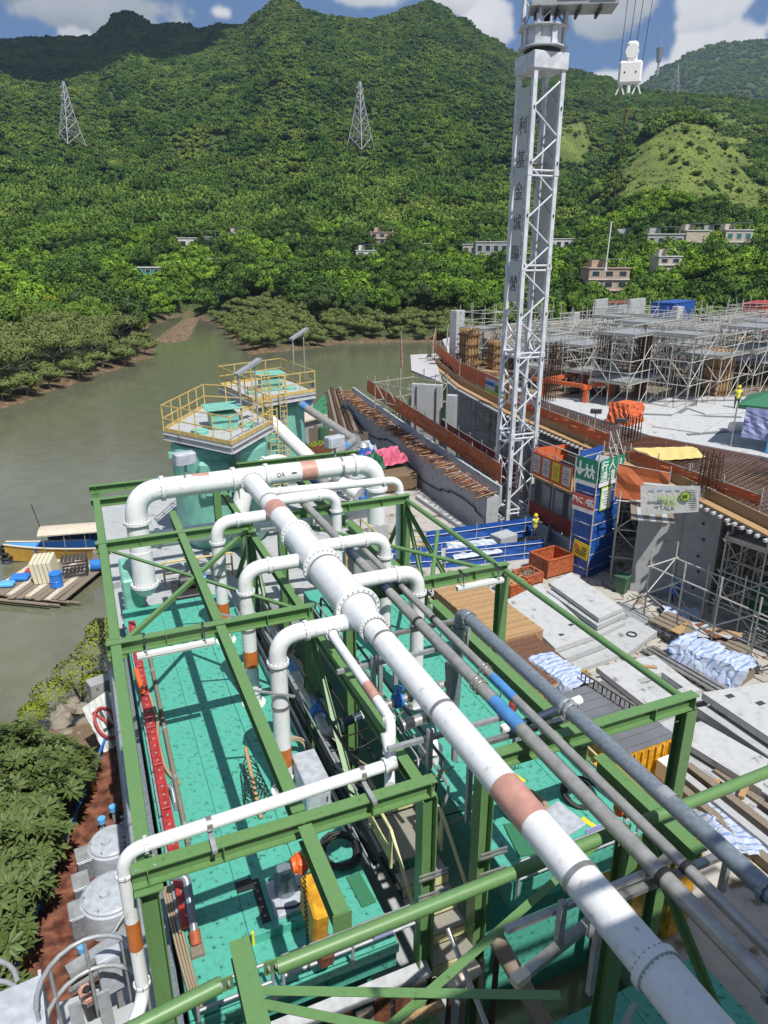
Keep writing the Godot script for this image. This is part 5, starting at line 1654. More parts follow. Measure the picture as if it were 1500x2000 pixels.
	for k in 9:
		bar("wire", t, V(-0.5 + k * 0.125, 0, 0), V(-0.5 + k * 0.125, 0.9, 0), 0.01, "net_teal")
		if k < 8: bar("wire", t, V(-0.5, 0.06 + k * 0.115, 0), V(0.5, 0.06 + k * 0.115, 0), 0.01, "net_teal")
	t = thing("actuator", "white valve actuator on a channel above the right deck", "actuator", V(7.45, 9.5, -10.6))
	s = bx(V(0, 0, 0), V(0.5, 0.2, 0.2), BI, 0.04); put("body", s, "white", t)
	s = tb(V(0.25, 0, 0), V(1.3, 0.05, -0.1), 0.09, 0.09, 12); put("shaft", s, "band_navy", t)
	s = tb(V(1.3, 0.05, -0.1), V(1.9, 0.08, -0.15), 0.11, 0.11, 12); put("sleeve", s, "white", t)
	block("stand", t, V(0.15, -0.35, 0), V(0.12, 0.6, 0.12), "galv")
	# strainers at the feet of the right branches
	for k in [[7.4, -14.2], [8.4, -17.6]]:
		t = thing("strainer", "white domed strainer on the right deck, " + ("beside the main pipe" if k[0] < 8 else "behind the grey pipes"), "strainer", V(k[0], DECK, k[1]), 0.0, "strainers on the right deck")
		s = Shape.new(); s.lathe([Vector2(0.3, 0), Vector2(0.3, 0.3), Vector2(0.34, 0.3), Vector2(0.34, 0.36), Vector2(0.28, 0.37), Vector2(0.2, 0.62), Vector2(0, 0.68)], 20); put("bowl", s, "pipe_white", t)
		s = tb(V(0, 0.6, 0), V(0, 0.95, 0), 0.09, 0.09, 12); put("neck", s, "pipe_white", t)
	# machines at the back of the left deck
	t = thing("settling_box", "mint painted steel box at the far left corner of the plant", "box", V(0.75, 5.2, -27.8))
	s = bx(V(0, 1.0, 0), V(0.75, 2.0, 2.4), BI, 0.08); put("body", s, "tank_mint", t)
	for k in 6: bar("stud", t, V(-0.38, 0.3 + k * 0.3, 1.0), V(-0.44, 0.3 + k * 0.3, 1.0), 0.03, "tank_mint")
	t = thing("motor_unit", "dark motor unit with a blue gearbox behind the left branch pipe", "motor", V(3.1, 5.15, -28.6))
	s = bx(V(0, 0.2, 0), V(1.4, 0.4, 1.6), BI, 0.03); put("skid", s, "dark_metal", t)
	s = tb(V(-0.4, 0.7, 0), V(0.45, 0.7, 0), 0.32, 0.32, 20); put("motor", s, "dark_metal", t)
	s = bx(V(0.55, 0.65, 0), V(0.3, 0.5, 0.5), BI, 0.05); put("gearbox", s, "plastic_blue", t)
	s = tb(V(0.1, 0.9, -0.5), V(0.1, 1.3, -0.5), 0.2, 0.2, 16); put("filter", s, "cabinet", t)
	guard_rail("yellow guard rail behind the left branch pipe", [V(2.2, 5.15, -30.0), V(5.2, 5.15, -30.0)], 1.1, 0.045, "yellow_rail")
	guard_rail("yellow guard rail beyond the right frame", [V(10.2, 5.15, -28.5), V(12.2, 5.15, -28.5), V(12.2, 5.15, -33.5)], 1.1, 0.045, "yellow_rail")
	t = thing("control_cabinet", "tall grey-green control cabinet under the far right cross beam", "cabinet", V(10.3, 5.15, -26.4))
	s = bx(V(0, 1.0, 0), V(1.3, 2.0, 0.8), BI, 0.03); put("housing", s, "wall_grey", t)
	s = bx(V(-0.3, 1.0, 0.41), V(0.56, 1.8, 0.02)); put("door", s, "wall_grey", t)
	s = bx(V(0.32, 1.0, 0.41), V(0.56, 1.8, 0.02)); put("door", s, "wall_grey", t)
	t = thing("low_pipe", "big white pipe lying low behind the frame", "pipe", Vector3.ZERO)
	run_pipe(t, [V(1.6, 8.15, -28.1), V(12.0, 8.0, -28.4)], 0.36, 0.5)
	for x in [2.0, 5.0, 8.5]: flange(t, V(x, 8.14, -28.15), Vector3.RIGHT, 0.36, 18)
	# perspex sheet hanging at the far left corner
	s = bx(V(0.42, 8.95, -28.6), V(0.75, 1.0, 0.02), Basis(Vector3.UP, 0.3)); solo("perspex_sheet", s, "glass_sheet", "clear plastic sheet hung at the far left frame corner", "sheet")
	# shaded walkway below the big pipe, lower right
	t = thing("walkway", "dark steel walkway with rails in the shade under the main pipe", "walkway", Vector3.ZERO)
	rect("kick_beam", t, V(1.5, 6.6, -3.2), V(7.3, 6.9, -6.2), 0.1, 0.12, "galv")
	for q in 4:
		bar("rail", t, V(2.0, 6.2 - q * 0.3, -3.0), V(7.2, 6.5 - q * 0.3, -5.8), 0.03, "galv")
	for q in 5:
		var f := q / 4.0
		bar("stanchion", t, V(2.2 + f * 4.8, 4.7, -3.05 - f * 2.7), V(2.2 + f * 4.8, 6.4 + f * 0.2, -3.05 - f * 2.7), 0.035, "galv")
	t = thing("channel_beam", "galvanised channel beam with a cream end under the main pipe", "beam", Vector3.ZERO)
	rect("channel", t, V(4.6, 9.6, -5.75), V(7.9, 9.75, -6.45), 0.14, 0.12, "steel")
	rect("end_cap", t, V(4.35, 9.59, -5.7), V(4.6, 9.6, -5.75), 0.16, 0.14, "plastic_cream")
	t = thing("sump_pipe", "fat brown-grey pipe dropping into the sump at the bottom", "pipe", Vector3.ZERO)
	s = tb(V(6.4, 5.6, -9.2), V(6.7, 4.4, -5.2), 0.18, 0.18, 16); put("pipe_length", s, "timber_grey", t)
	s = tb(V(6.75, 5.0, -9.3), V(6.95, 4.2, -5.4), 0.05, 0.05, 10); put("rod", s, "galv", t)
	s = tb(V(4.95, 7.1, -8.6), V(5.15, 5.6, -6.6), 0.05, 0.05, 10); solo("level_gauge", s, "steel", "thin silver gauge rod slanting into the sump", "gauge")
	for k in 8:
		var x := 3.9 + k * 0.38
		s = tb(V(x, 1.0, -9.2 - 0.1 * (k % 3)), V(x + 0.05, 4.8, -9.3), 0.06 + 0.03 * (k % 2), 0.06, 8)
		solo("riser_hose", s, ["cable_tan", "rust_dark", "timber_grey"][k % 3], "upright hose in the dark sump below the stair", "hose", "upright hoses in the sump")

# ---------------------------------------------------------------- mint tanks with yellow platforms
func ladder(parent: Node, at: Vector3, h: float, m: String):
	for x in [-0.2, 0.2]: bar("ladder_rail", parent, at + V(x, 0, 0), at + V(x, h, 0), 0.03, m)
	for k in int(h / 0.3): bar("rung", parent, at + V(-0.2, 0.2 + k * 0.3, 0), at + V(0.2, 0.2 + k * 0.3, 0), 0.02, m)

func silo(label: String, ce: Vector3, r: float, poly: Array, deck_y: float):
	var t := thing("process_tank", label, "tank", ce)
	var h := deck_y - ce.y - 0.4
	var s := Shape.new()
	s.lathe([Vector2(r * 0.55, -1.2), Vector2(r, 0.6), Vector2(r, h - 0.5), Vector2(r * 0.94, h - 0.2), Vector2(r * 0.6, h)], 48); put("shell", s, "tank_mint", t)
	# manway door, plates and lugs
	s = bx(V(-0.75, h - 1.7, r - 0.08), V(1.5, 1.9, 0.35), Basis(Vector3.UP, -0.33), 0.25); put("manway", s, "tank_mint", t)
	s = bx(V(-0.82, h - 2.0, r + 0.12), V(0.85, 0.8, 0.1), Basis(Vector3.UP, -0.33), 0.03); put("manway_cover", s, "tank_mint", t)
	for k in 5: bar("cover_bolt", t, V(-1.2 + k * 0.2, h - 1.65, r + 0.1), V(-1.2 + k * 0.2, h - 1.65, r + 0.24), 0.03, "galv")
	s = bx(V(-r * 0.98, h - 0.7, 0.5), V(0.5, 0.25, 0.3)); put("lug", s, "tank_mint", t)
	rect("column", t, V(0.35, -2.0, r + 0.2), V(0.35, h + 0.2, r + 0.2), 0.2, 0.2, "galv")
	# platform
	var pp := PackedVector2Array()
	for p in poly: pp.append(Vector2(p[0] - ce.x, p[1] - ce.z))
	s = Shape.new(); s.prism(pp, deck_y - ce.y - 0.1, deck_y - ce.y); put("platform_deck", s, "concrete", t)
	for k in pp.size():
		var a := pp[k]
		var b := pp[(k + 1) % pp.size()]
		var y := deck_y - ce.y
		s = Shape.new(); s.ibeam(V(a.x, y - 0.27, a.y), V(b.x, y - 0.27, b.y), Vector3.UP, 0.16, 0.3, 0.03); put("rim_beam", s, "concrete_pale", t)
		rect("toe_board", t, V(a.x, y + 0.09, a.y), V(b.x, y + 0.09, b.y), 0.03, 0.18, "yellow_rail")
		for q in [0.62, 1.25]: rect("rail", t, V(a.x, y + q, a.y), V(b.x, y + q, b.y), 0.045, 0.05, "yellow_rail")
		var n := int(maxf(1.0, (b - a).length() / 1.05))
		for q in n:
			var p := a.lerp(b, q / float(n))
			rect("stanchion", t, V(p.x, y, p.y), V(p.x, y + 1.25, p.y), 0.06, 0.05, "yellow_rail")
	# top hatch box with overhanging lid, round covers
	var y0 := deck_y - ce.y
	s = bx(V(0.2, y0 + 0.4, 0.3), V(1.25, 0.8, 1.25), BI, 0.03); put("hatch_box", s, "tank_mint", t)
	s = bx(V(0.2, y0 + 0.62, 0.98), V(1.3, 0.35, 0.06)); put("hatch_flap", s, "tank_mint", t)
	s = bx(V(0.2, y0 + 1.02, 0.3), V(1.75, 0.05, 1.75), Basis(V(0, 0, 1), 0.03), 0.01); put("hatch_lid", s, "tank_mint", t)
	for c in [[-1.1, 1.3], [1.35, 0.7], [1.0, -1.2]]:
		s = Shape.new(); s.lathe([Vector2(0.42, 0), Vector2(0.42, 0.16), Vector2(0.36, 0.2), Vector2(0, 0.2)], 22, V(c[0], y0, c[1])); put("round_cover", s, "tank_mint", t)
	return t

func make_silos():
	var s: Shape
	var t: Node3D = silo("mint green process tank with a yellow railed platform right behind the frame", V(5.9, 5.2, -34.9), 2.35, [[3.3, -34.8], [5.76, -30.9], [8.6, -34.6], [8.2, -38.2], [6.1, -39.8]], 11.0)
	ladder(t, V(2.65, 0, 0.6), 6.6, "yellow_rail")
	t = silo("mint green process tank with a yellow railed platform farther back", V(10.6, 5.2, -44.0), 2.35, [[8.1, -46.2], [8.9, -40.3], [13.2, -42.0], [12.7, -48.2]], 11.0)
	ladder(t, V(0.2, 0, 3.3), 7.2, "yellow_rail")
	# yellow cage ladder between the two platforms
	t = thing("cage_ladder", "yellow caged ladder between the two tank platforms", "ladder", V(8.7, 8.6, -37.6), 0.5)
	ladder(t, Vector3.ZERO, 4.4, "yellow_rail")
	for k in 5:
		var pts := []
		for q in 9:
			var a := PI * q / 8.0
			pts.append(V(cos(a) * 0.42, 1.6 + k * 0.7, sin(a) * 0.75))
		s = Shape.new(); s.pipe(pts, 0.025, 6); put("hoop", s, "yellow_rail", t)
	for q in 5:
		var a := PI * q / 4.0
		bar("cage_bar", t, V(cos(a) * 0.42, 1.6, sin(a) * 0.75), V(cos(a) * 0.42, 4.4, sin(a) * 0.75), 0.02, "yellow_rail")
	# lamp arms on the platforms
	for k in [[6.9, 11.0, -33.9, 2.6, "grey floodlight arm on the nearer tank platform"], [12.9, 11.0, -45.5, 2.8, "grey floodlight pole on the farther tank platform"]]:
		t = thing("flood_light", k[4], "lamp", V(k[0], k[1], k[2]), 0.35)
		bar("pole", t, Vector3.ZERO, V(0, k[3], 0), 0.05, "galv")
		bar("pole", t, V(1.1, 0, -0.3), V(1.1, k[3] + 0.45, -0.3), 0.04, "galv")
		rect("lamp_head", t, V(-0.15, k[3], 0), V(1.45, k[3] + 0.55, -0.35), 0.3, 0.14, "galv")
	# white chutes from the tanks, grey Z pipe with blue bands
	t = thing("chute_pipe", "fat white pipe elbow from the nearer tank down behind the header", "pipe", Vector3.ZERO)
	run_pipe(t, [V(6.0, 7.6, -31.5), V(6.6, 9.3, -31.8), V(8.4, 9.6, -32.6), V(9.2, 8.4, -33.2)], 0.42, 0.8)
	for q in [[7.5, 9.45, -32.2]]: flange(t, v3(q), V(1, 0.15, -0.4), 0.42, 18)
	t = thing("chute_pipe", "white pipe sloping down from the farther tank with a blue-grey ring", "pipe", Vector3.ZERO)
	run_pipe(t, [V(9.2, 10.4, -37.5), V(11.2, 8.1, -34.2), V(12.4, 7.3, -32.6)], 0.36, 0.6)
	band(t, V(11.5, 7.9, -33.8), V(11.75, 7.73, -33.47), 0.375, "pipe_galv")
	t = thing("zigzag_pipe", "grey zigzag pipe with light blue bands behind the frame", "pipe", Vector3.ZERO)
	run_pipe(t, [V(11.6, 6.5, -44.0), V(11.8, 10.6, -42.5), V(13.9, 9.0, -37.0), V(10.6, 8.9, -33.2), V(10.7, 7.0, -32.6)], 0.24, 0.45, "pipe_grey")
	band(t, V(12.2, 10.3, -41.45), V(12.36, 10.17, -41.04), 0.247, "band_blue")
	band(t, V(13.0, 8.975, -35.95), V(12.65, 8.965, -35.55), 0.247, "band_blue")
	# valve manifold
	t = thing("valve_manifold", "row of blue valves on grey pipes behind the right end of the header", "valves", V(13.2, 5.2, -37.5))
	for k in 4:
		var z := -1.5 + k * 1.1
		s = Shape.new(); s.pipe(bend([V(-1.2, 1.5, z), V(0.6, 1.5, z), V(0.6, 0, z)], 0.3), 0.14, 14); put("pipe_run", s, "pipe_grey", t)
		valve(t, V(-0.4, 1.5, z), Vector3.RIGHT, 0.16)
		valve(t, V(0.6, 0.7, z), Vector3.UP, 0.15)
	s = tb(V(-1.2, 1.5, -2.0), V(-1.2, 1.5, 2.2), 0.18, 0.18, 14); put("header", s, "pipe_grey", t)
	t = thing("work_container", "grey and blue site container behind the right end of the header", "container", V(15.8, 1.5, -43.5), 0.1)
	s = bx(V(0, 1.9, 0), V(2.4, 3.8, 5.0), BI, 0.05); put("body", s, "tarp_blue", t)
	for k in 4:
		s = bx(V(0, 3.86, -1.9 + k * 1.27), V(2.5, 0.08, 1.24), BI, 0.01); put("roof_sheet", s, "cabinet", t)
	t = thing("bench_unit", "grey equipment bench with a blue side beside the valves", "bench", V(13.6, 5.2, -42.0), 0.2)
	s = bx(V(0, 1.0, 0), V(1.8, 0.12, 2.4)); put("top", s, "cabinet", t)
	s = bx(V(0, 0.5, 0), V(1.7, 0.9, 2.2)); put("cupboard", s, "tarp_blue", t)
	s = bx(V(13.1, 2.4, -40.0), V(2.6, 5.4, 13.5)); solo("pump_plinth", s, "concrete", "dark concrete plinth under the valves behind the frame", "plinth")
	# stores on the river spit behind
	t = thing("store_hut", "small hut with a pale roof at the river end of the yard", "hut", V(17.6, 1.5, -64.0), 0.35)
	s = bx(V(0, 1.5, 0), V(4.2, 3.0, 4.5)); put("wall", s, "wall_grey", t)
	s = bx(V(0, 3.1, 0), V(4.8, 0.15, 5.2), Basis(V(0, 0, 1), 0.05)); put("roof", s, "canopy_cream", t)
	for k in 2: block("window", t, V(-0.9 + k * 1.8, 1.7, 2.26), V(1.0, 1.0, 0.05), "window")
	for k in [[18.0, -56.5, 1.6, "left"], [20.2, -57.5, 1.4, "right"]]:
		t = thing("garden_shrub", "yellow-green shrub at the river end of the yard, " + k[3] + " one", "shrub", V(k[0], 1.5, k[1]), 0.0, "shrubs at the river end of the yard")
		s = Shape.new(); s.use_col = true
		leafy(s, V(0, 1.3, 0), k[2], 0.75, 900, 0.12, Vector2(0.7, 1.3)); put("foliage", s, "leaf_yellow", t)
		bar("stem", t, Vector3.ZERO, V(0, 1.2, 0), 0.08, "bark")
	t = thing("hoarding_panel", "orange and brown timber hoarding behind the valves", "hoarding", V(17.6, 1.5, -52.0), 0.3)
	for k in 9: s = bx(V(-1.8 + k * 0.45, 1.7, 0), V(0.43, 3.4, 0.06)); put("board", s, "timber" if k > 5 else "rust", t)
	t = thing("fan_unit", "round silver fan on a stand by the timber hoarding", "fan", V(17.2, 5.2, -46.5), 0.3)
	s = tb(V(0, 1.2, 0), V(0, 1.2, 0.4), 0.55, 0.55, 20); put("fan_ring", s, "galv", t)
	s = Shape.new(); s.lathe([Vector2(0.45, 0), Vector2(0.5, 0.1), Vector2(0.3, 0.4), Vector2(0, 0.5)], 18, V(0.9, 0.6, 0.2)); put("hood", s, "galv", t)
	bar("stand", t, V(0, -3.6, 0.1), V(0, 0.7, 0.1), 0.05, "galv")
	t = thing("timber_fence", "grey weathered plank fence on the river spit", "fence", V(20.5, 1.5, -58.5), -0.9)
	for k in 12: s = bx(V(-3.0 + k * 0.52, 1.3 + 0.15 * (k % 2), 0), V(0.48, 2.6 + 0.3 * (k % 2), 0.05)); put("plank", s, "timber_grey", t)
	# steel pile stack and blue hoarding on the spit
	for k in 7:
		s = tb(V(21.0 + k * 0.42, 2.6 + 0.25 * (k % 3), -61.0), V(26.5 + k * 0.35, 3.4 + 0.25 * (k % 3), -80.0), 0.22, 0.22, 10)
		solo("steel_pile", s, "timber_grey" if k % 2 else "rust_dark", "long weathered steel pile in the stack on the river spit, " + ["first", "second", "third", "fourth", "fifth", "sixth", "seventh"][k] + " from the river", "pile", "steel piles on the river spit")
	var nn := FastNoiseLite.new(); nn.seed = 4; nn.frequency = 0.4
	s = Shape.new(); s.cloth(V(19.6, 3.6, -68), V(27.5, 3.9, -88), V(27.5, 1.5, -88), V(19.6, 1.5, -68), 20, 4, 0.12, nn)
	solo("blue_hoarding", s, "tarp_blue", "blue tarpaulin hoarding along the river edge of the spit", "hoarding")
	s = Shape.new(); s.cloth(V(21.0, 3.4, -70.0), V(26.0, 3.6, -79.0), V(27.4, 3.2, -78.0), V(22.6, 3.0, -69.0), 12, 8, 0.35, nn)
	solo("green_netting", s, "net_green", "heap of green netting beside the blue hoarding", "netting")
	for k in [[19.6, -60.0, "bin_green", "dark green drum by the pile stack"], [20.6, -61.0, "white", "white drum by the pile stack"]]:
		s = Shape.new(); s.lathe([Vector2(0, 0), Vector2(0.5, 0), Vector2(0.52, 0.6), Vector2(0.5, 1.3), Vector2(0, 1.35)], 16, V(k[0], 3.0, k[1])); solo("drum", s, k[2], k[3], "drum", "drums by the pile stack")
	# rubbish heap of cloths and rods between the plant and the pit
	for k in [[19.4, -50.5, "tarp_blue", "crumpled blue tarpaulin beside the pit corner", 1.6], [21.6, -50.0, "pink", "crumpled pink sacking beside the pit corner", 1.7], [20.6, -52.5, "tarp_white", "crumpled white sheet beside the pit corner", 1.2], [20.2, -49.0, "net_green", "green sign sheet lying beside the pit corner", 0.7]]:
		s = Shape.new(); s.cloth(V(k[0] - k[4], 3.2, k[1] + 0.8), V(k[0] + k[4], 3.4, k[1] + 0.4), V(k[0] + k[4] * 0.8, 4.3, k[1] - 1.4), V(k[0] - k[4] * 0.9, 4.0, k[1] - 1.2), 10, 8, 0.45, nn, k[0])
		solo("tarpaulin_heap", s, k[2], k[3], "tarpaulin", "cloth heaps at the pit corner")
	s = bx(V(20.8, 2.2, -51), V(5.0, 1.5, 6.0), BI, 0.2); solo("rubble_bank", s, "soil", "earth bank under the cloth heaps at the pit corner", "earth bank")
	# gravel heap beside the right frame corner
	s = Shape.new()
	for k in 700:
		var q := Vector2(rng.randf_range(-1.4, 1.4), rng.randf_range(-3.5, 3.5))
		s.box(V(14.6 + q.x, 2.1 + 1.5 * (1.0 - q.length() / 3.8) + rng.randf() * 0.1, -27.8 - q.y * 0.8), V(0.22, 0.16, 0.2) * rng.randf_range(0.6, 1.3), Basis(V(rng.randfn(), rng.randfn(), rng.randfn()).normalized(), rng.randf() * TAU))
	var go := solo("gravel_heap", s, "concrete_pale", "pale broken stone heaped beside the right frame corner", "gravel"); go.set_meta("kind", "stuff")
	s = bx(V(14.6, 1.9, -28), V(2.6, 1.0, 5.0)); solo("stone_bin", s, "concrete", "low concrete bin holding the broken stone", "bin")

# ---------------------------------------------------------------- left side: barge deck, bush, boat, raft
func leaf_whorl(n: int, l: float) -> ArrayMesh:
	var s := Shape.new(); s.use_col = true
	for k in n:
		var a := TAU * k / n + rng.randf_range(-0.25, 0.25)
		var out := V(cos(a), 0, sin(a))
		var side := V(-sin(a), 0, cos(a))
		var ll := l * rng.randf_range(0.75, 1.15)
		var w := ll * 0.17
		var lift := rng.randf_range(0.1, 0.55)
		var g := rng.randf_range(0.75, 1.25)
		s.col = Color(g * 1.02, g, g * 0.95)
		var p0 := out * ll * 0.1
		var p1 := out * ll * 0.5 + V(0, ll * lift * 0.5, 0)
		var p2 := out * ll + V(0, ll * lift * 0.35, 0)
		var n0 := (Vector3.UP - out * 0.3 + side * 0.25).normalized()
		var n1 := (Vector3.UP - out * 0.3 - side * 0.25).normalized()
		var dip := V(0, w * 0.35, 0)
		s.tri(p0, p1 + side * w + dip, p1, n0, n0, n0); s.tri(p0, p1, p1 - side * w + dip, n1, n1, n1)
		s.tri(p1, p1 + side * w + dip, p2, n0, n0, n0); s.tri(p1, p2, p1 - side * w + dip, n1, n1, n1)
	return s.mesh(null)

func make_left_side():
	var s: Shape
	var t: Node3D
	# near bank and its soil
	s = Shape.new()
	var g := []
	for i in 21:
		var row := []
		for j in 31:
			var x := lerpf(-13.0, 0.4, i / 20.0)
			var z := lerpf(-31.0, 8.0, j / 30.0)
			var e := minf(minf((x + 9.5 + 3.0 * sin(z * 0.3) + maxf(0.0, -(z + 20.0)) * 1.0) * 0.6, (z + 29.5) * 0.5), 1.0)
			row.append(V(x, WATER - 0.4 + 1.9 * clampf(e, -0.6, 1.0) + 0.25 * nz.get_noise_2d(x * 20.0, z * 20.0), z))
		g.append(row)
	for i in 20:
		for j in 30: s.quad(g[i][j], g[i + 1][j], g[i + 1][j + 1], g[i][j + 1], Vector3.UP)
	struct("river_bank", s, "soil")
	# brown steel deck
	t = thing("barge_deck", "rust-brown steel deck between the bush and the left tank", "deck", Vector3.ZERO)
	var outer := [Vector2(-0.5, -25.4), Vector2(-1.2, -23.1), Vector2(-2.05, -20.2), Vector2(-2.95, -17.2), Vector2(-3.9, -13.8), Vector2(-4.6, -10.5), Vector2(-4.8, -6.0)]
	for k in outer.size() - 1:
		var a: Vector2 = outer[k]
		var b: Vector2 = outer[k + 1]
		for q in 2:
			var xa := lerpf(a.x, 0.1, q * 0.5); var xb := lerpf(b.x, 0.1, q * 0.5)
			var xc := lerpf(a.x, 0.1, q * 0.5 + 0.5); var xd := lerpf(b.x, 0.1, q * 0.5 + 0.5)
			s = Shape.new(); s.prism(PackedVector2Array([Vector2(xa + 0.006, a.y + 0.006), Vector2(xc - 0.006, a.y + 0.006), Vector2(xd - 0.006, b.y - 0.006), Vector2(xb + 0.006, b.y - 0.006)]), 1.55, 2.0); put("deck_plate", s, "brown_deck", t)
	t = thing("blue_rail", "blue painted rail along the outer edge of the brown deck", "railing", Vector3.ZERO)
	for k in outer.size() - 1:
		var a: Vector2 = outer[k]
		var b: Vector2 = outer[k + 1]
		bar("rail", t, V(a.x, 2.3, a.y), V(b.x, 2.3, b.y), 0.05, "plastic_blue")
		bar("post", t, V(a.x, 1.9, a.y), V(a.x, 2.3, a.y), 0.04, "plastic_blue")
	for k in [[-2.55, -19.4, -2.75, -18.2], [-2.35, -19.5, -2.4, -18.5], [-3.5, -16.6, -3.35, -15.2], [-1.55, -22.0, -1.45, -21.4]]:
		s = tb(V(k[0], 3.4, k[1]), V(k[2], 1.4, k[3]), 0.06, 0.06, 10)
		solo("mooring_pole", s, "yellow_paint", "orange-yellow mooring pole under the bush, " + ("farthest" if k[1] < -21 else ("nearest" if k[1] > -17 else ("left of the middle pair" if k[0] < -2.5 else "right of the middle pair"))), "pole", "orange poles by the blue rail")
	# grey pipe and blue-grey fender along the tank side
	t = thing("side_pipe", "fat grey pipe running along the left side of the tank", "pipe", Vector3.ZERO)
	s = tb(V(-0.34, 4.0, -25.5), V(-0.34, 4.0, -6.5), 0.21, 0.21, 22); put("pipe_length", s, "galv", t)
	for z in [-21.4, -17.0, -13.2]:
		band(t, V(-0.34, 4.0, z), V(-0.34, 4.0, z + 0.08), 0.225, "steel", "coupling")
	s = bx(V(0.1, 5.0, -17.5), V(0.12, 0.6, 16.5)); solo("fender_plate", s, "pipe_galv", "blue-grey fender plate along the left tank wall", "plate")
	# round hatches and machinery on the brown deck
	var lb := ["far", "near"]
	for k in 2:
		var z: float = [-18.1, -16.2][k]
		t = thing("round_hatch", "round grey tank lid on the brown deck, the " + lb[k] + " one", "hatch", V(-1.0 - 0.12 * k, 2.0, z), 0.0, "round lids on the brown deck")
		var r: float = [0.62, 0.74][k]
		s = Shape.new(); s.lathe([Vector2(r + 0.06, 0), Vector2(r + 0.06, 0.75), Vector2(r, 0.78), Vector2(r, 0.84), Vector2(r * 0.92, 0.88), Vector2(0, 0.92)], 36); put("lid", s, "cabinet", t)
		s = tb(V(-0.15, 0.9, 0.1), V(-0.15, 1.0, 0.1), 0.14, 0.14, 16); put("vent_cap", s, "cabinet", t)
		for q in 6: bar("lid_bolt", t, V(cos(q * 1.05) * r * 0.9, 0.86, sin(q * 1.05) * r * 0.9), V(cos(q * 1.05) * r * 0.9, 0.94, sin(q * 1.05) * r * 0.9), 0.025, "galv")
	for k in 3:
		s = bx(V(0, 0.35, 0), V(0.42, 0.7, 0.6), BI, 0.03)
		t = thing("battery_box", "dark grey-blue box on the brown deck beside the lids, " + ["far", "middle", "near"][k], "box", V(-1.78 - 0.1 * k, 2.0, -18.0 + k * 0.95), 0.1, "boxes beside the round lids")
		put("housing", s, "pipe_galv", t)
		s = bx(V(0, 0.72, 0), V(0.44, 0.04, 0.62), BI, 0.01); put("lid", s, "galv", t)
	t = thing("pump_skid", "cluttered grey pump skid between the round lids and the side pipe", "pump", V(-0.75, 2.0, -17.2))
	for k in 9:
		s = tb(V(0.15 + 0.12 * (k % 3), 0.1, -1.6 + k * 0.38), V(0.15 + 0.12 * (k % 3), 0.9 + 0.2 * (k % 2), -1.6 + k * 0.38), 0.07, 0.05, 10); put("valve_post", s, "galv", t)
		s = tb(V(0.05, 0.95 + 0.1 * (k % 2), -1.6 + k * 0.38), V(0.42, 0.95 + 0.1 * (k % 2), -1.6 + k * 0.38), 0.05, 0.05, 8); put("valve_arm", s, "steel", t)
	s = tb(V(0.3, 1.1, -1.0), V(0.3, 1.35, -1.0), 0.12, 0.1, 14); put("motor", s, "dark_metal", t)
	for k in 3:
		s = Shape.new(); s.pipe(bend([V(-0.6, 0.3, 1.9 + k * 0.1), V(0.0, 0.6 + k * 0.1, 1.7), V(0.5, 0.5, 1.5)], 0.3), 0.05, 8); put("pipe_run", s, "galv", t)
	for k in [[-1.9, -15.0], [-0.9, -19.8], [-1.25, -19.4]]:
		t = thing("bollard_valve", "silver standpipe valve on the brown deck, " + ("near the tank skid" if k[1] > -16 else ("right far one" if k[0] > -1.0 else "left far one")), "valve", V(k[0], 2.0, k[1]), 0.0, "standpipe valves on the brown deck")
		s = tb(Vector3.ZERO, V(0, 0.6, 0), 0.06, 0.06, 10); put("stem", s, "galv", t)
		s = tb(V(0, 0.45, 0), V(0, 0.62, 0), 0.12, 0.12, 12); put("cap", s, "plastic_light_blue", t)
	t = thing("pump_raft", "pump frame with a galvanised beam, hoses and a yellow can at the lower left", "frame", V(-1.15, 2.0, -14.2))
	rect("cross_beam", t, V(-1.0, 1.2, 0.35), V(1.0, 1.3, -0.35), 0.28, 0.2, "galv")
	rect("cross_beam", t, V(-1.0, 1.0, 0.7), V(1.0, 1.1, 0.1), 0.12, 0.12, "steel")
	s = bx(V(0, 0.4, 1.0), V(1.6, 0.7, 1.0), BI, 0.04); put("bed", s, "dark_metal", t)
	rect("timber_rail", t, V(-0.7, 1.0, 1.9), V(0.9, 1.1, 1.3), 0.1, 0.1, "timber"); rect("timber_rail", t, V(-0.6, 0.9, 2.5), V(1.0, 1.0, 2.0), 0.12, 0.12, "yellow_paint")
	s = Shape.new(); s.lathe([Vector2(0, 0), Vector2(0.16, 0), Vector2(0.16, 0.3), Vector2(0.06, 0.42), Vector2(0.06, 0.5), Vector2(0, 0.5)], 14, V(0.25, 0.95, 1.1)); put("yellow_can", s, "yellow_paint", t)
	for k in 5:
		s = Shape.new(); s.pipe(bend([V(-0.9, 0.6, 0.6 + k * 0.12), V(-0.6 + 0.1 * k, 1.0, 0.9), V(-0.2, 0.7, 1.3 + 0.1 * k), V(-0.8, 0.5, 1.6)], 0.3), 0.03, 6); put("cable", s, ["plastic_blue", "black_rubber", "sign_yellow", "red_paint", "black_rubber"][k], t)
	for k in 2:
		t = thing("outboard_engine", "small engine with a dull pink cover under the white pipe, " + ["left", "right"][k], "engine", V(-1.62 + k * 0.28, 3.9, -12.2 + k * 0.3), 0.3, "pair of small engines")
		s = bx(V(0, 0.45, 0), V(0.3, 0.24, 0.42), BI, 0.07); put("cover", s, "band_salmon", t)
		s = tb(V(0, 0.55, 0.02), V(0, 0.6, 0.02), 0.1, 0.08, 12); put("filler_cap", s, "black_rubber", t)
		s = bx(V(0, 0.1, 0.05), V(0.26, 0.5, 0.34), BI, 0.04); put("block", s, "dark_metal", t)
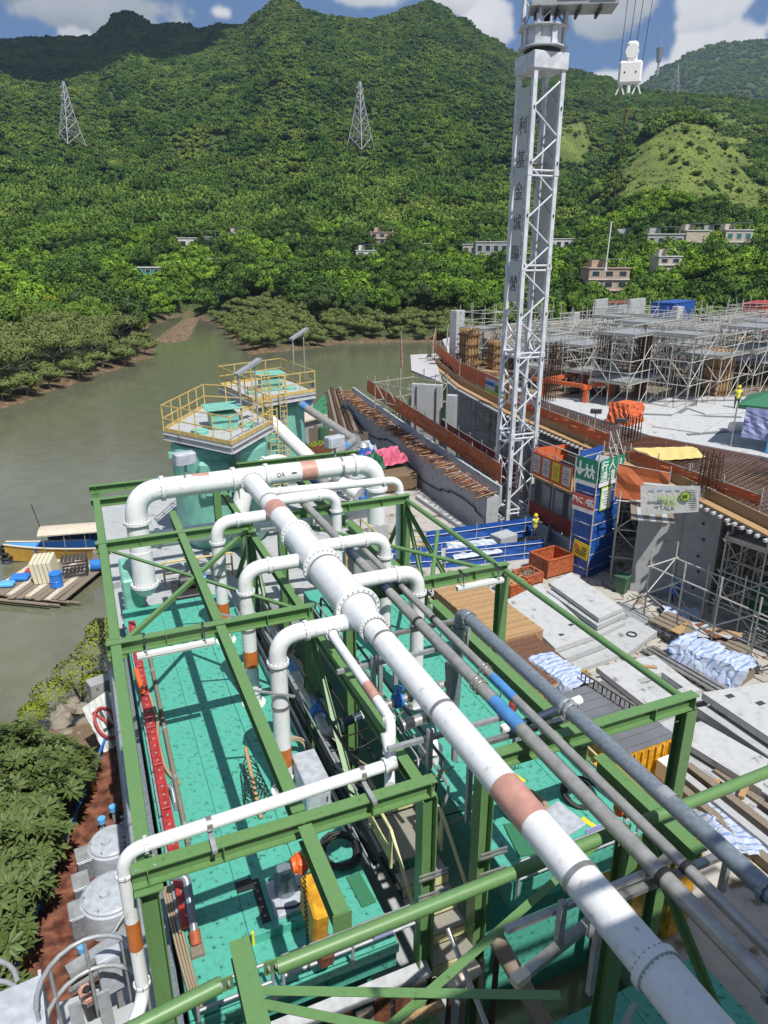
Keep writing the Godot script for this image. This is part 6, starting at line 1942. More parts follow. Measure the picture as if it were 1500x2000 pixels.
	s = bx(V(-1.5, 3.4, -12.0), V(1.6, 0.8, 1.4), BI, 0.03); solo("engine_plinth", s, "concrete", "dark plinth under the pair of small engines", "plinth")
	t = thing("electric_box", "pale blue-grey electric box on the post beside the white drop pipe", "box", V(-0.95, 5.2, -11.4), 0.2)
	s = bx(V(0, 0.5, 0), V(0.62, 0.95, 0.25), BI, 0.02); put("housing", s, "cabinet", t)
	s = bx(V(0, 0.5, 0.135), V(0.54, 0.85, 0.02)); put("door", s, "cabinet", t)
	block("stand", t, V(0, -1.6, 0), V(0.1, 3.2, 0.1), "galv")
	# lower left concrete platform with a caged ladder
	t = thing("ladder_platform", "pale steel ladder head with a hooped cage at the lower left corner", "ladder", V(-1.55, 0, -9.6), 0.1)
	s = bx(V(-0.3, 6.2, 0.9), V(2.6, 0.2, 2.6), BI, 0.02); put("platform", s, "concrete", t)
	s = bx(V(-0.85, 7.05, -0.3), V(0.9, 0.05, 1.5), Basis(Vector3.RIGHT, 0.0)); put("lid_plate", s, "cabinet", t)
	s = bx(V(-0.42, 6.7, -0.35), V(0.05, 0.9, 1.5)); put("side_plate", s, "cabinet", t)
	for k in 2:
		var y := 7.35 - k * 0.75
		var pts := []
		for q in 13:
			var a := PI * q / 12.0
			pts.append(V(0.35 - cos(a) * 0.85, y, -0.2 - sin(a) * 0.95))
		s = Shape.new(); s.pipe(pts, 0.045, 8); put("cage_hoop", s, "galv", t)
	for k in 2:
		var pts := []
		for q in 13:
			var a := PI * q / 12.0
			pts.append(V(-1.5 - cos(a) * 0.75, 7.35 - k * 0.5, -0.9 - sin(a) * 0.7))
		s = Shape.new(); s.pipe(pts, 0.045, 8); put("cage_hoop", s, "galv", t)
	for q in 5:
		var a := PI * q / 4.0
		bar("cage_bar", t, V(0.35 - cos(a) * 0.85, 4.0, -0.2 - sin(a) * 0.95), V(0.35 - cos(a) * 0.85, 7.35, -0.2 - sin(a) * 0.95), 0.035, "galv")
	for x in [0.05, 0.5]: rect("stringer", t, V(x, 3.5, -0.1), V(x, 7.2, -0.1), 0.2, 0.06, "galv", Vector3.BACK)
	s = Shape.new(); s.lathe([Vector2(0, 0), Vector2(0.1, 0), Vector2(0.1, 0.3), Vector2(0.05, 0.36), Vector2(0, 0.36)], 12, V(-0.75, 6.3, -9.2)); solo("spray_can", s, "orange_bright", "orange can on the platform below the white pipe", "can")
	# sheet with a no-anchoring sign, box, rocks at the waterline
	t = thing("warning_sheet", "white sheet with a red no-anchoring ring hung at the bank", "sign", V(-0.85, 2.6, -24.2), 0.45)
	var nn := FastNoiseLite.new(); nn.seed = 9; nn.frequency = 0.5
	var tilt := Basis(Vector3.RIGHT, -0.75)
	s = Shape.new(); s.cloth(tilt * V(-0.5, 1.0, 0), tilt * V(0.6, 1.2, 0), tilt * V(0.45, -1.3, 0), tilt * V(-0.5, -1.0, 0), 14, 16, 0.09, nn); put("sheet", s, "banner_grey", t)
	var ring := []
	for q in 33: ring.append(tilt * V(cos(TAU * q / 32) * 0.36, 0.1 + sin(TAU * q / 32) * 0.6, 0.1))
	s = Shape.new(); s.pipe(ring, 0.055, 6); put("ring", s, "red_paint", t)
	s = bx(V(0, 0.2, 0.09).rotated(Vector3.RIGHT, -0.75), V(0.08, 1.1, 0.03), tilt * Basis(V(0, 0, 1), 0.5)); put("slash", s, "red_paint", t)
	s = bx(V(0, 0.25, 0.075).rotated(Vector3.RIGHT, -0.75), V(0.1, 0.7, 0.02), tilt); s.box(V(0, -0.1, 0.075).rotated(Vector3.RIGHT, -0.75), V(0.4, 0.1, 0.02), tilt); put("anchor_mark", s, "ink", t)
	t = thing("tool_chest", "grey-green metal tool chest on the bank by the light shrub", "box", V(-0.95, 2.6, -26.6), 0.3)
	s = bx(V(0, 0.3, 0), V(0.9, 0.6, 0.6), BI, 0.03); put("body", s, "wall_grey", t)
	for q in 2: block("latch", t, V(-0.2 + q * 0.4, 0.4, 0.31), V(0.08, 0.12, 0.03), "steel")
	for k in 12:
		s = Shape.new()
		s.lathe([Vector2(0, -0.8), Vector2(0.7, -0.5), Vector2(1.0, 0.0), Vector2(0.6, 0.6), Vector2(0, 0.75)], 7)
		for q in s.v.size(): s.v[q] = s.v[q] * (0.42 + 0.2 * nz.get_noise_3dv(s.v[q] * 40.0 + V(k * 9, 0, 0)))
		var o := solo("boulder", s, "rock", "tan boulder at the waterline below the light shrub", "rock", "boulders at the waterline")
		o.position = V(-1.9 + rng.randf_range(-0.9, 0.9), 0.5 + rng.randf() * 0.5, -28.0 + rng.randf_range(-1.0, 1.6)); o.rotation = V(rng.randf() * 3.0, rng.randf() * 3.0, 0)
	t = thing("bank_shrub", "light yellow-green shrub at the waterline beside the left tank", "shrub", V(-1.9, 0.3, -29.8))
	s = Shape.new(); s.use_col = true
	for k in [[0, 1.5, 0, 1.0], [0.9, 2.0, -0.8, 0.9], [-1.1, 1.0, 0.5, 0.85], [0.7, 1.2, 0.7, 0.7], [1.2, 2.6, -1.4, 0.7], [-1.8, 0.6, 0.9, 0.6]]: leafy(s, V(k[0], k[1], k[2]), k[3], 0.8, 420, 0.075, Vector2(0.7, 1.35))
	put("foliage", s, "leaf_yellow", t)
	for k in 5: bar("stem", t, Vector3.ZERO, V(rng.randf_range(-1.2, 1.0), 1.5, rng.randf_range(-0.9, 0.9)), 0.035, "bark")
	# the big-leaved bush
	t = thing("umbrella_bush", "big umbrella-leaved bush on the bank beside the brown deck", "shrub", V(-4.6, 1.2, -18.8))
	for k in 9: bar("stem", t, V(rng.randf_range(-1, 1), -0.6, rng.randf_range(-2, 2)), V(rng.randf_range(-2.6, 2.2), 2.6, rng.randf_range(-4.5, 4)), 0.07, "bark")
	var wh := [leaf_whorl(9, 0.35), leaf_whorl(7, 0.27), leaf_whorl(10, 0.4)]
	var rest := Shape.new(); rest.use_col = true
	var many := []
	for k in 4000:
		var a := rng.randf() * TAU
		var rr := sqrt(rng.randf())
		var q := Vector2(cos(a) * 3.9 * rr, sin(a) * 6.6 * rr)
		# keep to the bank side of the blue rail
		var zz := -18.8 + q.y
		var lim := 4.6 + lerpf(-1.0, -3.4, clampf((zz + 24.0) / 10.0, 0.0, 1.0)) + 0.2
		if q.x > lim: continue
		var top := 3.5 * sqrt(maxf(0.0, 1.0 - rr * rr * 0.92)) + 0.9 * nz.get_noise_2d(q.x * 60.0, q.y * 60.0)
		var depth := rng.randf() * rng.randf() * 1.0
		var y := top - depth
		if y < -0.4: continue
		var up := V(q.x * 0.12, 1.0, q.y * 0.06 + 0.1).normalized()
		many.append([V(q.x, y, q.y), (up + V(rng.randfn(), rng.randfn() * 0.3, rng.randfn()) * 0.3).normalized(), depth])
	many.sort_custom(func(x, y): return x[2] < y[2])
	for k in many.size():
		var w = many[k]
		var b: Basis = rot_to(w[1]) * Basis(Vector3.UP, rng.randf() * TAU)
		var tr := Transform3D(b.scaled(Vector3.ONE * rng.randf_range(0.6, 1.15)), w[0])
		if k < 300: put_mesh("leaf_whorl", wh[k % 3], "leaf_big", t, tr)
		else:
			var src: Array = wh[k % 3].surface_get_arrays(0)
			var sv: PackedVector3Array = src[Mesh.ARRAY_VERTEX]
			var sn: PackedVector3Array = src[Mesh.ARRAY_NORMAL]
			rest.v.append_array(tr * sv)
			for q in sn: rest.n.append((tr.basis * q).normalized())
			rest.c.append_array(src[Mesh.ARRAY_COLOR])
	var ro := put("leaf_mass", rest, "leaf_big", t); ro.set_meta("kind", "stuff")
	# sampan with a long canopy
	t = thing("sampan", "yellow-hulled sampan with a blue inside and a long cream canopy", "boat", V(-6.2, WATER, -50.2), deg_to_rad(-10))
	var sec := func(f: float) -> Array:   # half width, sheer, keel
		var w := 0.95 * sin(PI * clampf(0.06 + f * 0.62, 0.0, 0.62)) ** 0.75
		if f > 0.85: w *= 1.0 - (f - 0.85) * 0.6
		return [w, 0.75 + 0.6 * pow(1.0 - f, 3.0), -0.25 + 0.45 * pow(1.0 - f, 4.0)]
	var L := 10.0
	var hull := Shape.new()
	var inner := Shape.new()
	var gun := Shape.new()
	for k in 20:
		var f0 := k / 20.0
		var f1 := (k + 1) / 20.0
		var A = sec.call(f0)
		var B = sec.call(f1)
		for sd in [-1.0, 1.0]:
			hull.quad(V(f0 * L, A[1], sd * A[0]), V(f1 * L, B[1], sd * B[0]), V(f1 * L, B[2], sd * B[0] * 0.6), V(f0 * L, A[2], sd * A[0] * 0.6), V(0, 0, sd))
			inner.quad(V(f0 * L, A[1] - 0.02, sd * A[0] * 0.9), V(f1 * L, B[1] - 0.02, sd * B[0] * 0.9), V(f1 * L, B[2] + 0.3, sd * B[0] * 0.6), V(f0 * L, A[2] + 0.3, sd * A[0] * 0.6), V(0, 0, -sd))
			gun.tube(V(f0 * L, A[1], sd * A[0] * 0.97), V(f1 * L, B[1], sd * B[0] * 0.97), 0.07, 0.07, 8)
		inner.quad(V(f0 * L, A[2] + 0.3, A[0] * 0.6), V(f1 * L, B[2] + 0.3, B[0] * 0.6), V(f1 * L, B[2] + 0.3, -B[0] * 0.6), V(f0 * L, A[2] + 0.3, -A[0] * 0.6), Vector3.UP)
		hull.quad(V(f0 * L, A[2], A[0] * 0.6), V(f1 * L, B[2], B[0] * 0.6), V(f1 * L, B[2], -B[0] * 0.6), V(f0 * L, A[2], -A[0] * 0.6), Vector3.DOWN)
	put("hull", hull, "hull_yellow", t); put("inside", inner, "plastic_light_blue", t); put("gunwale", gun, "canopy_cream", t)
	s = Shape.new()
	for k in 14:
		var f0 := 2.3 + k * 0.55
		for q in 8:
			var a0: float = -1.0 + q * 0.25; var a1: float = a0 + 0.25
			s.quad(V(f0, 2.25 - 0.25 * a0 * a0, a0 * 0.95), V(f0 + 0.55, 2.25 - 0.25 * a0 * a0, a0 * 0.95), V(f0 + 0.55, 2.25 - 0.25 * a1 * a1, a1 * 0.95), V(f0, 2.25 - 0.25 * a1 * a1, a1 * 0.95), Vector3.UP)
			s.quad(V(f0, 2.19 - 0.25 * a0 * a0, a0 * 0.95), V(f0 + 0.55, 2.19 - 0.25 * a0 * a0, a0 * 0.95), V(f0 + 0.55, 2.19 - 0.25 * a1 * a1, a1 * 0.95), V(f0, 2.19 - 0.25 * a1 * a1, a1 * 0.95), Vector3.DOWN)
	put("canopy", s, "canopy_cream", t)
	for k in 6:
		for sd in [-1.0, 1.0]: bar("canopy_post", t, V(2.6 + k * 1.3, 0.7, sd * 0.82), V(2.6 + k * 1.3, 2.0, sd * 0.82), 0.025, "galv")
	s = bx(V(5.5, 1.1, -0.82), V(6.0, 0.8, 0.02)); put("side_screen", s, "window", t)
	s = bx(V(2.0, 0.75, 0), V(0.12, 0.55, 1.5)); put("bulkhead", s, "tarp_blue", t)
	s = Shape.new()
	for q in 3: s.lathe([Vector2(0.2, -0.1), Vector2(0.34, -0.1), Vector2(0.38, 0.0), Vector2(0.34, 0.1), Vector2(0.2, 0.1)], 14, V(-0.15 + 0.1 * q, 0.9 - 0.25 * q, -0.3 + 0.3 * q))
	put("tyre_fender", s, "black_rubber", t)
	bar("pole", t, V(2.2, 1.5, -0.9), V(1.8, 3.6, -1.0), 0.03, "dark_metal")
	# raft with its crates
	t = thing("raft", "weathered plank raft moored beside the sampan", "raft", V(-3.4, WATER, -45.3), deg_to_rad(-32))
	for k in 12:
		s = bx(V(-2.4 + k * 0.43, 0.42, 0.1 * sin(k * 2.0)), V(0.4, 0.06, 5.6 + 0.4 * sin(k * 1.7)), Basis(Vector3.UP, 0.02 * sin(k * 3.0))); put("plank", s, "timber_grey" if k % 3 else "canopy_cream", t)
	for k in 4:
		s = tb(V(-2.9, 0.22 + 0.1 * (k % 2), 2.2 + k * 0.28), V(3.4 - 0.5 * k, 0.22 + 0.1 * (k % 2), 2.5 + k * 0.24), 0.08, 0.07, 8); put("log", s, "timber_grey", t)
	for k in 3: s = tb(V(-2.2 + k * 1.9, 0.1, -2.2), V(-2.2 + k * 1.9, 0.1, 2.6), 0.28, 0.28, 12); put("float_drum", s, "dark_metal" if k != 1 else "plastic_light_blue", t)
	var raft_at := t.transform
	var on_raft := func(called: String, sh: Shape, m: String, at: Vector3, label: String, cat: String, turn := 0.0):
		var o := solo(called, sh, m, label, cat)
		o.transform = raft_at * Transform3D(Basis(Vector3.UP, turn), at)
	t = thing("crate_stack", "stack of cream plastic crates on the raft", "crates"); t.transform = raft_at * Transform3D(Basis(Vector3.UP, 0.4), V(-0.2, 0.46, 0.2))
	for k in 5:
		s = Shape.new()
		for q in 5: s.box(V(-0.5 + k * 0.25 , 0.7, -0.7 + q * 0.35), V(0.22, 1.4, 0.3), Basis(V(0, 0, 1), 0.12), 0.03)
		put("crate", s, "plastic_cream", t)
	t = thing("black_crate", "black lattice crate on the raft beside the blue drum", "crate"); t.transform = raft_at * Transform3D(Basis(Vector3.UP, 0.5), V(1.3, 0.46, -0.7))
	for k in 5:
		rect("slat", t, V(-0.7, 0.15 + k * 0.22, 0.55), V(0.7, 0.15 + k * 0.22, 0.55), 0.04, 0.1, "plastic_black")
		rect("slat", t, V(0.7, 0.15 + k * 0.22, -0.55), V(0.7, 0.15 + k * 0.22, 0.55), 0.04, 0.1, "plastic_black")
	for k in 7: rect("top_slat", t, V(-0.7 + k * 0.23, 1.15, -0.55), V(-0.7 + k * 0.23, 1.15, 0.55), 0.16, 0.05, "plastic_black")
	s = Shape.new(); s.lathe([Vector2(0, 0), Vector2(0.36, 0), Vector2(0.38, 0.05), Vector2(0.36, 0.35), Vector2(0.39, 0.38), Vector2(0.36, 0.41), Vector2(0.36, 0.8), Vector2(0.39, 0.84), Vector2(0.36, 0.92), Vector2(0.2, 0.98), Vector2(0, 0.98)], 20); on_raft.call("drum", s, "plastic_blue", V(1.1, 0.46, 1.1), "upright blue plastic drum on the raft", "drum")
	s = tb(V(-0.45, 0.36, 0), V(0.45, 0.36, 0), 0.36, 0.36, 20); on_raft.call("drum", s, "plastic_blue", V(2.4, 0.46, -1.5), "blue plastic drum lying at the far corner of the raft", "drum", 0.3)
	s = Shape.new(); s.lathe([Vector2(0, 0), Vector2(0.7, 0.0), Vector2(0.75, 0.4), Vector2(0.55, 0.85), Vector2(0, 1.0)], 14); on_raft.call("bundle", s, "timber_grey", V(2.0, 0.46, -2.6), "grey wrapped bundle at the far end of the raft", "bundle")
	for k in [[-1.7, 0.6, "plastic_blue", "blue cloth on the raft beside the cream crates", 1.1], [-1.9, 1.6, "plastic_light_blue", "light blue tray on the raft's near corner", 0.9], [-1.6, -0.4, "red_paint", "red striped bag on the raft", 0.7], [-1.3, -1.2, "tarp_blue", "dark blue jerrycan heap on the raft", 0.6]]:
		s = bx(V(0, 0.16, 0), V(k[4], 0.3, k[4] * 0.7), Basis(Vector3.UP, 0.3), 0.1); on_raft.call("raft_goods", s, k[2], V(k[0], 0.46, k[1]), k[3], "goods")

# ---------------------------------------------------------------- lettering drawn as strokes on a 10 x 10 field
const GLYPH := {
	"li": [[1.5,8.6,4.8,9.3],[0.8,6.8,5.6,6.8],[3.2,9,3.2,0.6],[3.2,6.6,0.8,3],[3.2,6.4,5.4,3.8],[6.8,8.4,6.8,3],[9,9.4,9,0.6],[9,0.6,7.9,1.2]],
	"ji": [[1,8.3,9,8.3],[3,9.5,3,3.8],[7,9.5,7,3.8],[3,6.8,7,6.8],[3,5.3,7,5.3],[0.5,3.8,9.5,3.8],[3,3.8,1,2],[7,3.8,9,2],[3.5,2.2,6.5,2.2],[5,3.4,5,0.6],[1,0.6,9,0.6]],
	"jin": [[5,9.6,0.8,5.8],[5,9.6,9.2,5.8],[3,6.2,7,6.2],[1.5,4,8.5,4],[5,6.2,5,0.6],[2.5,3.2,3.3,1.6],[7.5,3.2,6.7,1.6],[0.8,0.6,9.2,0.6]],
	"cheng": [[0.6,6.6,3.4,6.6],[2,9,2,2.2],[0.4,1.6,3.6,2.8],[4.2,7.6,9.4,7.6],[4.4,7.6,4.2,3.4],[4.2,3.4,3.4,0.8],[4.4,5.2,6.2,5.2],[6.2,5.2,6,2.4],[6.8,9.6,7.6,3.8],[7.6,3.8,9.4,0.8],[9.4,0.8,9.5,2.4],[9,5.6,6.4,1],[8.2,9.3,9,8.4]],
	"lian": [[0.4,9.2,4.4,9.2],[1.1,9.2,1.1,2],[3.6,9.2,3.6,0.6],[1.1,7,3.6,7],[1.1,4.8,3.6,4.8],[0.3,1.8,4.4,3],[6,9.5,5,7.8],[5,7.8,6.3,7],[6.3,7,5,5.4],[8.4,9.5,7.4,7.8],[7.4,7.8,8.7,7],[8.7,7,7.4,5.4],[5.4,4.6,5.4,2.6],[5.4,2.6,6.4,2.6],[6.4,4.8,6.4,0.6],[8,4.8,8,0.6],[8,2.6,9.3,2.6],[9.3,4.6,9.3,2.6]],
	"ying": [[2.5,9.5,2.5,7.4],[2.5,7.8,1,6.8],[2.5,8,4,6.8],[1.2,8.6,1.6,7.8],[3.8,8.8,3.2,8],[7.5,9.5,7.5,7.4],[7.5,7.8,6,6.8],[7.5,8,9,6.8],[6.2,8.6,6.6,7.8],[8.8,8.8,8.2,8],[0.8,6,9.2,6],[0.8,6,0.8,5],[9.2,6,9.2,5],[3.4,5,6.6,5],[3.4,5,3.4,3.6],[6.6,5,6.6,3.6],[3.4,3.6,6.6,3.6],[2.2,2.6,7.8,2.6],[2.2,2.6,2.2,0.6],[7.8,2.6,7.8,0.6],[2.2,0.6,7.8,0.6],[5,3.6,4.6,2.6]],
	"xing": [[2.8,9.4,1,7.4],[3,6.6,0.6,4.2],[2,5.4,2,0.6],[4.4,8.4,9.2,8.4],[3.9,5.4,9.6,5.4],[7.4,5.4,7.4,0.8],[7.4,0.8,6.2,1.2]],
	"ren": [[5,9.4,4.6,6],[4.6,6,0.8,0.8],[4.8,6.4,9.2,0.8]],
	"tong": [[1.2,9,2.2,7.8],[0.6,6,2.4,6],[2.4,6,2,2.2],[2,2.2,0.5,0.8],[2,2,4,0.8],[4,0.8,9.6,0.8],[4,9.2,8.6,9.2],[8.6,9.2,6.6,7.6],[5.2,8.4,6.6,7.6],[4,7,9,7],[4,7,4,2.2],[9,7,9,2.2],[4,5.4,9,5.4],[4,3.8,9,3.8],[6.5,7,6.5,2.2]],
	"dao": [[1.2,9,2.2,7.8],[0.6,6,2.4,6],[2.4,6,2,2.2],[2,2.2,0.5,0.8],[2,2,4,0.8],[4,0.8,9.6,0.8],[5,9.6,5.6,8.6],[8,9.6,7.3,8.6],[3.8,8.2,9.4,8.2],[6.6,8.2,6,6.8],[4.8,6.8,8.6,6.8],[4.8,6.8,4.8,2],[8.6,6.8,8.6,2],[4.8,5.2,8.6,5.2],[4.8,3.6,8.6,3.6],[4.8,2,8.6,2]],
	"qu": [[0.8,9,9.2,9],[1.2,9,1.2,0.8],[1.2,0.8,9.4,0.8],[3.6,8,6.8,8],[3.6,8,3.6,6],[6.8,8,6.8,6],[3.6,6,6.8,6],[2.2,4.8,4.6,4.8],[2.2,4.8,2.2,2.4],[4.6,4.8,4.6,2.4],[2.2,2.4,4.6,2.4],[5.8,4.8,8.4,4.8],[5.8,4.8,5.8,2.4],[8.4,4.8,8.4,2.4],[5.8,2.4,8.4,2.4]],
	"gong": [[1.5,8.5,8.5,8.5],[5,8.5,5,1],[0.8,1,9.2,1]],
	"you": [[1,7.4,9,7.4],[4.4,9.4,3.6,5],[3.6,5,0.8,0.8],[3.4,5,7.8,5],[7.8,5,5,2],[5,2,2.6,0.6],[3.8,4,9.2,0.6]],
	"down": [[5,9.5,5,2.5],[5,0.6,2,4],[5,0.6,8,4],[2,4,8,4]],
	"walkers": [[2.6,7.4,3.2,4.6],[3.2,4.6,1.6,0.8],[3.2,4.6,4.4,0.8],[2.8,6.8,1.2,5],[2.8,6.6,4.4,5.4],[6.6,7.4,7.2,4.6],[7.2,4.6,5.6,0.8],[7.2,4.6,8.4,0.8],[6.8,6.8,5.2,5.4],[6.8,6.6,8.6,5],[2.6,8.8,2.7,8.6],[6.6,8.8,6.7,8.6]],
}

func glyph(parent: Node, key: String, tr: Transform3D, size: float, m: String, weight := 0.9):
	var s := Shape.new()
	var k := 0
	for q in GLYPH[key]:
		var a := V(q[0] - 5.0, q[1] - 5.0, 0) * size * 0.1
		var b := V(q[2] - 5.0, q[3] - 5.0, 0) * size * 0.1
		var d := (b - a).normalized()
		var w := weight * size * 0.1
		s.box((a + b) * 0.5 + V(0, 0, 0.0006 * k), V((b - a).length() + w * 0.8, w, 0.012), Basis(d, V(0, 0, 1).cross(d), V(0, 0, 1)))
		k += 1
	var o := put("lettering", s, m, parent)
	o.transform = tr

# ---------------------------------------------------------------- scaffolds
func scaffold(label: String, at: Vector3, turn: float, nx: int, nz_: int, levels: int, bx: float, bz: float, bh: float, decks: Array, group: String, m := "scaffold", r := 0.035) -> Node3D:
	var t := thing("scaffold", label, "scaffold", at, turn, group)
	for i in nx + 1:
		for j in nz_ + 1:
			if i > 0 and i < nx and j > 0 and j < nz_: continue
			bar("standard", t, V(i * bx, 0, j * bz), V(i * bx, levels * bh + rng.randf_range(0.3, 1.1), j * bz), r, m)
	for l in range(1, levels + 1):
		var y := l * bh
		for j in [0, nz_]:
			bar("ledger", t, V(-0.2, y, j * bz), V(nx * bx + 0.2, y, j * bz), r * 0.9, m)
			if l in decks: bar("ledger", t, V(-0.2, y + bh * 0.5, j * bz), V(nx * bx + 0.2, y + bh * 0.5, j * bz), r * 0.9, m)
		for i in [0, nx]:
			bar("transom", t, V(i * bx, y, -0.2), V(i * bx, y, nz_ * bz + 0.2), r * 0.9, m)
			if l in decks: bar("transom", t, V(i * bx, y + bh * 0.5, -0.2), V(i * bx, y + bh * 0.5, nz_ * bz + 0.2), r * 0.9, m)
		if l in decks:
			for q in int(nz_ * bz / 0.28):
				rect("plank", t, V(-0.1, y + 0.06, 0.14 + q * 0.28), V(nx * bx + 0.1, y + 0.06, 0.14 + q * 0.28), 0.25, 0.05, "galv")
			for j in [0, nz_]: rect("toe_board", t, V(-0.1, y + 0.12, j * bz), V(nx * bx + 0.1, y + 0.12, j * bz), 0.03, 0.2, "steel")
			for i in [0, nx]: rect("toe_board", t, V(i * bx, y + 0.12, -0.1), V(i * bx, y + 0.12, nz_ * bz + 0.1), 0.03, 0.2, "steel")
	for i in nx:
		for l in levels:
			if (i + l) % 2: bar("brace", t, V(i * bx, l * bh, nz_ * bz), V((i + 1) * bx, (l + 1) * bh, nz_ * bz), r * 0.8, m)
			else: bar("brace", t, V((i + 1) * bx, l * bh, 0), V(i * bx, (l + 1) * bh, 0), r * 0.8, m)
	for j in nz_:
		for l in levels:
			bar("brace", t, V(0, l * bh, (j + l % 2) * bz if l % 2 == 0 else (j + 1) * bz), V(0, (l + 1) * bh, (j + 1) * bz if l % 2 == 0 else j * bz), r * 0.8, m)
	return t

func rebar_column(label: String, at: Vector3, h: float, w: float, group: String, n := 5):
	var t := thing("rebar_cage", label, "rebar", at, 0.1, group)
	for i in n:
		for j in n:
			if i in [0, n - 1] or j in [0, n - 1]:
				var p := V(lerpf(-w, w, i / float(n - 1)), 0, lerpf(-w, w, j / float(n - 1)))
				bar("rod", t, p, p + V(rng.randf_range(-0.06, 0.06), h * rng.randf_range(0.9, 1.1), rng.randf_range(-0.06, 0.06)), 0.03, "rust_dark")
	for k in int(h / 0.5):
		var y := 0.3 + k * 0.5
		for q in 4:
			var a := V(w if q in [0, 3] else -w, y, w if q < 2 else -w)
			var b := V(w if (q + 1) % 4 in [0, 3] else -w, y, w if (q + 1) % 4 < 2 else -w)
			bar("link", t, a, b, 0.018, "rust_dark")

func timber_column(label: String, at: Vector3, h: float, w: float, group: String):
	var t := thing("column_formwork", label, "formwork", at, 0.12, group)
	var s := Shape.new(); s.box(V(0, h * 0.5, 0), V(w, h, w)); put("ply_box", s, "ply", t)
	for q in 4:
		for k in 4:
			var u := (k + 0.5) / 4.0 * w - w * 0.5
			var d := w * 0.5 + 0.06
			var p: Vector3 = [V(u, 0, d), V(u, 0, -d), V(d, 0, u), V(-d, 0, u)][q]
			rect("soldier", t, p + V(0, 0.1, 0), p + V(0, h + 0.15, 0), 0.1, 0.1, "timber")
	for k in 4:
		var y := h * (k + 0.5) / 4.0
		for q in 4:
			var d := w * 0.5 + 0.15
			var a := V(d if q in [0, 3] else -d, y, d if q < 2 else -d)
			var b := V(d if (q + 1) % 4 in [0, 3] else -d, y, d if (q + 1) % 4 < 2 else -d)
			rect("yoke", t, a, b, 0.09, 0.12, "timber_dark")

func net(label: String, a: Vector3, b: Vector3, h: float, m: String, group := "", fold := 0.14, off := 0.0):
	var nn := FastNoiseLite.new(); nn.seed = 6; nn.frequency = 0.5
	var t := thing("safety_net", label, "net", Vector3.ZERO, 0.0, group)
	var s := Shape.new()
	var n := int(maxf(4.0, (b - a).length() / 0.5))
	s.cloth(a + V(0, h, 0), b + V(0, h, 0), b, a, n, 4, fold, nn, off)
	put("netting", s, m, t)
	var posts := int(maxf(1.0, (b - a).length() / 2.2))
	for k in posts + 1:
		var p := a.lerp(b, k / float(posts))
		bar("post", t, p - V(0, 0.2, 0), p + V(0, h + 0.35, 0), 0.03, "scaffold")
	bar("top_line", t, a + V(0, h, 0), b + V(0, h, 0), 0.02, "scaffold")

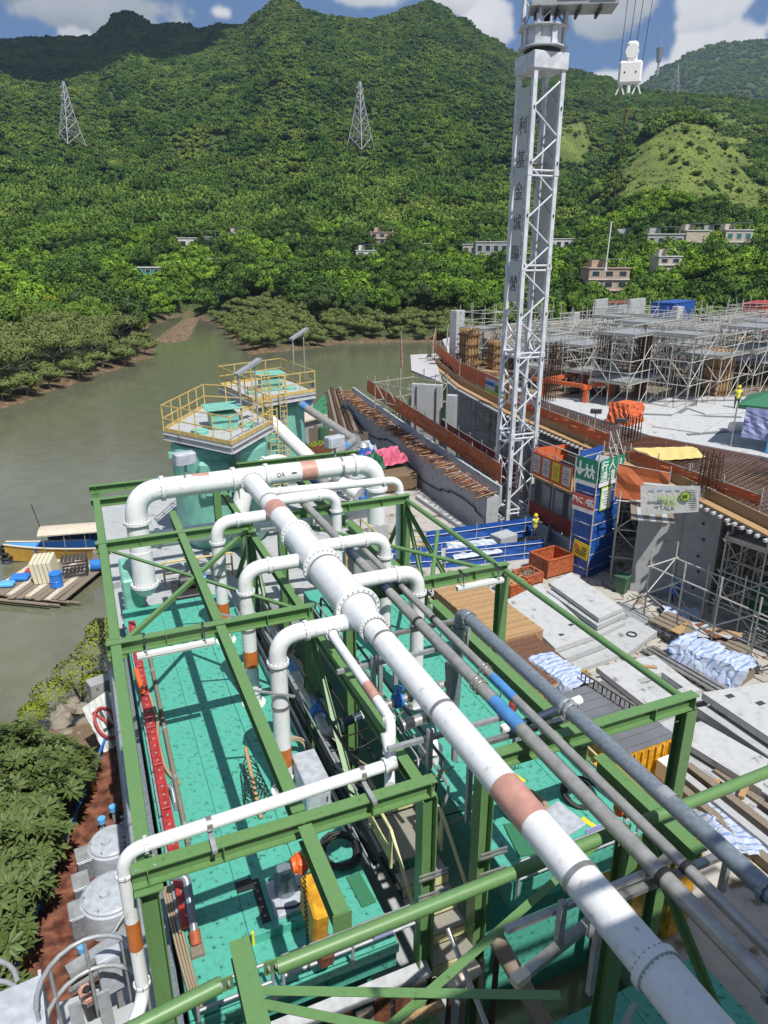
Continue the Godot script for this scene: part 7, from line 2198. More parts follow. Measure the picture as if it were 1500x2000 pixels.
# ---------------------------------------------------------------- people: joints joined as one surface
func person_mesh(pose: Dictionary, colours: Dictionary) -> ArrayMesh:
	var bones := []   # a, b, ra, rb, colour key
	for k in [["hip", "chest", 0.145, 0.16, "vest"], ["chest", "neck", 0.155, 0.075, "vest"], ["neck", "head0", 0.058, 0.06, "skin"], ["head0", "head1", 0.088, 0.098, "skin"],
		["shl", "ell", 0.07, 0.05, "sleeve"], ["ell", "wrl", 0.047, 0.034, "skin"], ["wrl", "hal", 0.04, 0.03, "skin"], ["shr", "elr", 0.07, 0.05, "sleeve"], ["elr", "wrr", 0.047, 0.034, "skin"], ["wrr", "har", 0.04, 0.03, "skin"],
		["hipl", "knl", 0.098, 0.062, "trousers"], ["knl", "anl", 0.06, 0.045, "trousers"], ["anl", "tol", 0.05, 0.045, "boot"], ["hipr", "knr", 0.098, 0.062, "trousers"], ["knr", "anr", 0.06, 0.045, "trousers"], ["anr", "tor", 0.05, 0.045, "boot"], ["shl", "shr", 0.085, 0.085, "vest"], ["hipl", "hipr", 0.11, 0.11, "trousers"]]:
		bones.append([pose[k[0]], pose[k[1]], k[2], k[3], colours[k[4]]])
	var cell := 0.034
	var lo := V(1e9, 1e9, 1e9)
	var hi := -lo
	for b in bones:
		for q in 2:
			lo = lo.min(b[q] - Vector3.ONE * 0.2); hi = hi.max(b[q] + Vector3.ONE * 0.2)
	var n := Vector3i(((hi - lo) / cell).ceil())
	var f := PackedFloat32Array(); f.resize((n.x + 1) * (n.y + 1) * (n.z + 1))
	var field := func(p: Vector3) -> float:
		var acc := 0.0
		for b in bones:
			var ab: Vector3 = b[1] - b[0]
			var t := clampf((p - b[0]).dot(ab) / ab.length_squared(), 0.0, 1.0)
			var d: float = (p - b[0] - ab * t).length() - lerpf(b[2], b[3], t)
			if d < 0.25: acc += exp(-d * 42.0)
		return -log(maxf(acc, 1e-9)) / 42.0
	var id := func(i: int, j: int, k: int) -> int: return (k * (n.y + 1) + j) * (n.x + 1) + i
	for k in n.z + 1:
		for j in n.y + 1:
			for i in n.x + 1: f[id.call(i, j, k)] = field.call(lo + V(i, j, k) * cell)
	var cells := {}
	for k in n.z:
		for j in n.y:
			for i in n.x:
				var sum := Vector3.ZERO
				var cnt := 0
				for e in [[0,0,0,1,0,0],[0,1,0,1,1,0],[0,0,1,1,0,1],[0,1,1,1,1,1],[0,0,0,0,1,0],[1,0,0,1,1,0],[0,0,1,0,1,1],[1,0,1,1,1,1],[0,0,0,0,0,1],[1,0,0,1,0,1],[0,1,0,0,1,1],[1,1,0,1,1,1]]:
					var a: float = f[id.call(i + e[0], j + e[1], k + e[2])]
					var b: float = f[id.call(i + e[3], j + e[4], k + e[5])]
					if (a < 0.0) != (b < 0.0):
						sum += V(e[0], e[1], e[2]).lerp(V(e[3], e[4], e[5]), a / (a - b)); cnt += 1
				if cnt > 0: cells[Vector3i(i, j, k)] = lo + (V(i, j, k) + sum / cnt) * cell
	var s := Shape.new(); s.use_col = true
	var colour := func(p: Vector3) -> Color:
		var best := 1e9
		var c := Color.WHITE
		for b in bones:
			var ab: Vector3 = b[1] - b[0]
			var t := clampf((p - b[0]).dot(ab) / ab.length_squared(), 0.0, 1.0)
			var d: float = (p - b[0] - ab * t).length() - lerpf(b[2], b[3], t)
			if d < best: best = d; c = b[4]
		return c
	var grad := func(p: Vector3) -> Vector3:
		return V(field.call(p + V(0.01, 0, 0)) - field.call(p - V(0.01, 0, 0)), field.call(p + V(0, 0.01, 0)) - field.call(p - V(0, 0.01, 0)), field.call(p + V(0, 0, 0.01)) - field.call(p - V(0, 0, 0.01))).normalized()
	for c in cells:
		for ax in 3:
			var d := Vector3i.ZERO; d[ax] = 1
			var a: float = f[id.call(c.x, c.y, c.z)]
			var b: float = f[id.call(c.x + d.x, c.y + d.y, c.z + d.z)]
			if (a < 0.0) == (b < 0.0): continue
			var u := Vector3i.ZERO; u[(ax + 1) % 3] = 1
			var w := Vector3i.ZERO; w[(ax + 2) % 3] = 1
			if not (cells.has(c - u) and cells.has(c - w) and cells.has(c - u - w)): continue
			var q := [cells[c], cells[c - u], cells[c - u - w], cells[c - w]]
			s.col = colour.call((q[0] + q[2]) * 0.5)
			var g0: Vector3 = grad.call(q[0]); var g1: Vector3 = grad.call(q[1]); var g2: Vector3 = grad.call(q[2]); var g3: Vector3 = grad.call(q[3])
			s.tri(q[0], q[1], q[2], g0, g1, g2); s.tri(q[0], q[2], q[3], g0, g2, g3)
	return s.mesh(M["cloth_vc"])

func person(label: String, at: Vector3, turn: float, lean: float, arm: float, vest: Color, helmet: String):
	var J := {"hip": V(0, 0.95, 0), "chest": V(0, 1.28, lean * 0.3), "neck": V(0, 1.47, lean * 0.45), "head0": V(0, 1.57, lean * 0.5 + 0.02), "head1": V(0, 1.68, lean * 0.55),
		"shl": V(-0.19, 1.4, lean * 0.4), "ell": V(-0.27, 1.14, lean * 0.4 + 0.05), "wrl": V(-0.24, 0.95, lean * 0.4 + 0.16), "hal": V(-0.22, 0.86, lean * 0.4 + 0.19),
		"shr": V(0.19, 1.4, lean * 0.4), "elr": V(0.28, 1.16, lean * 0.4 + 0.08), "wrr": V(0.25, 1.05 + arm * 0.3, lean * 0.4 + 0.28), "har": V(0.24, 1.06 + arm * 0.35, lean * 0.4 + 0.37),
		"hipl": V(-0.09, 0.92, 0), "knl": V(-0.12, 0.5, 0.06), "anl": V(-0.13, 0.08, 0.0), "tol": V(-0.14, 0.05, 0.16), "hipr": V(0.09, 0.92, 0), "knr": V(0.12, 0.5, 0.02), "anr": V(0.13, 0.08, -0.08), "tor": V(0.15, 0.05, 0.08)}
	var C := {"vest": vest, "sleeve": Color(0.10, 0.12, 0.2), "skin": Color(0.42, 0.25, 0.16), "trousers": Color(0.04, 0.05, 0.08), "boot": Color(0.03, 0.025, 0.02)}
	var t := thing("person", label, "person", at, turn)
	var o := MeshInstance3D.new(); o.mesh = person_mesh(J, C); o.name = "body"; t.add_child(o)
	var s := Shape.new(); s.lathe([Vector2(0.15, 0.0), Vector2(0.125, 0.02), Vector2(0.12, 0.08), Vector2(0.08, 0.14), Vector2(0, 0.16)], 18, V(0, 1.68, lean * 0.55)); put("helmet", s, helmet, t)
	# fingers and face are set into the body's hands and head
	s = Shape.new()
	for sd in ["l", "r"]:
		var h: Vector3 = J["ha" + sd]
		var d: Vector3 = (h - J["wr" + sd]).normalized()
		for k in 4: s.tube(h + V((k - 1.5) * 0.017, 0, 0), h + V((k - 1.5) * 0.019, -0.015, 0) + d * (0.075 - 0.008 * absf(k - 1.3)), 0.009, 0.007, 6)
		s.tube(h - d * 0.03 + V(-0.03 if sd == "r" else 0.03, 0, 0), h + d * 0.03 + V(-0.05 if sd == "r" else 0.05, 0, 0), 0.01, 0.008, 6)
	put("fingers", s, "skin", t)
	s = Shape.new()
	var hc := V(0, 1.63, lean * 0.53 + 0.088)
	s.tube(hc + V(0, 0.015, 0.0), hc + V(0, -0.02, 0.025), 0.008, 0.014, 6)
	s.box(hc + V(0, -0.05, -0.002), V(0.045, 0.008, 0.01))
	for sx in [-1.0, 1.0]: s.tube(hc + V(sx * 0.034, 0.018, -0.012), hc + V(sx * 0.034, 0.018, 0.004), 0.011, 0.009, 6); s.box(hc + V(sx * 0.095, 0.0, -0.085), V(0.015, 0.05, 0.03))
	put("face", s, "skin", t)

# ---------------------------------------------------------------- the half built floor
func make_building():
	var s: Shape
	var t: Node3D
	var cv := mat("cloth_vc", Color.WHITE, 0.8); cv.vertex_color_use_as_albedo = true
	var edge := [Vector2(26.9, -18.0), Vector2(27.4, -20.5), Vector2(28.2, -25.0), Vector2(29.4, -33.3), Vector2(30.5, -46.4), Vector2(32.6, -58.0), Vector2(36.7, -71.7)]
	var inner := [Vector2(36.0, -18.0), Vector2(36.0, -21.5), Vector2(35.6, -28.0), Vector2(33.2, -34.5), Vector2(33.6, -46.4), Vector2(34.6, -57.0), Vector2(38.0, -70.5)]
	# concrete floor with shallow joints
	t = thing("floor_slab", "pale new concrete floor slab of the building under construction", "slab", Vector3.ZERO)
	var poly := PackedVector2Array()
	for p in inner: poly.append(p)
	for p in [Vector2(46, -88), Vector2(62, -104), Vector2(98, -108), Vector2(98, 6), Vector2(36, 6)]: poly.append(p)
	s = Shape.new(); s.prism(poly, SLAB - 0.55, SLAB); put("slab", s, "concrete_pale", t)
	s = Shape.new(); s.prism(PackedVector2Array([Vector2(34.0, -47.6), Vector2(41, -45.2), Vector2(49, -42), Vector2(60, -37), Vector2(97, -36), Vector2(97, -107), Vector2(62, -103), Vector2(46.5, -87), Vector2(38.5, -70)]), SLAB - 0.4, SLAB + 0.012); put("unpoured_deck", s, "timber_grey", t)
	var up_ := Shape.new()
	for k in 1500:   # starter bars and laid rods on the unpoured part
		var p := V(rng.randf_range(36.0, 84.0), SLAB, rng.randf_range(-84.0, -40.0))
		if p.z > -47.0 and p.x < 50.0: continue
		if p.z < -74.0 and p.x < 44.0: continue
		if k % 3 == 0: up_.tube(p, p + V(rng.randf_range(-0.1, 0.1), rng.randf_range(0.8, 2.4), 0), 0.03, 0.03, 4, false)
		else: up_.tube(p + V(0, 0.05, 0), p + V(rng.randf_range(-3.0, 3.0), 0.08, rng.randf_range(-1.5, 1.5)), 0.03, 0.03, 4, false)
	put("loose_rods", up_, "rust_dark", t).set_meta("kind", "stuff")
	for k in [[36.5, -40.0, 43.0, -36.0], [38.5, -38.0, 44.5, -41.5], [35.5, -33.5, 40.0, -33.0], [41.0, -43.0, 50.0, -40.0]]:
		rect("step_strip", t, V(k[0], SLAB + 0.03, k[1]), V(k[2], SLAB + 0.03, k[3]), 0.35, 0.06, "concrete_dark")
	for k in [[38.0, -36.0, 3.2, 0.5], [43.5, -38.5, 2.5, -0.2], [40.5, -33.0, 2.2, 0.1]]:
		s = bx(V(k[0], SLAB + 0.05, k[1]), V(k[2] * 1.6, 0.1, k[2]), Basis(Vector3.UP, k[3]), 0.02); put("raised_pad", s, "concrete_pale", t)
	# formwork deck and rods along the edge
	t = thing("edge_formwork", "orange-brown plywood edge formwork around the unpoured strip of the floor", "formwork", Vector3.ZERO)
	for k in edge.size() - 1:
		var a: Vector2 = edge[k]; var b: Vector2 = edge[k + 1]
		var c: Vector2 = inner[k + 1]; var d: Vector2 = inner[k]
		s = Shape.new(); s.prism(PackedVector2Array([a, b, c, d]), SLAB - 0.62, SLAB - 0.5); put("deck_panel", s, "timber_grey", t)
		var n := int(maxf(1.0, (b - a).length() / 2.4))
		for q in n:
			var p0 := a.lerp(b, q / float(n)); var p1 := a.lerp(b, (q + 1.0) / n)
			rect("edge_board", t, V(p0.x, SLAB - 0.3, p0.y), V(p1.x, SLAB - 0.3, p1.y), 0.06, 0.55, "ply")
			rect("edge_joist", t, V(p0.x - 0.35, SLAB - 0.62, p0.y), V(p1.x - 0.35, SLAB - 0.62, p1.y), 0.5, 0.1, "timber")
		for q in int((b - a).length() / 0.5):
			var p0 := a.lerp(b, q / ((b - a).length() / 0.5))
			rect("joist_end", t, V(p0.x - 0.9, SLAB - 0.75, p0.y + 0.1), V(p0.x + 1.5, SLAB - 0.75, p0.y - 0.1), 0.14, 0.12, "concrete_pale")
	t = thing("rebar_mat", "brown and grey reinforcing mats on the unpoured strip of the floor edge", "rebar", Vector3.ZERO)
	var rs := Shape.new(); var rs2 := Shape.new()
	for k in edge.size() - 1:
		var a: Vector2 = edge[k]; var b: Vector2 = edge[k + 1]
		var c: Vector2 = inner[k + 1]; var d: Vector2 = inner[k]
		var n1 := int((b - a).length() / 0.16)
		for q in n1:
			var f := q / float(n1)
			var p0 := a.lerp(b, f); var p1 := d.lerp(c, f)
			p0 = p0.lerp(p1, 0.06)
			(rs if q % 2 else rs2).tube(V(p0.x, SLAB - 0.1 - 0.25 * (q % 2), p0.y), V(p1.x, SLAB - 0.1 - 0.25 * (q % 2), p1.y), 0.022, 0.022, 4, false)
		var n2 := int((d - a).length() / 0.16)
		for q in n2:
			var f := 0.06 + q / float(n2) * 0.94
			var p0 := a.lerp(d, f); var p1 := b.lerp(c, f)
			(rs2 if q % 2 else rs).tube(V(p0.x, SLAB - 0.06 - 0.25 * (q % 2), p0.y), V(p1.x, SLAB - 0.06 - 0.25 * (q % 2), p1.y), 0.022, 0.022, 4, false)
	put("brown_rods", rs, "rust", t).set_meta("kind", "stuff"); put("grey_rods", rs2, "concrete_dark", t).set_meta("kind", "stuff")
	# backing walls added behind the falsework to keep the bays dark
	t = thing("added_backing_wall", "concrete backing wall added to darken the falsework under the floor", "wall", Vector3.ZERO)
	for k in [[36.6, -24.0, 0.4, 22.0], [37.2, -48.0, 0.4, 24.0], [41.5, -68.0, 0.4, 18.0]]:
		s = bx(V(k[0], 2.4, k[1]), V(k[2], 10.0, k[3])); put("wall_panel", s, "concrete", t)
	s = bx(V(31.8, 2.5, -14.2), V(9.0, 9.8, 0.4)); put("wall_panel", s, "concrete", t)
	# falsework bays under the edge
	var names_ := ["right of the tall wall panel", "behind the tall wall panel", "behind the white banner", "behind the blue tower", "behind the crane foot", "left of the crane mast", "under the picture banner", "beside the grey wall panel", "at the far corner of the pit"]
	var bays := [[28.4, 1.5, -19.5, 0.15, 4, 4.0], [29.2, 1.5, -23.8, 0.12, 4, 4.0], [29.6, 1.5, -28.0, 0.1, 4, 4.0], [30.0, 1.5, -32.5, 0.08, 4, 4.0], [31.0, -2.6, -40.5, 0.06, 6, 4.5], [31.0, -2.6, -45.5, 0.04, 6, 4.5], [31.8, -2.6, -50.5, -0.1, 6, 4.5], [32.6, -2.6, -55.5, -0.15, 6, 4.5], [34.2, -2.6, -61.0, -0.2, 6, 4.5]]
	for k in bays.size():
		var b: Array = bays[k]
		scaffold("galvanised falsework bay under the floor, " + names_[k], V(b[0], b[1], b[2]), b[3], 2, 3, b[4], 1.5, 1.5, (SLAB - 0.8 - b[1]) / b[4] * 0.985, [], "falsework bays under the floor", "scaffold", 0.04)
	scaffold("open scaffold bay at the left end of the falsework by the piles", V(25.4, -2.6, -62.0), 0.3, 3, 3, 6, 1.6, 1.6, 1.7, [], "falsework bays under the floor", "scaffold", 0.04)
	# rods and props leaning in the left corner
	for k in 8:
		s = tb(V(26.4 + k * 0.25, -2.6, -60.0 + k * 0.3), V(27.6 + k * 0.2, 4.8, -57.5 + k * 0.4), 0.05, 0.05, 6)
		solo("leaning_prop", s, "galv", "thin prop leaning against the grey wall panel", "prop", "props leaning at the wall panel")
	# wall panels
	for k in [[27.7, -55.6, 1.45, 6.6, 0.5, -2.6, 8.3, "grey precast wall panel with rusty clamps at the left of the falsework"], [29.1, -53.6, 0.45, 1.0, 0.7, -2.6, 7.6, "narrow grey concrete pier right of the clamped wall panel"]]:
		t = thing("wall_panel", k[7], "wall", V(k[0], k[5], k[1]), -0.75)
		var h: float = k[6] - k[5]
		s = bx(V(0, h * 0.72 if k[3] > 2 else h * 0.5, 0), V(k[2] * 1.9, h * (0.56 if k[3] > 2 else 1.0), k[4]), BI, 0.02); put("panel", s, "concrete", t)
		if k[3] > 2:
			for x in [-1.0, 1.0]:
				s = bx(V(x * 1.1, h * 0.22, 0), V(0.55, h * 0.44, k[4])); put("leg", s, "concrete", t)
				rect("clamp", t, V(x * 0.9, h * 0.5, k[4] * 0.5 + 0.06), V(x * 0.9, h * 0.98, k[4] * 0.5 + 0.06), 0.12, 0.08, "rust_dark")
			for q in 3: block("socket", t, V(-0.4 + q * 0.25, h * 0.62, k[4] * 0.5), V(0.14, 0.14, 0.04), "ink")
	t = thing("wall_panel", "tall grey precast wall panel between the white banner and the dark bay", "wall", V(28.35, YARD, -24.9), 0.0)
	s = bx(V(0.0, 3.2, 0.0), V(1.7, 6.4, 0.35), Basis(Vector3.UP, -0.85), 0.02); put("panel", s, "concrete", t)
	s = bx(V(-1.0, 3.1, -1.6), V(2.6, 6.2, 0.3), Basis(Vector3.UP, -0.75), 0.02); put("panel", s, "concrete", t)
	for q in 6: block("socket", t, V(-0.25 + 0.2 * (q % 2) , 1.0 + q * 0.9, 0.1 + 0.12), V(0.1, 0.12, 0.1), "ink")
	t = thing("wall_panel", "long dark grey shutter wall behind the crane mast", "wall", V(30.2, -2.6, -39.5), 0.0)
	for k in 5:
		s = bx(V(-0.4 + 0.1 * k, 4.4, 4.0 - k * 2.2), V(0.25, 8.6, 2.16), Basis(Vector3.UP, 0.05), 0.02); put("shutter_panel", s, "concrete_dark" if k % 2 else "wall_grey", t)
	s = bx(V(-0.4, 8.85, -0.4), V(0.45, 0.12, 11.2)); put("top_beam", s, "concrete", t)
	# poster stage beside the blue tower
	t = thing("poster_stage", "orange boarded stage with notice sheets beside the blue tower", "stage", V(27.0, YARD, -36.9), 0.0)
	s = bx(V(0.9, 3.7, 1.5), V(2.6, 0.15, 4.2)); put("stage_deck", s, "ply", t)
	for k in 4:
		s = bx(V(-0.42, 4.6, -0.2 + k * 1.05), V(0.04, 1.5, 1.0)); put("board", s, "sheet_orange", t)
		s = bx(V(-0.46, 4.65, -0.2 + k * 1.05), V(0.02, 1.15, 0.75)); put("notice", s, ["banner_white", "banner_grey", "sign_yellow", "banner_white"][k], t)
		for q in 5: block("print_line", t, V(-0.475, 4.3 + q * 0.17, -0.2 + k * 1.05), V(0.008, 0.05, 0.5 - 0.06 * (q % 3)), "ink" if q % 2 else "sign_red")
	for k in 3:
		s = bx(V(0.1 + k * 0.9, 5.0, -0.75), V(0.88, 1.1, 0.04)); put("board", s, "sheet_orange", t)
		bar("prop", t, V(-0.35, -1.0, -0.4 + k * 2.0), V(-0.35, 6.2, -0.4 + k * 2.0), 0.04, "scaffold")
	for y in [5.5, 6.2]: bar("rail", t, V(-0.35, y, -0.6), V(-0.35, y, 3.7), 0.035, "scaffold")
	for k in 3:
		s = bx(V(0.3, 1.6, 0.2 + k * 1.4), V(0.2, 3.2, 0.8)); put("pier", s, "concrete", t)
	s = bx(V(-0.5, 0.2, 1.6), V(0.3, 1.2, 5.5)); put("kerb_wall", s, "concrete", t)
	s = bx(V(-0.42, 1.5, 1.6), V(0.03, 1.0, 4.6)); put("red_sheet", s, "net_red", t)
	# orange nets
	net("orange net along the top of the retaining wall", V(24.8, 4.6, -38.5), V(27.0, 5.6, -68.0), 1.3, "net_orange", "orange safety nets", 0.16)
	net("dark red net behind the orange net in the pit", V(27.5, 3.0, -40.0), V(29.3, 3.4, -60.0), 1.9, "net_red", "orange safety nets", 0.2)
	net("orange net along the floor edge left of the crane", V(31.2, SLAB, -48.0), V(33.4, SLAB, -60.0), 1.3, "net_orange", "orange safety nets", 0.14, 3.0)
	net("orange net at the far corner of the floor", V(33.6, SLAB, -60.5), V(38.5, SLAB, -75.0), 1.2, "net_orange", "orange safety nets", 0.14, 5.0)
	net("orange net round the river corner of the floor", V(30.0, 7.4, -66.0), V(38.0, 8.2, -84.0), 1.3, "net_orange", "orange safety nets", 0.2, 8.0)
	net("orange net on the pale sheet at the river corner", V(38.5, SLAB, -76.0), V(46.0, SLAB, -90.0), 1.2, "net_orange", "orange safety nets", 0.2, 9.0)
	net("low orange net along the floor edge right of the crane", V(29.3, SLAB - 0.15, -33.6), V(30.6, SLAB - 0.15, -46.0), 0.75, "net_orange", "orange safety nets", 0.2, 1.0)
	net("orange net beside the blue tower", V(26.2, 6.4, -29.2), V(28.0, 6.2, -27.2), 1.9, "net_orange", "orange safety nets", 0.15, 2.0)
	net("low orange net along the floor edge above the wall panel", V(28.5, SLAB - 0.2, -22.0), V(28.6, SLAB - 0.2, -31.0), 0.6, "net_orange", "orange safety nets", 0.12, 4.0)
	# far river corner: pale sheets and timber
	s = Shape.new(); s.prism(PackedVector2Array([Vector2(31.5, -60), Vector2(36.5, -71), Vector2(41, -79), Vector2(37, -79), Vector2(32, -68)]), 7.3, 7.5); solo("corner_deck", s, "concrete_pale", "pale formwork deck at the river corner of the building", "deck")
	for k in 14:
		s = bx(V(38.5 + rng.randf_range(-1.5, 3.0), SLAB + 0.1 + 0.05 * k * 0.5, -67.0 + rng.randf_range(-3.0, 3.0)), V(0.2, 0.08, 4.0), Basis(Vector3.UP, rng.randf_range(0.6, 1.5)))
		solo("loose_plank", s, "timber", "loose pale plank lying on the floor near the white column", "plank", "loose planks near the white column")
	# columns
	t = thing("concrete_column", "tall pale concrete column at the river end of the floor", "column", V(38.8, SLAB, -70.8), 0.3)
	s = bx(V(0, 2.6, 0), V(1.3, 5.2, 1.0), BI, 0.03); put("shaft", s, "concrete_pale", t)
	for k in 6: bar("starter", t, V(-0.5 + k * 0.2, 5.2, 0), V(-0.5 + k * 0.2, 5.6, 0), 0.03, "rust_dark")
	for k in [[50.5, -66.5, 1.0, 3.2, "first"], [53.8, -70.0, 1.0, 3.4, "second"], [63.0, -63.5, 1.2, 4.2, "third"]]:
		t = thing("concrete_column", "pale concrete column among the far scaffolds, " + k[4] + " from the left", "column", V(k[0], SLAB, k[1]), 0.2, "columns among the far scaffolds")
		s = bx(V(0, k[3] * 0.5 + 0.6, 0), V(k[2], k[3] + 1.2, 0.8), BI, 0.03); put("shaft", s, "concrete_pale", t)
	for k in [[56.2, -68.5, 3.2, 0.3, "left"], [60.5, -67.5, 4.4, 0.35, "right"]]:
		t = thing("wall_panel", "upright grey wall panel on the skyline of the site, " + k[4] + " of the two", "wall", V(k[0], SLAB, k[1]), 0.45, "upright panels on the site skyline")
		s = bx(V(0, 3.0, 0), V(k[2], 6.2, k[3]), BI, 0.02); put("panel", s, "concrete", t)
		for q in 4: block("socket", t, V(-0.6 + q * 0.4, 4.2, 0.18), V(0.12, 0.2, 0.04), "ink")
	for k in [[54.5, -62.0, 9.0, "left"], [63.5, -59.0, 7.0, "right"]]:
		t = thing("wall_panel", "long grey wall behind the scaffolds, " + k[3] + " one", "wall", V(k[0], SLAB, k[1]), 0.5, "long walls behind the scaffolds")
		for q in 3: s = bx(V((q - 1) * k[2] / 3.0, 1.9, 0), V(k[2] / 3.0 - 0.03, 3.8, 0.3), BI, 0.02); put("panel", s, "wall_grey" if q != 1 else "concrete_dark", t)
	for k in [[36.3, -63.6, 3.9, 1.4, "at the river end of the floor"], [37.6, -60.5, 3.0, 1.2, "behind the crane mast"], [48.3, -43.4, 3.6, 1.5, "right of the middle scaffold"], [51.5, -47.0, 3.4, 1.4, "behind the right scaffold"], [58.5, -45.5, 3.6, 1.4, "at the right edge of the site"], [60.5, -52.0, 3.2, 1.3, "far right behind the scaffolds"]]:
		timber_column("timber column formwork " + k[4], V(k[0], SLAB, k[1]), k[2], k[3], "timber column forms")
	var rc := [[33.9, -46.5, 3.2, "beside the crane mast"], [36.6, -49.5, 4.0, "left of the orange frames"], [39.2, -46.8, 5.2, "inside the left scaffold"], [41.0, -44.2, 5.4, "inside the middle scaffold"], [43.0, -46.5, 5.0, "behind the middle scaffold"], [36.9, -26.6, 2.6, "beside the tent"], [33.0, -24.6, 2.4, "on the floor edge above the wall panel"], [31.2, -33.9, 1.6, "at the floor edge behind the blue tower"], [45.5, -49.5, 4.5, "behind the orange frames"], [47.0, -55.0, 3.6, "among the far scaffolds"]]
	for k in rc: rebar_column("rusty rebar column cage " + k[3], V(k[0], SLAB, k[1]), k[2], 0.38, "rebar column cages", 4)
	rebar_column("rusty starter bars standing over the tall wall panel", V(28.2, SLAB - 0.3, -24.8), 2.0, 0.35, "rebar column cages", 4)
	# scaffold towers on the floor
	var towers := [[36.3, -44.6, 0.35, 3, 2, 3, [1, 3], "left scaffold tower over the orange frames"], [40.2, -42.6, 0.35, 2, 2, 3, [3], "scaffold tower in the middle of the floor"], [43.8, -43.2, 0.35, 3, 2, 3, [2], "scaffold tower right of the middle one"], [49.0, -44.5, 0.35, 3, 2, 3, [2, 3], "right scaffold tower round the timber column"], [54.5, -46.5, 0.35, 3, 2, 3, [1, 3], "scaffold tower at the right edge"], [38.3, -52.5, 0.35, 3, 2, 2, [2], "low scaffold behind the crane mast"], [44.0, -51.5, 0.35, 3, 2, 3, [3], "scaffold row behind the left tower"], [49.5, -53.5, 0.35, 4, 2, 3, [2], "scaffold row behind the middle tower"], [56.0, -54.5, 0.35, 4, 2, 2, [2], "scaffold row behind the right tower"], [43.0, -62.0, 0.35, 3, 2, 2, [2], "far scaffold left of the skyline panels"], [40.8, -66.5, 0.3, 3, 2, 3, [1], "far scaffold beside the white column"], [50.0, -64.0, 0.35, 3, 2, 2, [1], "far scaffold under the skyline panels"], [64.0, -58.0, 0.35, 5, 2, 2, [1, 2], "long scaffold on the far right"], [70.0, -66.0, 0.35, 5, 2, 2, [2], "longest scaffold before the site containers"], [47.0, -47.5, 0.35, 2, 2, 3, [1], "narrow scaffold beside the timber column"], [60.5, -48.5, 0.35, 3, 2, 3, [2], "scaffold at the far right edge of the picture"], [52.0, -59.0, 0.35, 4, 2, 2, [1], "scaffold row under the long grey walls"], [58.0, -63.5, 0.35, 4, 2, 2, [2], "scaffold behind the right skyline panel"], [46.0, -57.0, 0.35, 2, 2, 3, [1, 3], "tall scaffold right behind the crane mast"], [35.2, -53.0, 0.3, 2, 2, 2, [1], "scaffold at the floor edge left of the mast"], [66.0, -51.5, 0.35, 4, 2, 2, [1], "scaffold beyond the right edge tower"]]
	for k in 20:
		towers.append([38.0 + (k % 5) * 8.2 + rng.randf_range(-1.2, 1.2), -49.0 - (k / 5) * 6.6 + rng.randf_range(-1.0, 1.0) + (k % 5) * 0.8, 0.35 + rng.randf_range(-0.1, 0.1), 2 + k % 3, 2, 2 + k % 2, [1 + k % 2], "scaffold of the " + ["front", "second", "third", "rearmost"][k / 5] + " back row, " + ["nearest the crane mast", "second from the mast", "in the middle", "second from the right", "farthest right"][k % 5]])
	for k in towers:
		scaffold("galvanised " + k[7], V(k[0], SLAB, k[1]), k[2], k[3], k[4], k[5], 1.9, 1.6, 1.75, k[6], "scaffolds on the floor", "scaffold", 0.035)
	# clutter on the far deck: boards, boxes of shutters, rods
	for k in 170:
		var p := V(rng.randf_range(36.0, 82.0), SLAB, rng.randf_range(-84.0, -45.5))
		if p.z > -52.0 and p.x < 47.0 and rng.randf() < 0.6: continue
		if p.z < -75.0 and p.x < 44.0: continue
		var kind := rng.randi() % 4
		var w := rng.randf_range(1.2, 3.2)
		var spot := " in the " + ("front" if p.z > -55.0 else ("middle" if p.z > -68.0 else "rear")) + " " + ("left" if p.x < 47.0 else ("left centre" if p.x < 56.0 else ("right centre" if p.x < 66.0 else "right"))) + " of the far deck"
		if kind == 0: solo("board_stack", bx(V(0, 0.2, 0), V(w, 0.35, 0.9), BI, 0.02), ["ply", "timber", "timber_dark"][k % 3], ["low stack of brown plywood", "low stack of pale boards", "low stack of dark boards"][k % 3] + spot, "boards", "board stacks on the far deck").transform = Transform3D(Basis(Vector3.UP, rng.randf() * 3.0), p)
		elif kind == 1: solo("shutter_panel", bx(V(0, 1.2, 0), V(w, 2.4, 0.25), BI, 0.02), ["concrete", "wall_grey", "concrete_dark", "timber_dark"][k % 4], ["pale concrete panel", "grey shutter panel", "dark grey panel", "dark timber panel"][k % 4] + " upright" + spot, "panel", "shutter panels on the far deck").transform = Transform3D(Basis(Vector3.UP, 0.4 + (k % 2) * 1.5), p)
		elif kind == 2: solo("steel_prop", tb(V(0, 0, 0), V(0.15, 3.4, 0.1), 0.06, 0.06, 8), ["scaffold", "rust", "rust_dark"][k % 3], ["galvanised prop", "rusty prop", "dark rusty prop"][k % 3] + " upright" + spot, "prop", "props on the far deck").position = p
		else: solo("material_heap", bx(V(0, 0.35, 0), V(w * 0.6, 0.7, 0.8), Basis(Vector3.RIGHT, 0.1), 0.12), ["dark_metal", "rust_dark", "timber_grey", "tarp_white", "tarp_blue", "net_orange"][k % 6], ["small black heap", "small rusty heap", "small grey timber heap", "small white sheeted heap", "small blue sheeted heap", "small orange sheeted heap"][k % 6] + spot, "heap", "heaps on the far deck").transform = Transform3D(Basis(Vector3.UP, rng.randf() * 3.0), p)
	# orange steel frames, tarps, tent
	t = thing("bracing_assembly", "orange painted steel bracing frame lying under the left scaffold", "frame", V(36.2, SLAB, -44.8), 0.35)
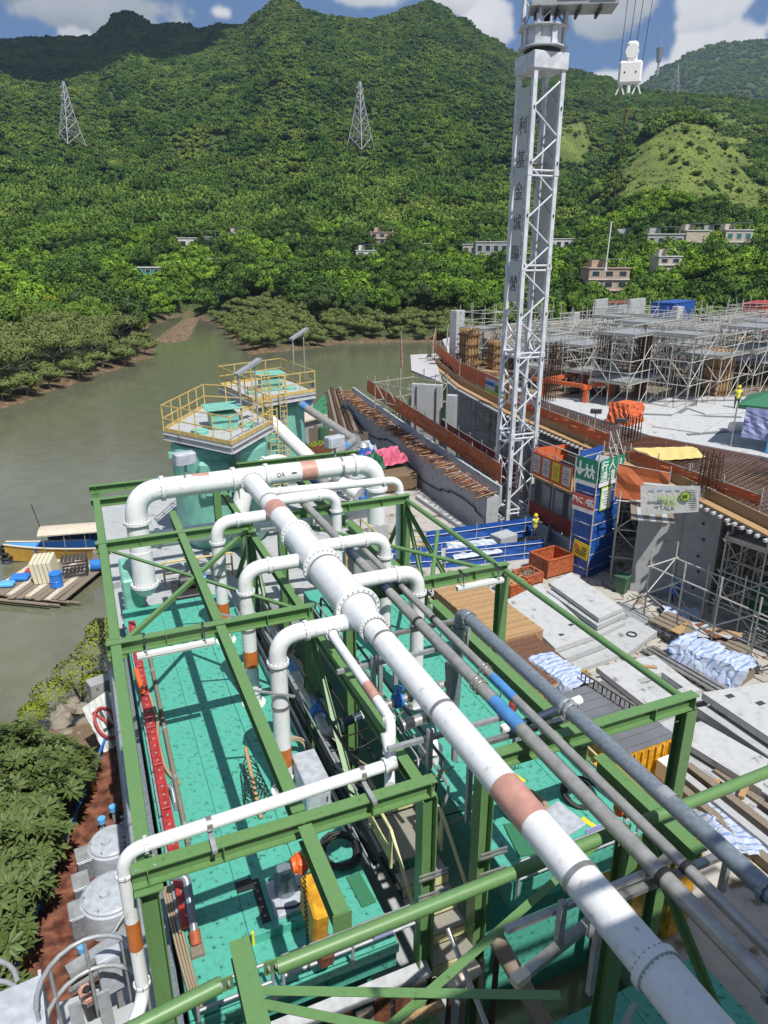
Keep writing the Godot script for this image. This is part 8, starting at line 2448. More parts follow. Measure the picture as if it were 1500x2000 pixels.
	for k in [[0, 0, 0, 0, 1.3, 0], [3.5, 0, 0, 3.5, 1.3, 0], [0, 0, -4, 0, 1.3, -4], [5.5, 0, -3.5, 5.5, 1.3, -3.5]]: rect("post", t, V(k[0], k[1], k[2]), V(k[3], k[4], k[5]), 0.35, 0.35, "sheet_orange")
	for k in [[-0.5, 1.2, 0, 4.5, 1.3, 0], [0, 1.25, 0.4, 0, 1.25, -5.0], [0, 1.3, -4, 6.5, 1.3, -3.4], [3.6, 1.25, 0.3, 6.0, 1.3, -4.0]]: rect("rail", t, V(k[0], k[1], k[2]), V(k[3], k[4], k[5]), 0.25, 0.3, "sheet_orange")
	t = thing("covered_pallet", "pallet wrapped in a bright orange tarpaulin on the floor", "tarpaulin", V(34.4, SLAB, -38.2), 0.3)
	s = bx(V(0, 0.75, 0), V(1.7, 1.3, 1.3), Basis(Vector3.UP, 0.05), 0.2); put("load", s, "sheet_orange", t)
	var nn := FastNoiseLite.new(); nn.seed = 2; nn.frequency = 0.6
	s = Shape.new(); s.cloth(V(-0.95, 1.45, 0.72), V(0.95, 1.4, 0.72), V(1.05, 0.0, 0.85), V(-1.15, 0.0, 0.95), 10, 8, 0.16, nn); put("front_fold", s, "sheet_orange", t)
	s = Shape.new(); s.cloth(V(-0.92, 1.45, -0.7), V(-0.92, 1.45, 0.72), V(-1.15, 0.0, 0.95), V(-1.2, 0.1, -0.7), 8, 8, 0.14, nn, 3.0); put("side_fold", s, "sheet_orange", t)
	for k in 3: rect("pallet_slat", t, V(-0.9, 0.06, -0.5 + k * 0.5), V(0.9, 0.06, -0.5 + k * 0.5), 0.2, 0.1, "timber")
	s = Shape.new(); s.cloth(V(29.6, SLAB + 0.15, -31.9), V(33.0, SLAB + 0.2, -30.6), V(32.2, SLAB + 0.08, -28.8), V(29.4, SLAB + 0.05, -29.4), 12, 8, 0.1, nn); solo("yellow_sheet", s, "yellow_sheet", "yellow sheet spread over the rods at the floor edge", "sheet")
	t = thing("site_tent", "green-roofed rest tent with a blue banner at the right edge", "tent", V(38.4, SLAB, -29.6), 0.55)
	s = Shape.new()
	var apex := V(0, 3.5, 0)
	for q in 4:
		var a := V(2.0 if q in [0, 3] else -2.0, 2.6, 2.0 if q < 2 else -2.0)
		var b := V(2.0 if (q + 1) % 4 in [0, 3] else -2.0, 2.6, 2.0 if (q + 1) % 4 < 2 else -2.0)
		s.flat(apex, a, b, Vector3.UP); s.quad(a, b, b - V(0, 0.25, 0), a - V(0, 0.25, 0), (a + b) * V(1, 0, 1))
		bar("pole", t, a - V(0, 2.6, 0), a, 0.04, "galv")
	put("roof", s, "net_green", t)
	s = Shape.new(); s.cloth(V(-2.0, 2.4, 2.02), V(2.0, 2.4, 2.02), V(2.0, 1.1, 2.02), V(-2.0, 1.1, 2.02), 12, 6, 0.06, nn); put("banner", s, "tarp_blue", t)
	glyph(t, "gong", Transform3D(BI, V(-1.35, 1.6, 2.14)), 0.5, "white"); glyph(t, "you", Transform3D(BI, V(-0.6, 1.6, 2.14)), 0.5, "white")
	s = Shape.new(); s.cloth(V(-2.05, 2.5, -1.5), V(-2.05, 2.5, 2.0), V(-2.1, 0.6, 2.1), V(-2.1, 0.7, -1.5), 10, 8, 0.12, nn, 2.0); put("side_cloth", s, "lilac", t)
	t = thing("plastic_stand", "light blue plastic water-cooler stand before the tent", "stand", V(36.9, SLAB, -28.2), 0.4)
	for x in [-0.3, 0.3]:
		for z in [-0.3, 0.3]: rect("leg", t, V(x * 1.15, 0, z * 1.15), V(x, 1.3, z), 0.12, 0.12, "plastic_light_blue")
	s = bx(V(0, 1.32, 0), V(0.8, 0.1, 0.8), BI, 0.02); put("top", s, "plastic_light_blue", t)
	s = bx(V(0, 0.6, 0), V(0.7, 0.06, 0.7)); put("shelf", s, "plastic_light_blue", t)
	s = Shape.new(); s.cloth(V(38.0, SLAB + 0.4, -27.0), V(39.6, SLAB + 0.5, -26.4), V(39.2, SLAB + 0.1, -25.4), V(37.8, SLAB + 0.1, -26.0), 6, 5, 0.2, nn); solo("tarpaulin_heap", s, "orange_bright", "small orange sheet heap before the tent", "tarpaulin")
	s = tb(V(38.6, SLAB + 0.35, -33.0), V(39.7, SLAB + 0.35, -32.6), 0.35, 0.35, 14); solo("sheet_roll", s, "white", "white roll lying on the floor left of the tent", "roll")
	# banners hung on the edge
	t = thing("picture_banner", "long banner with blue lettering and green pictures on the floor edge left of the mast", "banner", V(31.0, SLAB + 0.3, -51.2), 0.0)
	s = Shape.new(); s.cloth(V(-0.1, 1.1, 0.0), V(-0.35, 1.0, 3.6), V(-0.35, -0.1, 3.6), V(-0.1, -0.1, 0), 10, 4, 0.03, nn); put("sheet", s, "banner_white", t)
	for k in 4: block("letter_block", t, V(-0.21 - 0.02 * k, 0.7, 0.35 + k * 0.38), V(0.05, 0.3, 0.28), "tarp_blue", -0.07)
	s = bx(V(-0.3, 0.05, 1.8), V(0.05, 0.22, 3.4), Basis(Vector3.UP, -0.07)); put("green_strip", s, "lime", t)
	for k in 2: block("picture", t, V(-0.33 - 0.02 * k, 0.45, 2.2 + k * 0.8), V(0.05, 0.6, 0.6), ["leaf_olive", "banner_grey"][k], -0.07)
	# site containers at the far edge
	for k in [[70.5, -82.0, 7.5, "cabinet", "grey-white site container with a rusty roof at the far edge"], [78.5, -80.0, 8.5, "tarp_blue", "blue site container at the far edge"], [88.5, -74.0, 8.0, "red_paint", "red site container at the far right edge"]]:
		t = thing("site_container", k[4], "container", V(k[0], SLAB, k[1]), 0.45, "site containers at the far edge")
		s = bx(V(0, 2.3, 0), V(k[2], 4.6, 3.0)); put("body", s, k[3], t)
		s = bx(V(0, 4.65, 0), V(k[2] + 0.1, 0.12, 3.1)); put("roof", s, "rust" if k[3] == "cabinet" else k[3], t)
		for q in 3: block("window", t, V(-k[2] * 0.33 + q * k[2] * 0.33, 2.9, 1.52), V(1.0, 1.2, 0.06), "window")
	# people
	person("worker in a yellow vest standing on the floor by the tent", V(44.9, SLAB, -38.2), 2.4, 0.1, 0.3, Color(0.62, 0.6, 0.06), "sign_yellow")
	person("worker in a yellow vest by the white column at the river end", V(40.3, SLAB, -69.0), 0.5, 0.25, 0.0, Color(0.62, 0.66, 0.06), "white")
	person("worker with a yellow helmet behind the blue barriers at the crane foot", V(25.7, YARD, -35.6), 0.2, 0.05, 0.6, Color(0.6, 0.56, 0.08), "sign_yellow")

# ---------------------------------------------------------------- tower crane
func make_crane():
	var s: Shape
	var t := thing("tower_crane", "white lattice tower crane mast with a lettered banner and cab", "crane", V(26.2, -2.6, -39.05), deg_to_rad(-3))
	var w := 0.88
	var H := 31.2
	var cs := [V(w, 0, w), V(-w, 0, w), V(-w, 0, -w), V(w, 0, -w)]
	for k in 4:
		var lg := Shape.new()
		for q in 6:
			lg.box(cs[k] + V(0, (q + 0.5) * H / 6.0, 0), V(0.26, H / 6.0 - 0.01, 0.26), BI, 0.02)
			lg.box(cs[k] + V(0, q * H / 6.0, 0), V(0.31, 0.3, 0.31))
		put("leg", lg, "crane_white", t)
		for q in 11:   # bolt lugs
			block("bolt_lug", t, cs[k] + V(signf(cs[k].x) * 0.0, 1.3 + q * 2.8, signf(cs[k].z) * 0.14), V(0.08, 0.16, 0.06), "dark_metal")
	var pitch := 1.45
	for f in 4:
		var a: Vector3 = cs[f]
		var b: Vector3 = cs[(f + 1) % 4]
		var n := int(H / pitch)
		for k in n:
			var y0 := 0.3 + k * pitch
			var p: Vector3 = (a if k % 2 else b) + V(0, y0, 0)
			var q: Vector3 = (b if k % 2 else a) + V(0, y0 + pitch, 0)
			bar("lacing", t, p, q, 0.055, "crane_white")
		for k in 6:
			bar("cross_bar", t, a + V(0, k * H / 6.0 + 0.12, 0), b + V(0, k * H / 6.0 + 0.12, 0), 0.06, "crane_white")
			bar("cross_bar", t, a + V(0, k * H / 6.0 - 0.16, 0), b + V(0, k * H / 6.0 - 0.16, 0), 0.06, "crane_white")
	for k in 5: rect("landing", t, V(-w, 4.2 + k * 5.6, -0.4), V(w, 4.2 + k * 5.6, -0.4), 0.7, 0.06, "galv")
	for x in [0.1, 0.45]: bar("ladder_rail", t, V(x, 0.5, -0.55), V(x, H, -0.55), 0.025, "galv")
	for k in 90: bar("rung", t, V(0.1, 0.8 + k * 0.33, -0.55), V(0.45, 0.8 + k * 0.33, -0.55), 0.015, "galv")
	# banner with its six characters on the river side
	s = bx(V(-w - 0.06, 24.6, 0.0), V(0.02, 11.6, 1.15)); put("banner", s, "banner_grey", t)
	var order := ["li", "ji", "jin", "cheng", "lian", "ying"]
	for k in 6: glyph(t, order[k], Transform3D(Basis(Vector3.UP, -PI / 2), V(-w - 0.085, 28.5 - k * 1.72, 0.0)), 0.95, "ink_soft", 0.65)
	s = bx(V(w + 0.06, 24.6, 0.0), V(0.02, 11.6, 1.15)); put("banner", s, "banner_grey", t)
	# collar and slewing frame
	s = bx(V(0, H + 0.4, 0), V(2.2, 0.85, 2.2), BI, 0.04); put("top_collar", s, "crane_white", t)
	s = Shape.new(); s.lathe([Vector2(0.95, 0), Vector2(1.0, 0.05), Vector2(1.0, 0.22), Vector2(0.95, 0.28)], 30, V(0, H + 0.82, 0)); put("slew_ring", s, "dark_metal", t)
	s = Shape.new(); s.lathe([Vector2(0.9, 0.0), Vector2(1.45, 0.02), Vector2(1.45, 0.08), Vector2(1.15, 0.1), Vector2(1.15, 0.95), Vector2(1.45, 0.98), Vector2(1.45, 1.04), Vector2(0, 1.04)], 8, V(0, H + 1.08, 0)); put("slew_frame", s, "crane_white", t)
	for k in 8: s = bx(V(cos(k * PI / 4) * 1.18, H + 1.6, sin(k * PI / 4) * 1.18), V(0.06, 0.82, 0.3), Basis(Vector3.UP, -k * PI / 4)); put("stiffener", s, "crane_white", t)
	# upper mast
	for k in 4:
		var p: Vector3 = cs[k] * 0.95
		rect("upper_leg", t, p + V(0, H + 2.1, 0), p + V(0, H + 9.0, 0), 0.2, 0.2, "crane_white")
		var q: Vector3 = cs[(k + 1) % 4] * 0.95
		for l in 4:
			bar("upper_lacing", t, (p if l % 2 else q) + V(0, H + 2.15 + l * 1.45, 0), (q if l % 2 else p) + V(0, H + 3.6 + l * 1.45, 0), 0.05, "crane_white")
	s = tb(V(0.1, H + 2.1, 0.1), V(0.1, H + 4.4, 0.1), 0.16, 0.16, 12); put("cable_drum", s, "black_rubber", t)
	# deck and cab reaching right
	var cab := Basis(Vector3.UP, deg_to_rad(-25))
	s = bx(cab * V(1.4, 0, 0.6) + V(0, H + 2.95, 0), V(4.6, 0.3, 1.8), cab, 0.03); put("cab_deck", s, "galv", t)
	for k in 4: rect("deck_joist", t, cab * V(-0.5 + k * 1.1, 0, -0.3) + V(0, H + 2.7, 0), cab * V(-0.5 + k * 1.1, 0, 1.6) + V(0, H + 2.7, 0), 0.12, 0.22, "dark_metal")
	s = bx(cab * V(1.3, 0, 1.0) + V(0, H + 4.0, 0), V(1.7, 1.8, 1.2), cab, 0.06); put("machinery_box", s, "canopy_cream", t)
	s = bx(cab * V(2.9, 0, 1.0) + V(0, H + 4.1, 0), V(1.5, 2.0, 1.3), cab, 0.08); put("cab", s, "white", t)
	s = bx(cab * V(3.67, 0, 1.0) + V(0, H + 4.2, 0), V(0.06, 1.6, 1.15), cab); put("cab_window", s, "window_green", t)
	s = bx(cab * V(3.2, 0, 1.67) + V(0, H + 4.3, 0), V(0.9, 1.2, 0.04), cab); put("cab_window", s, "window_green", t)
	# jib out of the picture above, that carries the hook
	t = thing("crane_jib", "white lattice jib of the crane above the picture", "jib", V(26.2, 38.0, -39.05))
	var jd := V(40.9 - 26.2, 1.5, -46.7 + 39.05)
	for k in 3:
		var off: Vector3 = [V(0.5, 0, 0.8), V(-0.5, 0, -0.8), V(0, 1.4, 0)][k]
		bar("chord", t, off, off + jd * 1.4, 0.09, "crane_white")
	for k in 20:
		var p0 := jd * 1.4 * k / 20.0; var p1 := jd * 1.4 * (k + 1) / 20.0
		bar("lacing", t, p0 + V(0.5, 0, 0.8), p1 + V(0, 1.4, 0), 0.05, "crane_white"); bar("lacing", t, p0 + V(-0.5, 0, -0.8), p1 + V(0, 1.4, 0), 0.05, "crane_white")
	# hook block on its ropes
	var hp := V(37.1, 29.75, -44.6)
	t = thing("hook_block", "white double hook block hanging on four ropes right of the crane", "hook", hp, deg_to_rad(-38))
	t.scale = Vector3.ONE * 0.9
	s = bx(V(0, 0.9, 0), V(1.7, 1.55, 0.5), BI, 0.15); put("body", s, "white", t)
	s = tb(V(0, 2.25, -0.22), V(0, 2.25, 0.22), 0.5, 0.5, 8); s.box(V(0, 2.2, 0), V(0.86, 1.5, 0.4), BI, 0.2); put("sheave_housing", s, "white", t)
	for x in [-0.6, 0.6]:
		rect("leg", t, V(x, 0.2, 0), V(x - 0.3, -0.55, 0), 0.14, 0.1, "white"); rect("leg", t, V(x, 0.2, 0), V(x + 0.3, -0.55, 0), 0.14, 0.1, "white")
	s = tb(V(0, 0.1, 0), V(0, -0.45, 0), 0.16, 0.12, 12); put("shank", s, "white", t)
	var hk := []
	for q in 12: hk.append(V(0.2 * sin(q * 0.45), -0.65 - 0.2 * (1.0 - cos(q * 0.45)), 0))
	s = Shape.new(); s.pipe(hk, 0.06, 8); put("hook", s, "net_green", t)
	for k in 2: block("bolt", t, V(-0.4 + 0.8 * k, 0.9, 0.26), V(0.1, 0.1, 0.04), "dark_metal")
	for k in 4:
		var x: float = [-0.8, -0.25, 0.25, 0.8][k]
		bar("rope", t, V(x, 1.6 if k in [0, 3] else 2.6, 0), V(x * 1.3 + 0.6, 15.0, 0), 0.022, "dark_metal")
	bar("sling", t, V(0, -1.0, 0), V(-0.25, -9.5, 0), 0.05, "rust_dark"); bar("sling", t, V(-0.25, -9.5, 0), V(-0.33, -12.6, 0), 0.06, "banner_white")
	s = tb(V(-0.33, -12.6, 0), V(-0.35, -13.3, 0), 0.06, 0.14, 8); put("sling_eye", s, "banner_white", t)

# ---------------------------------------------------------------- things in the yard
func slab_at(label: String, q: Array, y0: float, y1: float, group := "precast slabs in the yard", m := "concrete"):
	var t := thing("precast_slab", label, "slab", Vector3.ZERO, 0.0, group)
	var p := PackedVector2Array()
	for k in q: p.append(Vector2(k[0], k[1]))
	var s := Shape.new(); s.prism(p, y0, y1); put("slab", s, m, t)
	return t

func make_yard_goods():
	var s: Shape
	var t: Node3D
	var nn := FastNoiseLite.new(); nn.seed = 12; nn.frequency = 0.5
	# precast slabs, stacked
	t = slab_at("big pale precast slab on the lower stack left of the long tube", [[18.5, -27.6], [21.3, -28.6], [20.5, -23.0], [18.0, -22.7]], 2.05, 2.3, "precast slabs in the yard", "concrete_pale")
	for k in [[19.0, -23.6], [20.0, -24.2]]: block("lifting_pocket", t, V(k[0], 2.302, k[1]), V(0.26, 0.012, 0.18), "ink")
	slab_at("pale precast slab under the big slab, showing at its near end", [[18.2, -27.2], [21.5, -28.0], [21.0, -22.6], [18.2, -22.2]], 1.75, 2.0)
	slab_at("wide flat precast slab at the bottom of the near stack", [[18.4, -26.5], [21.9, -27.0], [21.3, -21.9], [18.5, -21.6]], 1.5, 1.7)
	slab_at("long precast slab on top of the stack by the blue tower", [[21.3, -27.9], [23.2, -28.5], [23.0, -24.1], [21.2, -23.7]], 2.45, 2.65, "precast slabs in the yard", "concrete_pale")
	slab_at("second slab of the stack by the blue tower", [[21.0, -27.6], [23.1, -28.3], [23.1, -24.0], [21.0, -23.5]], 2.15, 2.38)
	slab_at("third slab of the stack by the blue tower", [[20.7, -27.4], [23.0, -28.2], [22.9, -23.7], [20.8, -23.2]], 1.85, 2.08)
	slab_at("lowest slab of the stack by the blue tower", [[20.6, -27.0], [23.3, -27.9], [23.6, -23.2], [20.9, -22.6]], 1.5, 1.75)
	t = slab_at("flat slab with a black ring right of the long tube", [[20.9, -23.3], [23.8, -24.4], [24.0, -22.7], [21.1, -21.6]], 1.6, 1.85)
	var ring := []
	for k in 17: ring.append(V(22.6 + cos(k * TAU / 16) * 0.22, 1.9, -22.9 + sin(k * TAU / 16) * 0.22))
	s = Shape.new(); s.pipe(ring, 0.03, 6); put("cable_ring", s, "black_rubber", t)
	# slab with a rectangular opening
	t = thing("precast_slab", "precast slab with a rectangular opening at the front frame corner", "slab", Vector3.ZERO, 0.0, "precast slabs in the yard")
	for k in [[[18.6, -20.6], [21.6, -20.4], [21.5, -19.2], [18.6, -19.2]], [[18.6, -19.2], [19.5, -19.2], [19.4, -17.9], [18.6, -17.8]], [[20.9, -19.2], [21.5, -19.2], [21.4, -18.0], [20.9, -18.0]], [[18.6, -17.8], [19.4, -17.9], [20.9, -18.0], [21.4, -18.0], [21.4, -17.6], [18.6, -17.4]]]:
		var p := PackedVector2Array()
		for q in k: p.append(Vector2(q[0], q[1]))
		s = Shape.new(); s.prism(p, 2.15, 2.4); put("slab_strip", s, "concrete_pale", t)
	s = tb(V(20.3, 2.46, -19.9), V(20.9, 2.46, -19.5), 0.07, 0.07, 8); solo("timber_offcut", s, "timber", "short timber lying on the slab with the opening", "timber")
	slab_at("slab under the one with the opening", [[18.3, -20.3], [21.7, -20.1], [21.6, -17.3], [18.3, -17.2]], 1.8, 2.08)
	for k in 3: slab_at("long concrete plank left of the slab with the opening, " + ["first", "second", "third"][k] + " from the plant", [[17.2 + k * 0.42, -20.6 + 0.1 * k], [17.5 + k * 0.42, -20.6 + 0.1 * k], [17.4 + k * 0.42, -15.6], [17.1 + k * 0.42, -15.6]], 1.5, 1.75 + 0.2 * k, "long planks beside the slab")
	t = slab_at("big slab at the right edge with two pockets", [[20.8, -17.0], [24.5, -16.4], [24.0, -11.5], [20.9, -12.2]], 2.5, 2.8, "precast slabs in the yard", "concrete_pale")
	for k in [[22.3, -15.6], [21.6, -16.4], [22.6, -14.0]]: block("lifting_pocket", t, V(k[0], 2.802, k[1]), V(0.35, 0.012, 0.22), "ink")
	slab_at("slab below the big right-edge slab", [[20.4, -16.8], [24.5, -16.0], [24.2, -11.0], [20.6, -12.0]], 2.0, 2.35)
	slab_at("lowest slab at the right edge", [[20.2, -16.4], [24.5, -15.6], [24.4, -10.6], [20.4, -11.6]], 1.5, 1.8)
	slab_at("pale slab in front of the right-edge stack", [[18.4, -16.0], [20.0, -16.2], [20.5, -13.6], [19.0, -12.6]], 2.0, 2.25, "precast slabs in the yard", "concrete_pale")
	slab_at("slab beneath the pale one in front", [[17.9, -16.3], [19.9, -16.6], [20.3, -13.0], [18.0, -12.2]], 1.6, 1.85)
	slab_at("slab behind the front frame post", [[18.6, -18.2], [20.4, -18.4], [20.4, -16.6], [18.6, -16.4]], 1.5, 1.75)
	for k in 7: slab_at("long concrete beam in the bundle at the lower right, " + ["first", "second", "third", "fourth", "fifth", "sixth", "seventh"][k] + " from the plant", [[16.9 + k * 0.42, -15.2 + 0.25 * k], [17.2 + k * 0.42, -15.2 + 0.25 * k], [17.3 + k * 0.5, -9.2 + 0.1 * k], [17.0 + k * 0.5, -9.2 + 0.1 * k]], 1.55, 1.85 + 0.12 * (k % 3), "concrete beam bundle", "concrete" if k % 2 else "timber_grey")
	for k in 4:
		s = bx(V(18.0 + k * 0.7, 1.9 + 0.12 * k, -13.6 + 0.6 * k), V(0.9, 0.12, 0.2), Basis(Vector3.UP, 0.5), 0.01); solo("timber_offcut", s, "timber", "timber spacer on the beam bundle, " + ["first", "second", "third", "fourth"][k] + " from the plant", "timber", "timber spacers")
	# perforated steel soldiers, planks and scaffold stock
	for k in 3:
		t = thing("soldier_beam", "perforated steel soldier beam lying in the yard, " + ["left", "middle", "right"][k], "beam", V(22.4 + k * 0.3, YARD, -21.6), deg_to_rad(6), "soldier beams in the yard")
		s = bx(V(0, 0.2, 2.4), V(0.2, 0.04, 5.4)); s.box(V(0, 0.02, 2.4), V(0.2, 0.04, 5.4)); s.box(V(0, 0.11, 2.4), V(0.05, 0.16, 5.4)); put("section", s, "steel", t)
		for q in 12: block("hole", t, V(-0.03, 0.11, 0.1 + q * 0.42), V(0.02, 0.08, 0.18), "ink")
	slab_at("pale concrete strip beside the soldier beams", [[23.2, -21.7], [24.6, -21.6], [23.9, -16.6], [22.9, -16.4]], 1.5, 1.62)
	t = thing("soldier_stack", "stack of perforated steel walers under timber scraps", "stack", V(24.8, YARD, -22.9), deg_to_rad(12))
	for i in 4:
		for j in 3:
			s = bx(V(-0.6 + i * 0.42, 0.12 + j * 0.24, 1.6), V(0.34, 0.2, 4.4), BI, 0.02); put("waler", s, "galv" if j % 2 else "timber_grey", t)
			for q in 8: block("hole", t, V(-0.78 + i * 0.42, 0.12 + j * 0.24, -0.2 + q * 0.5), V(0.02, 0.1, 0.2), "ink")
	for k in 6: s = bx(V(-0.3 + 0.2 * k, 0.8 + 0.03 * k, 1.0 + 0.3 * k), V(1.4, 0.04, 0.5), Basis(Vector3.UP, 0.4 * k), 0.01); put("scrap_board", s, ["timber", "timber_grey", "concrete", "rust", "cabinet", "timber"][k], t)
	for k in 6:
		t = thing("scaffold_plank", "galvanised scaffold plank stacked behind the slabs, " + ["first", "second", "third", "fourth", "fifth", "sixth"][k] + " from the left", "plank", V(23.3 + k * 0.27, YARD, -26.0 + 0.2 * (k % 2)), deg_to_rad(5), "planks behind the slabs")
		for q in 3: rect("board", t, V(0, 0.06 + q * 0.1, 0), V(0, 0.06 + q * 0.1, 3.2 - 0.2 * q), 0.24, 0.05, "galv")
	# striped tarps
	for k in [[24.4, -19.6, 0.25, "blue and white striped tarpaulin over a long stack at the right", 1.0], [26.6, -24.0, 1.0, "crumpled blue and white sheet on the yard by the scaffold", 0.55], [15.3, -18.8, 0.1, "blue and white striped tarpaulin on the container end", 0.75], [17.4, -12.2, -0.4, "white and blue sheet heap by the near front post", 0.8]]:
		t = thing("striped_tarp", k[3], "tarpaulin", V(k[0], YARD, k[1]), k[2], "striped tarpaulins")
		var f: float = k[4]
		var hgt := 0.85 if k[3].contains("long stack") else 0.3
		if k[3].contains("container"): hgt = 2.65
		# one sheet laid over the load: dyed stripes run across it
		s = Shape.new(); s.use_col = true
		var prof := [Vector2(-1.15 * f, 0.02 if hgt < 2.0 else 1.7), Vector2(-0.95 * f, hgt * 0.5 if hgt < 2.0 else 2.2), Vector2(-0.72 * f, hgt), Vector2(-0.2 * f, hgt + 0.06), Vector2(0.3 * f, hgt + 0.03), Vector2(0.72 * f, hgt), Vector2(0.98 * f, hgt * 0.5 if hgt < 2.0 else 2.2), Vector2(1.2 * f, 0.02 if hgt < 2.0 else 1.7)]
		var at := func(u: float, v: float) -> Vector3:
			var i := int(minf(u, 6.999)); var p: Vector2 = prof[i].lerp(prof[i + 1], u - i)
			var w := V(p.x, p.y, v * 3.3 * f - 1.65 * f)
			var n1 := nn.get_noise_3d(w.x * 7.0 + k[0], w.y * 5.0, w.z * 4.0); var n2 := nn.get_noise_3d(w.x * 2.0, w.y * 2.0 + 9.0, w.z * 2.0 + k[1])
			return w + V(n1 * 0.12, maxf(n1 * 0.1 + n2 * 0.22, -0.1 if hgt > 0.5 else 0.0), n2 * 0.4) * (0.6 + f * 0.5)
		for i in 28:
			for j in 44:
				var st: bool = (j + int(nn.get_noise_2d(i * 1.0, j * 1.0) * 0.9)) % 4 == 0
				s.col = Color(0.20, 0.31, 0.56) if st else Color(0.48, 0.54, 0.66)
				s.quad(at.call(i / 4.0, j / 44.0), at.call((i + 1) / 4.0, j / 44.0), at.call((i + 1) / 4.0, (j + 1) / 44.0), at.call(i / 4.0, (j + 1) / 44.0), Vector3.UP)
		put("sheet", s, "cloth_vc", t)
		if hgt < 2.0: s = bx(V(0, hgt * 0.45, 0), V(1.3 * f, hgt * 0.8, 3.0 * f)); put("load", s, "timber_grey", t)
	# offcuts, wire and grit scattered over the yard
	var bits := Shape.new()
	for k in 900:
		var p := V(rng.randf_range(17.0, 29.0), YARD + 0.02, rng.randf_range(-31.0, -9.0))
		bits.box(p, V(rng.randf_range(0.04, 0.5), 0.03, rng.randf_range(0.03, 0.09)), Basis(Vector3.UP, rng.randf() * TAU))
	solo("yard_litter", bits, "timber_grey", "offcuts and grit scattered over the yard", "litter").set_meta("kind", "stuff")
	# skips, bin
	for k in [[20.3, -29.6, 0.15, 1.4, 0.6, "small orange skip full of cut timber, nearest the frame", true], [21.7, -30.4, 0.15, 1.3, 0.5, "orange skip of scrap between the two others", true], [23.8, -31.1, 0.12, 1.9, 1.0, "large empty orange skip before the blue tower", false]]:
		t = thing("waste_skip", k[5], "skip", V(k[0], YARD, k[1]), k[2], "orange skips")
		var w: float = k[3]; var h: float = k[4]
		for q in 4:
			var a := V(w if q in [0, 3] else -w, 0, w * 0.8 if q < 2 else -w * 0.8) * 0.5
			var b := V(w if (q + 1) % 4 in [0, 3] else -w, 0, w * 0.8 if (q + 1) % 4 < 2 else -w * 0.8) * 0.5
			rect("side", t, a + V(0, h * 0.5 + 0.12, 0), b + V(0, h * 0.5 + 0.12, 0), 0.06, h, "skip_orange")
			rect("rim", t, a + V(0, h + 0.14, 0), b + V(0, h + 0.14, 0), 0.12, 0.08, "skip_orange")
			rect("corner", t, a, a + V(0, h + 0.1, 0), 0.1, 0.1, "skip_orange")
		s = bx(V(0, 0.14, 0), V(w, 0.06, w * 0.8)); put("floor", s, "skip_orange", t)
		if k[6]:
			for q in 34: s = bx(V(rng.randf_range(-0.4, 0.4) * w, h + rng.randf() * 0.15, rng.randf_range(-0.32, 0.32) * w), V(0.5, 0.06, 0.07), Basis(V(rng.randfn() * 0.3, 1, rng.randfn() * 0.3).normalized(), rng.randf() * TAU)); put("scrap", s, "timber" if k[0] < 21 else ("timber_grey" if q % 2 else "rust"), t)
			s = bx(V(0, h * 0.55, 0), V(w * 0.92, h * 0.8, w * 0.72)); put("scrap_bed", s, "timber_grey", t)
	t = thing("wheelie_bin", "dark green wheelie bin at the foot of the scaffold", "bin", V(25.75, YARD, -27.3), 0.4)
	s = Shape.new()
	s.quad(V(-0.24, 0, 0.26), V(0.24, 0, 0.26), V(0.3, 0.95, 0.34), V(-0.3, 0.95, 0.34), V(0, 0, 1)); s.quad(V(-0.24, 0, -0.26), V(0.24, 0, -0.26), V(0.3, 0.95, -0.34), V(-0.3, 0.95, -0.34), V(0, 0, -1))
	s.quad(V(0.24, 0, 0.26), V(0.24, 0, -0.26), V(0.3, 0.95, -0.34), V(0.3, 0.95, 0.34), V(1, 0, 0)); s.quad(V(-0.24, 0, 0.26), V(-0.24, 0, -0.26), V(-0.3, 0.95, -0.34), V(-0.3, 0.95, 0.34), V(-1, 0, 0)); put("body", s, "bin_green", t)
	s = bx(V(0, 0.99, 0), V(0.66, 0.09, 0.74), BI, 0.03); put("lid", s, "bin_green", t)
	for x in [-0.27, 0.27]: s = tb(V(x - 0.03, 0.1, -0.28), V(x + 0.03, 0.1, -0.28), 0.1, 0.1, 12); put("wheel", s, "black_rubber", t)
	bar("handle", t, V(-0.25, 0.92, -0.4), V(0.25, 0.92, -0.4), 0.02, "bin_green")
	# containers beside the plant
	for k in [[15.3, -24.4, 2.3, 5.4, "timber", "long timber-roofed store container beside the right frame", "ply"], [14.7, -19.9, 2.5, 3.2, "roof_brown", "rust-brown roofed container beside the right deck", "yellow_paint"], [15.15, -15.9, 2.5, 3.6, "roof_grey", "yellow container with a dark roof and an air conditioner", "yellow_paint"]]:
		t = thing("store_container", k[5], "container", V(k[0], YARD, k[1]), 0.03, "containers beside the plant")
		s = bx(V(0, 1.25, 0), V(k[2], 2.5, k[3])); put("body", s, k[6], t)
		var n := int(k[3] / 0.21)
		for q in n:
			s = bx(V(0, 2.53 + 0.02 * (q % 2), -k[3] * 0.5 + (q + 0.5) * k[3] / n), V(k[2] + 0.1, 0.05, k[3] / n - 0.012), BI, 0.008); put("roof_plank", s, (k[4] if (q * 7 + 3) % 5 > 1 else ("ply" if k[4] == "timber" else k[4])), t)
		for q in int(k[3] / 0.3): rect("side_rib", t, V(k[2] * 0.5 + 0.02, 0.1, -k[3] * 0.5 + 0.15 + q * 0.3), V(k[2] * 0.5 + 0.02, 2.45, -k[3] * 0.5 + 0.15 + q * 0.3), 0.1, 0.05, k[6], Vector3.BACK)
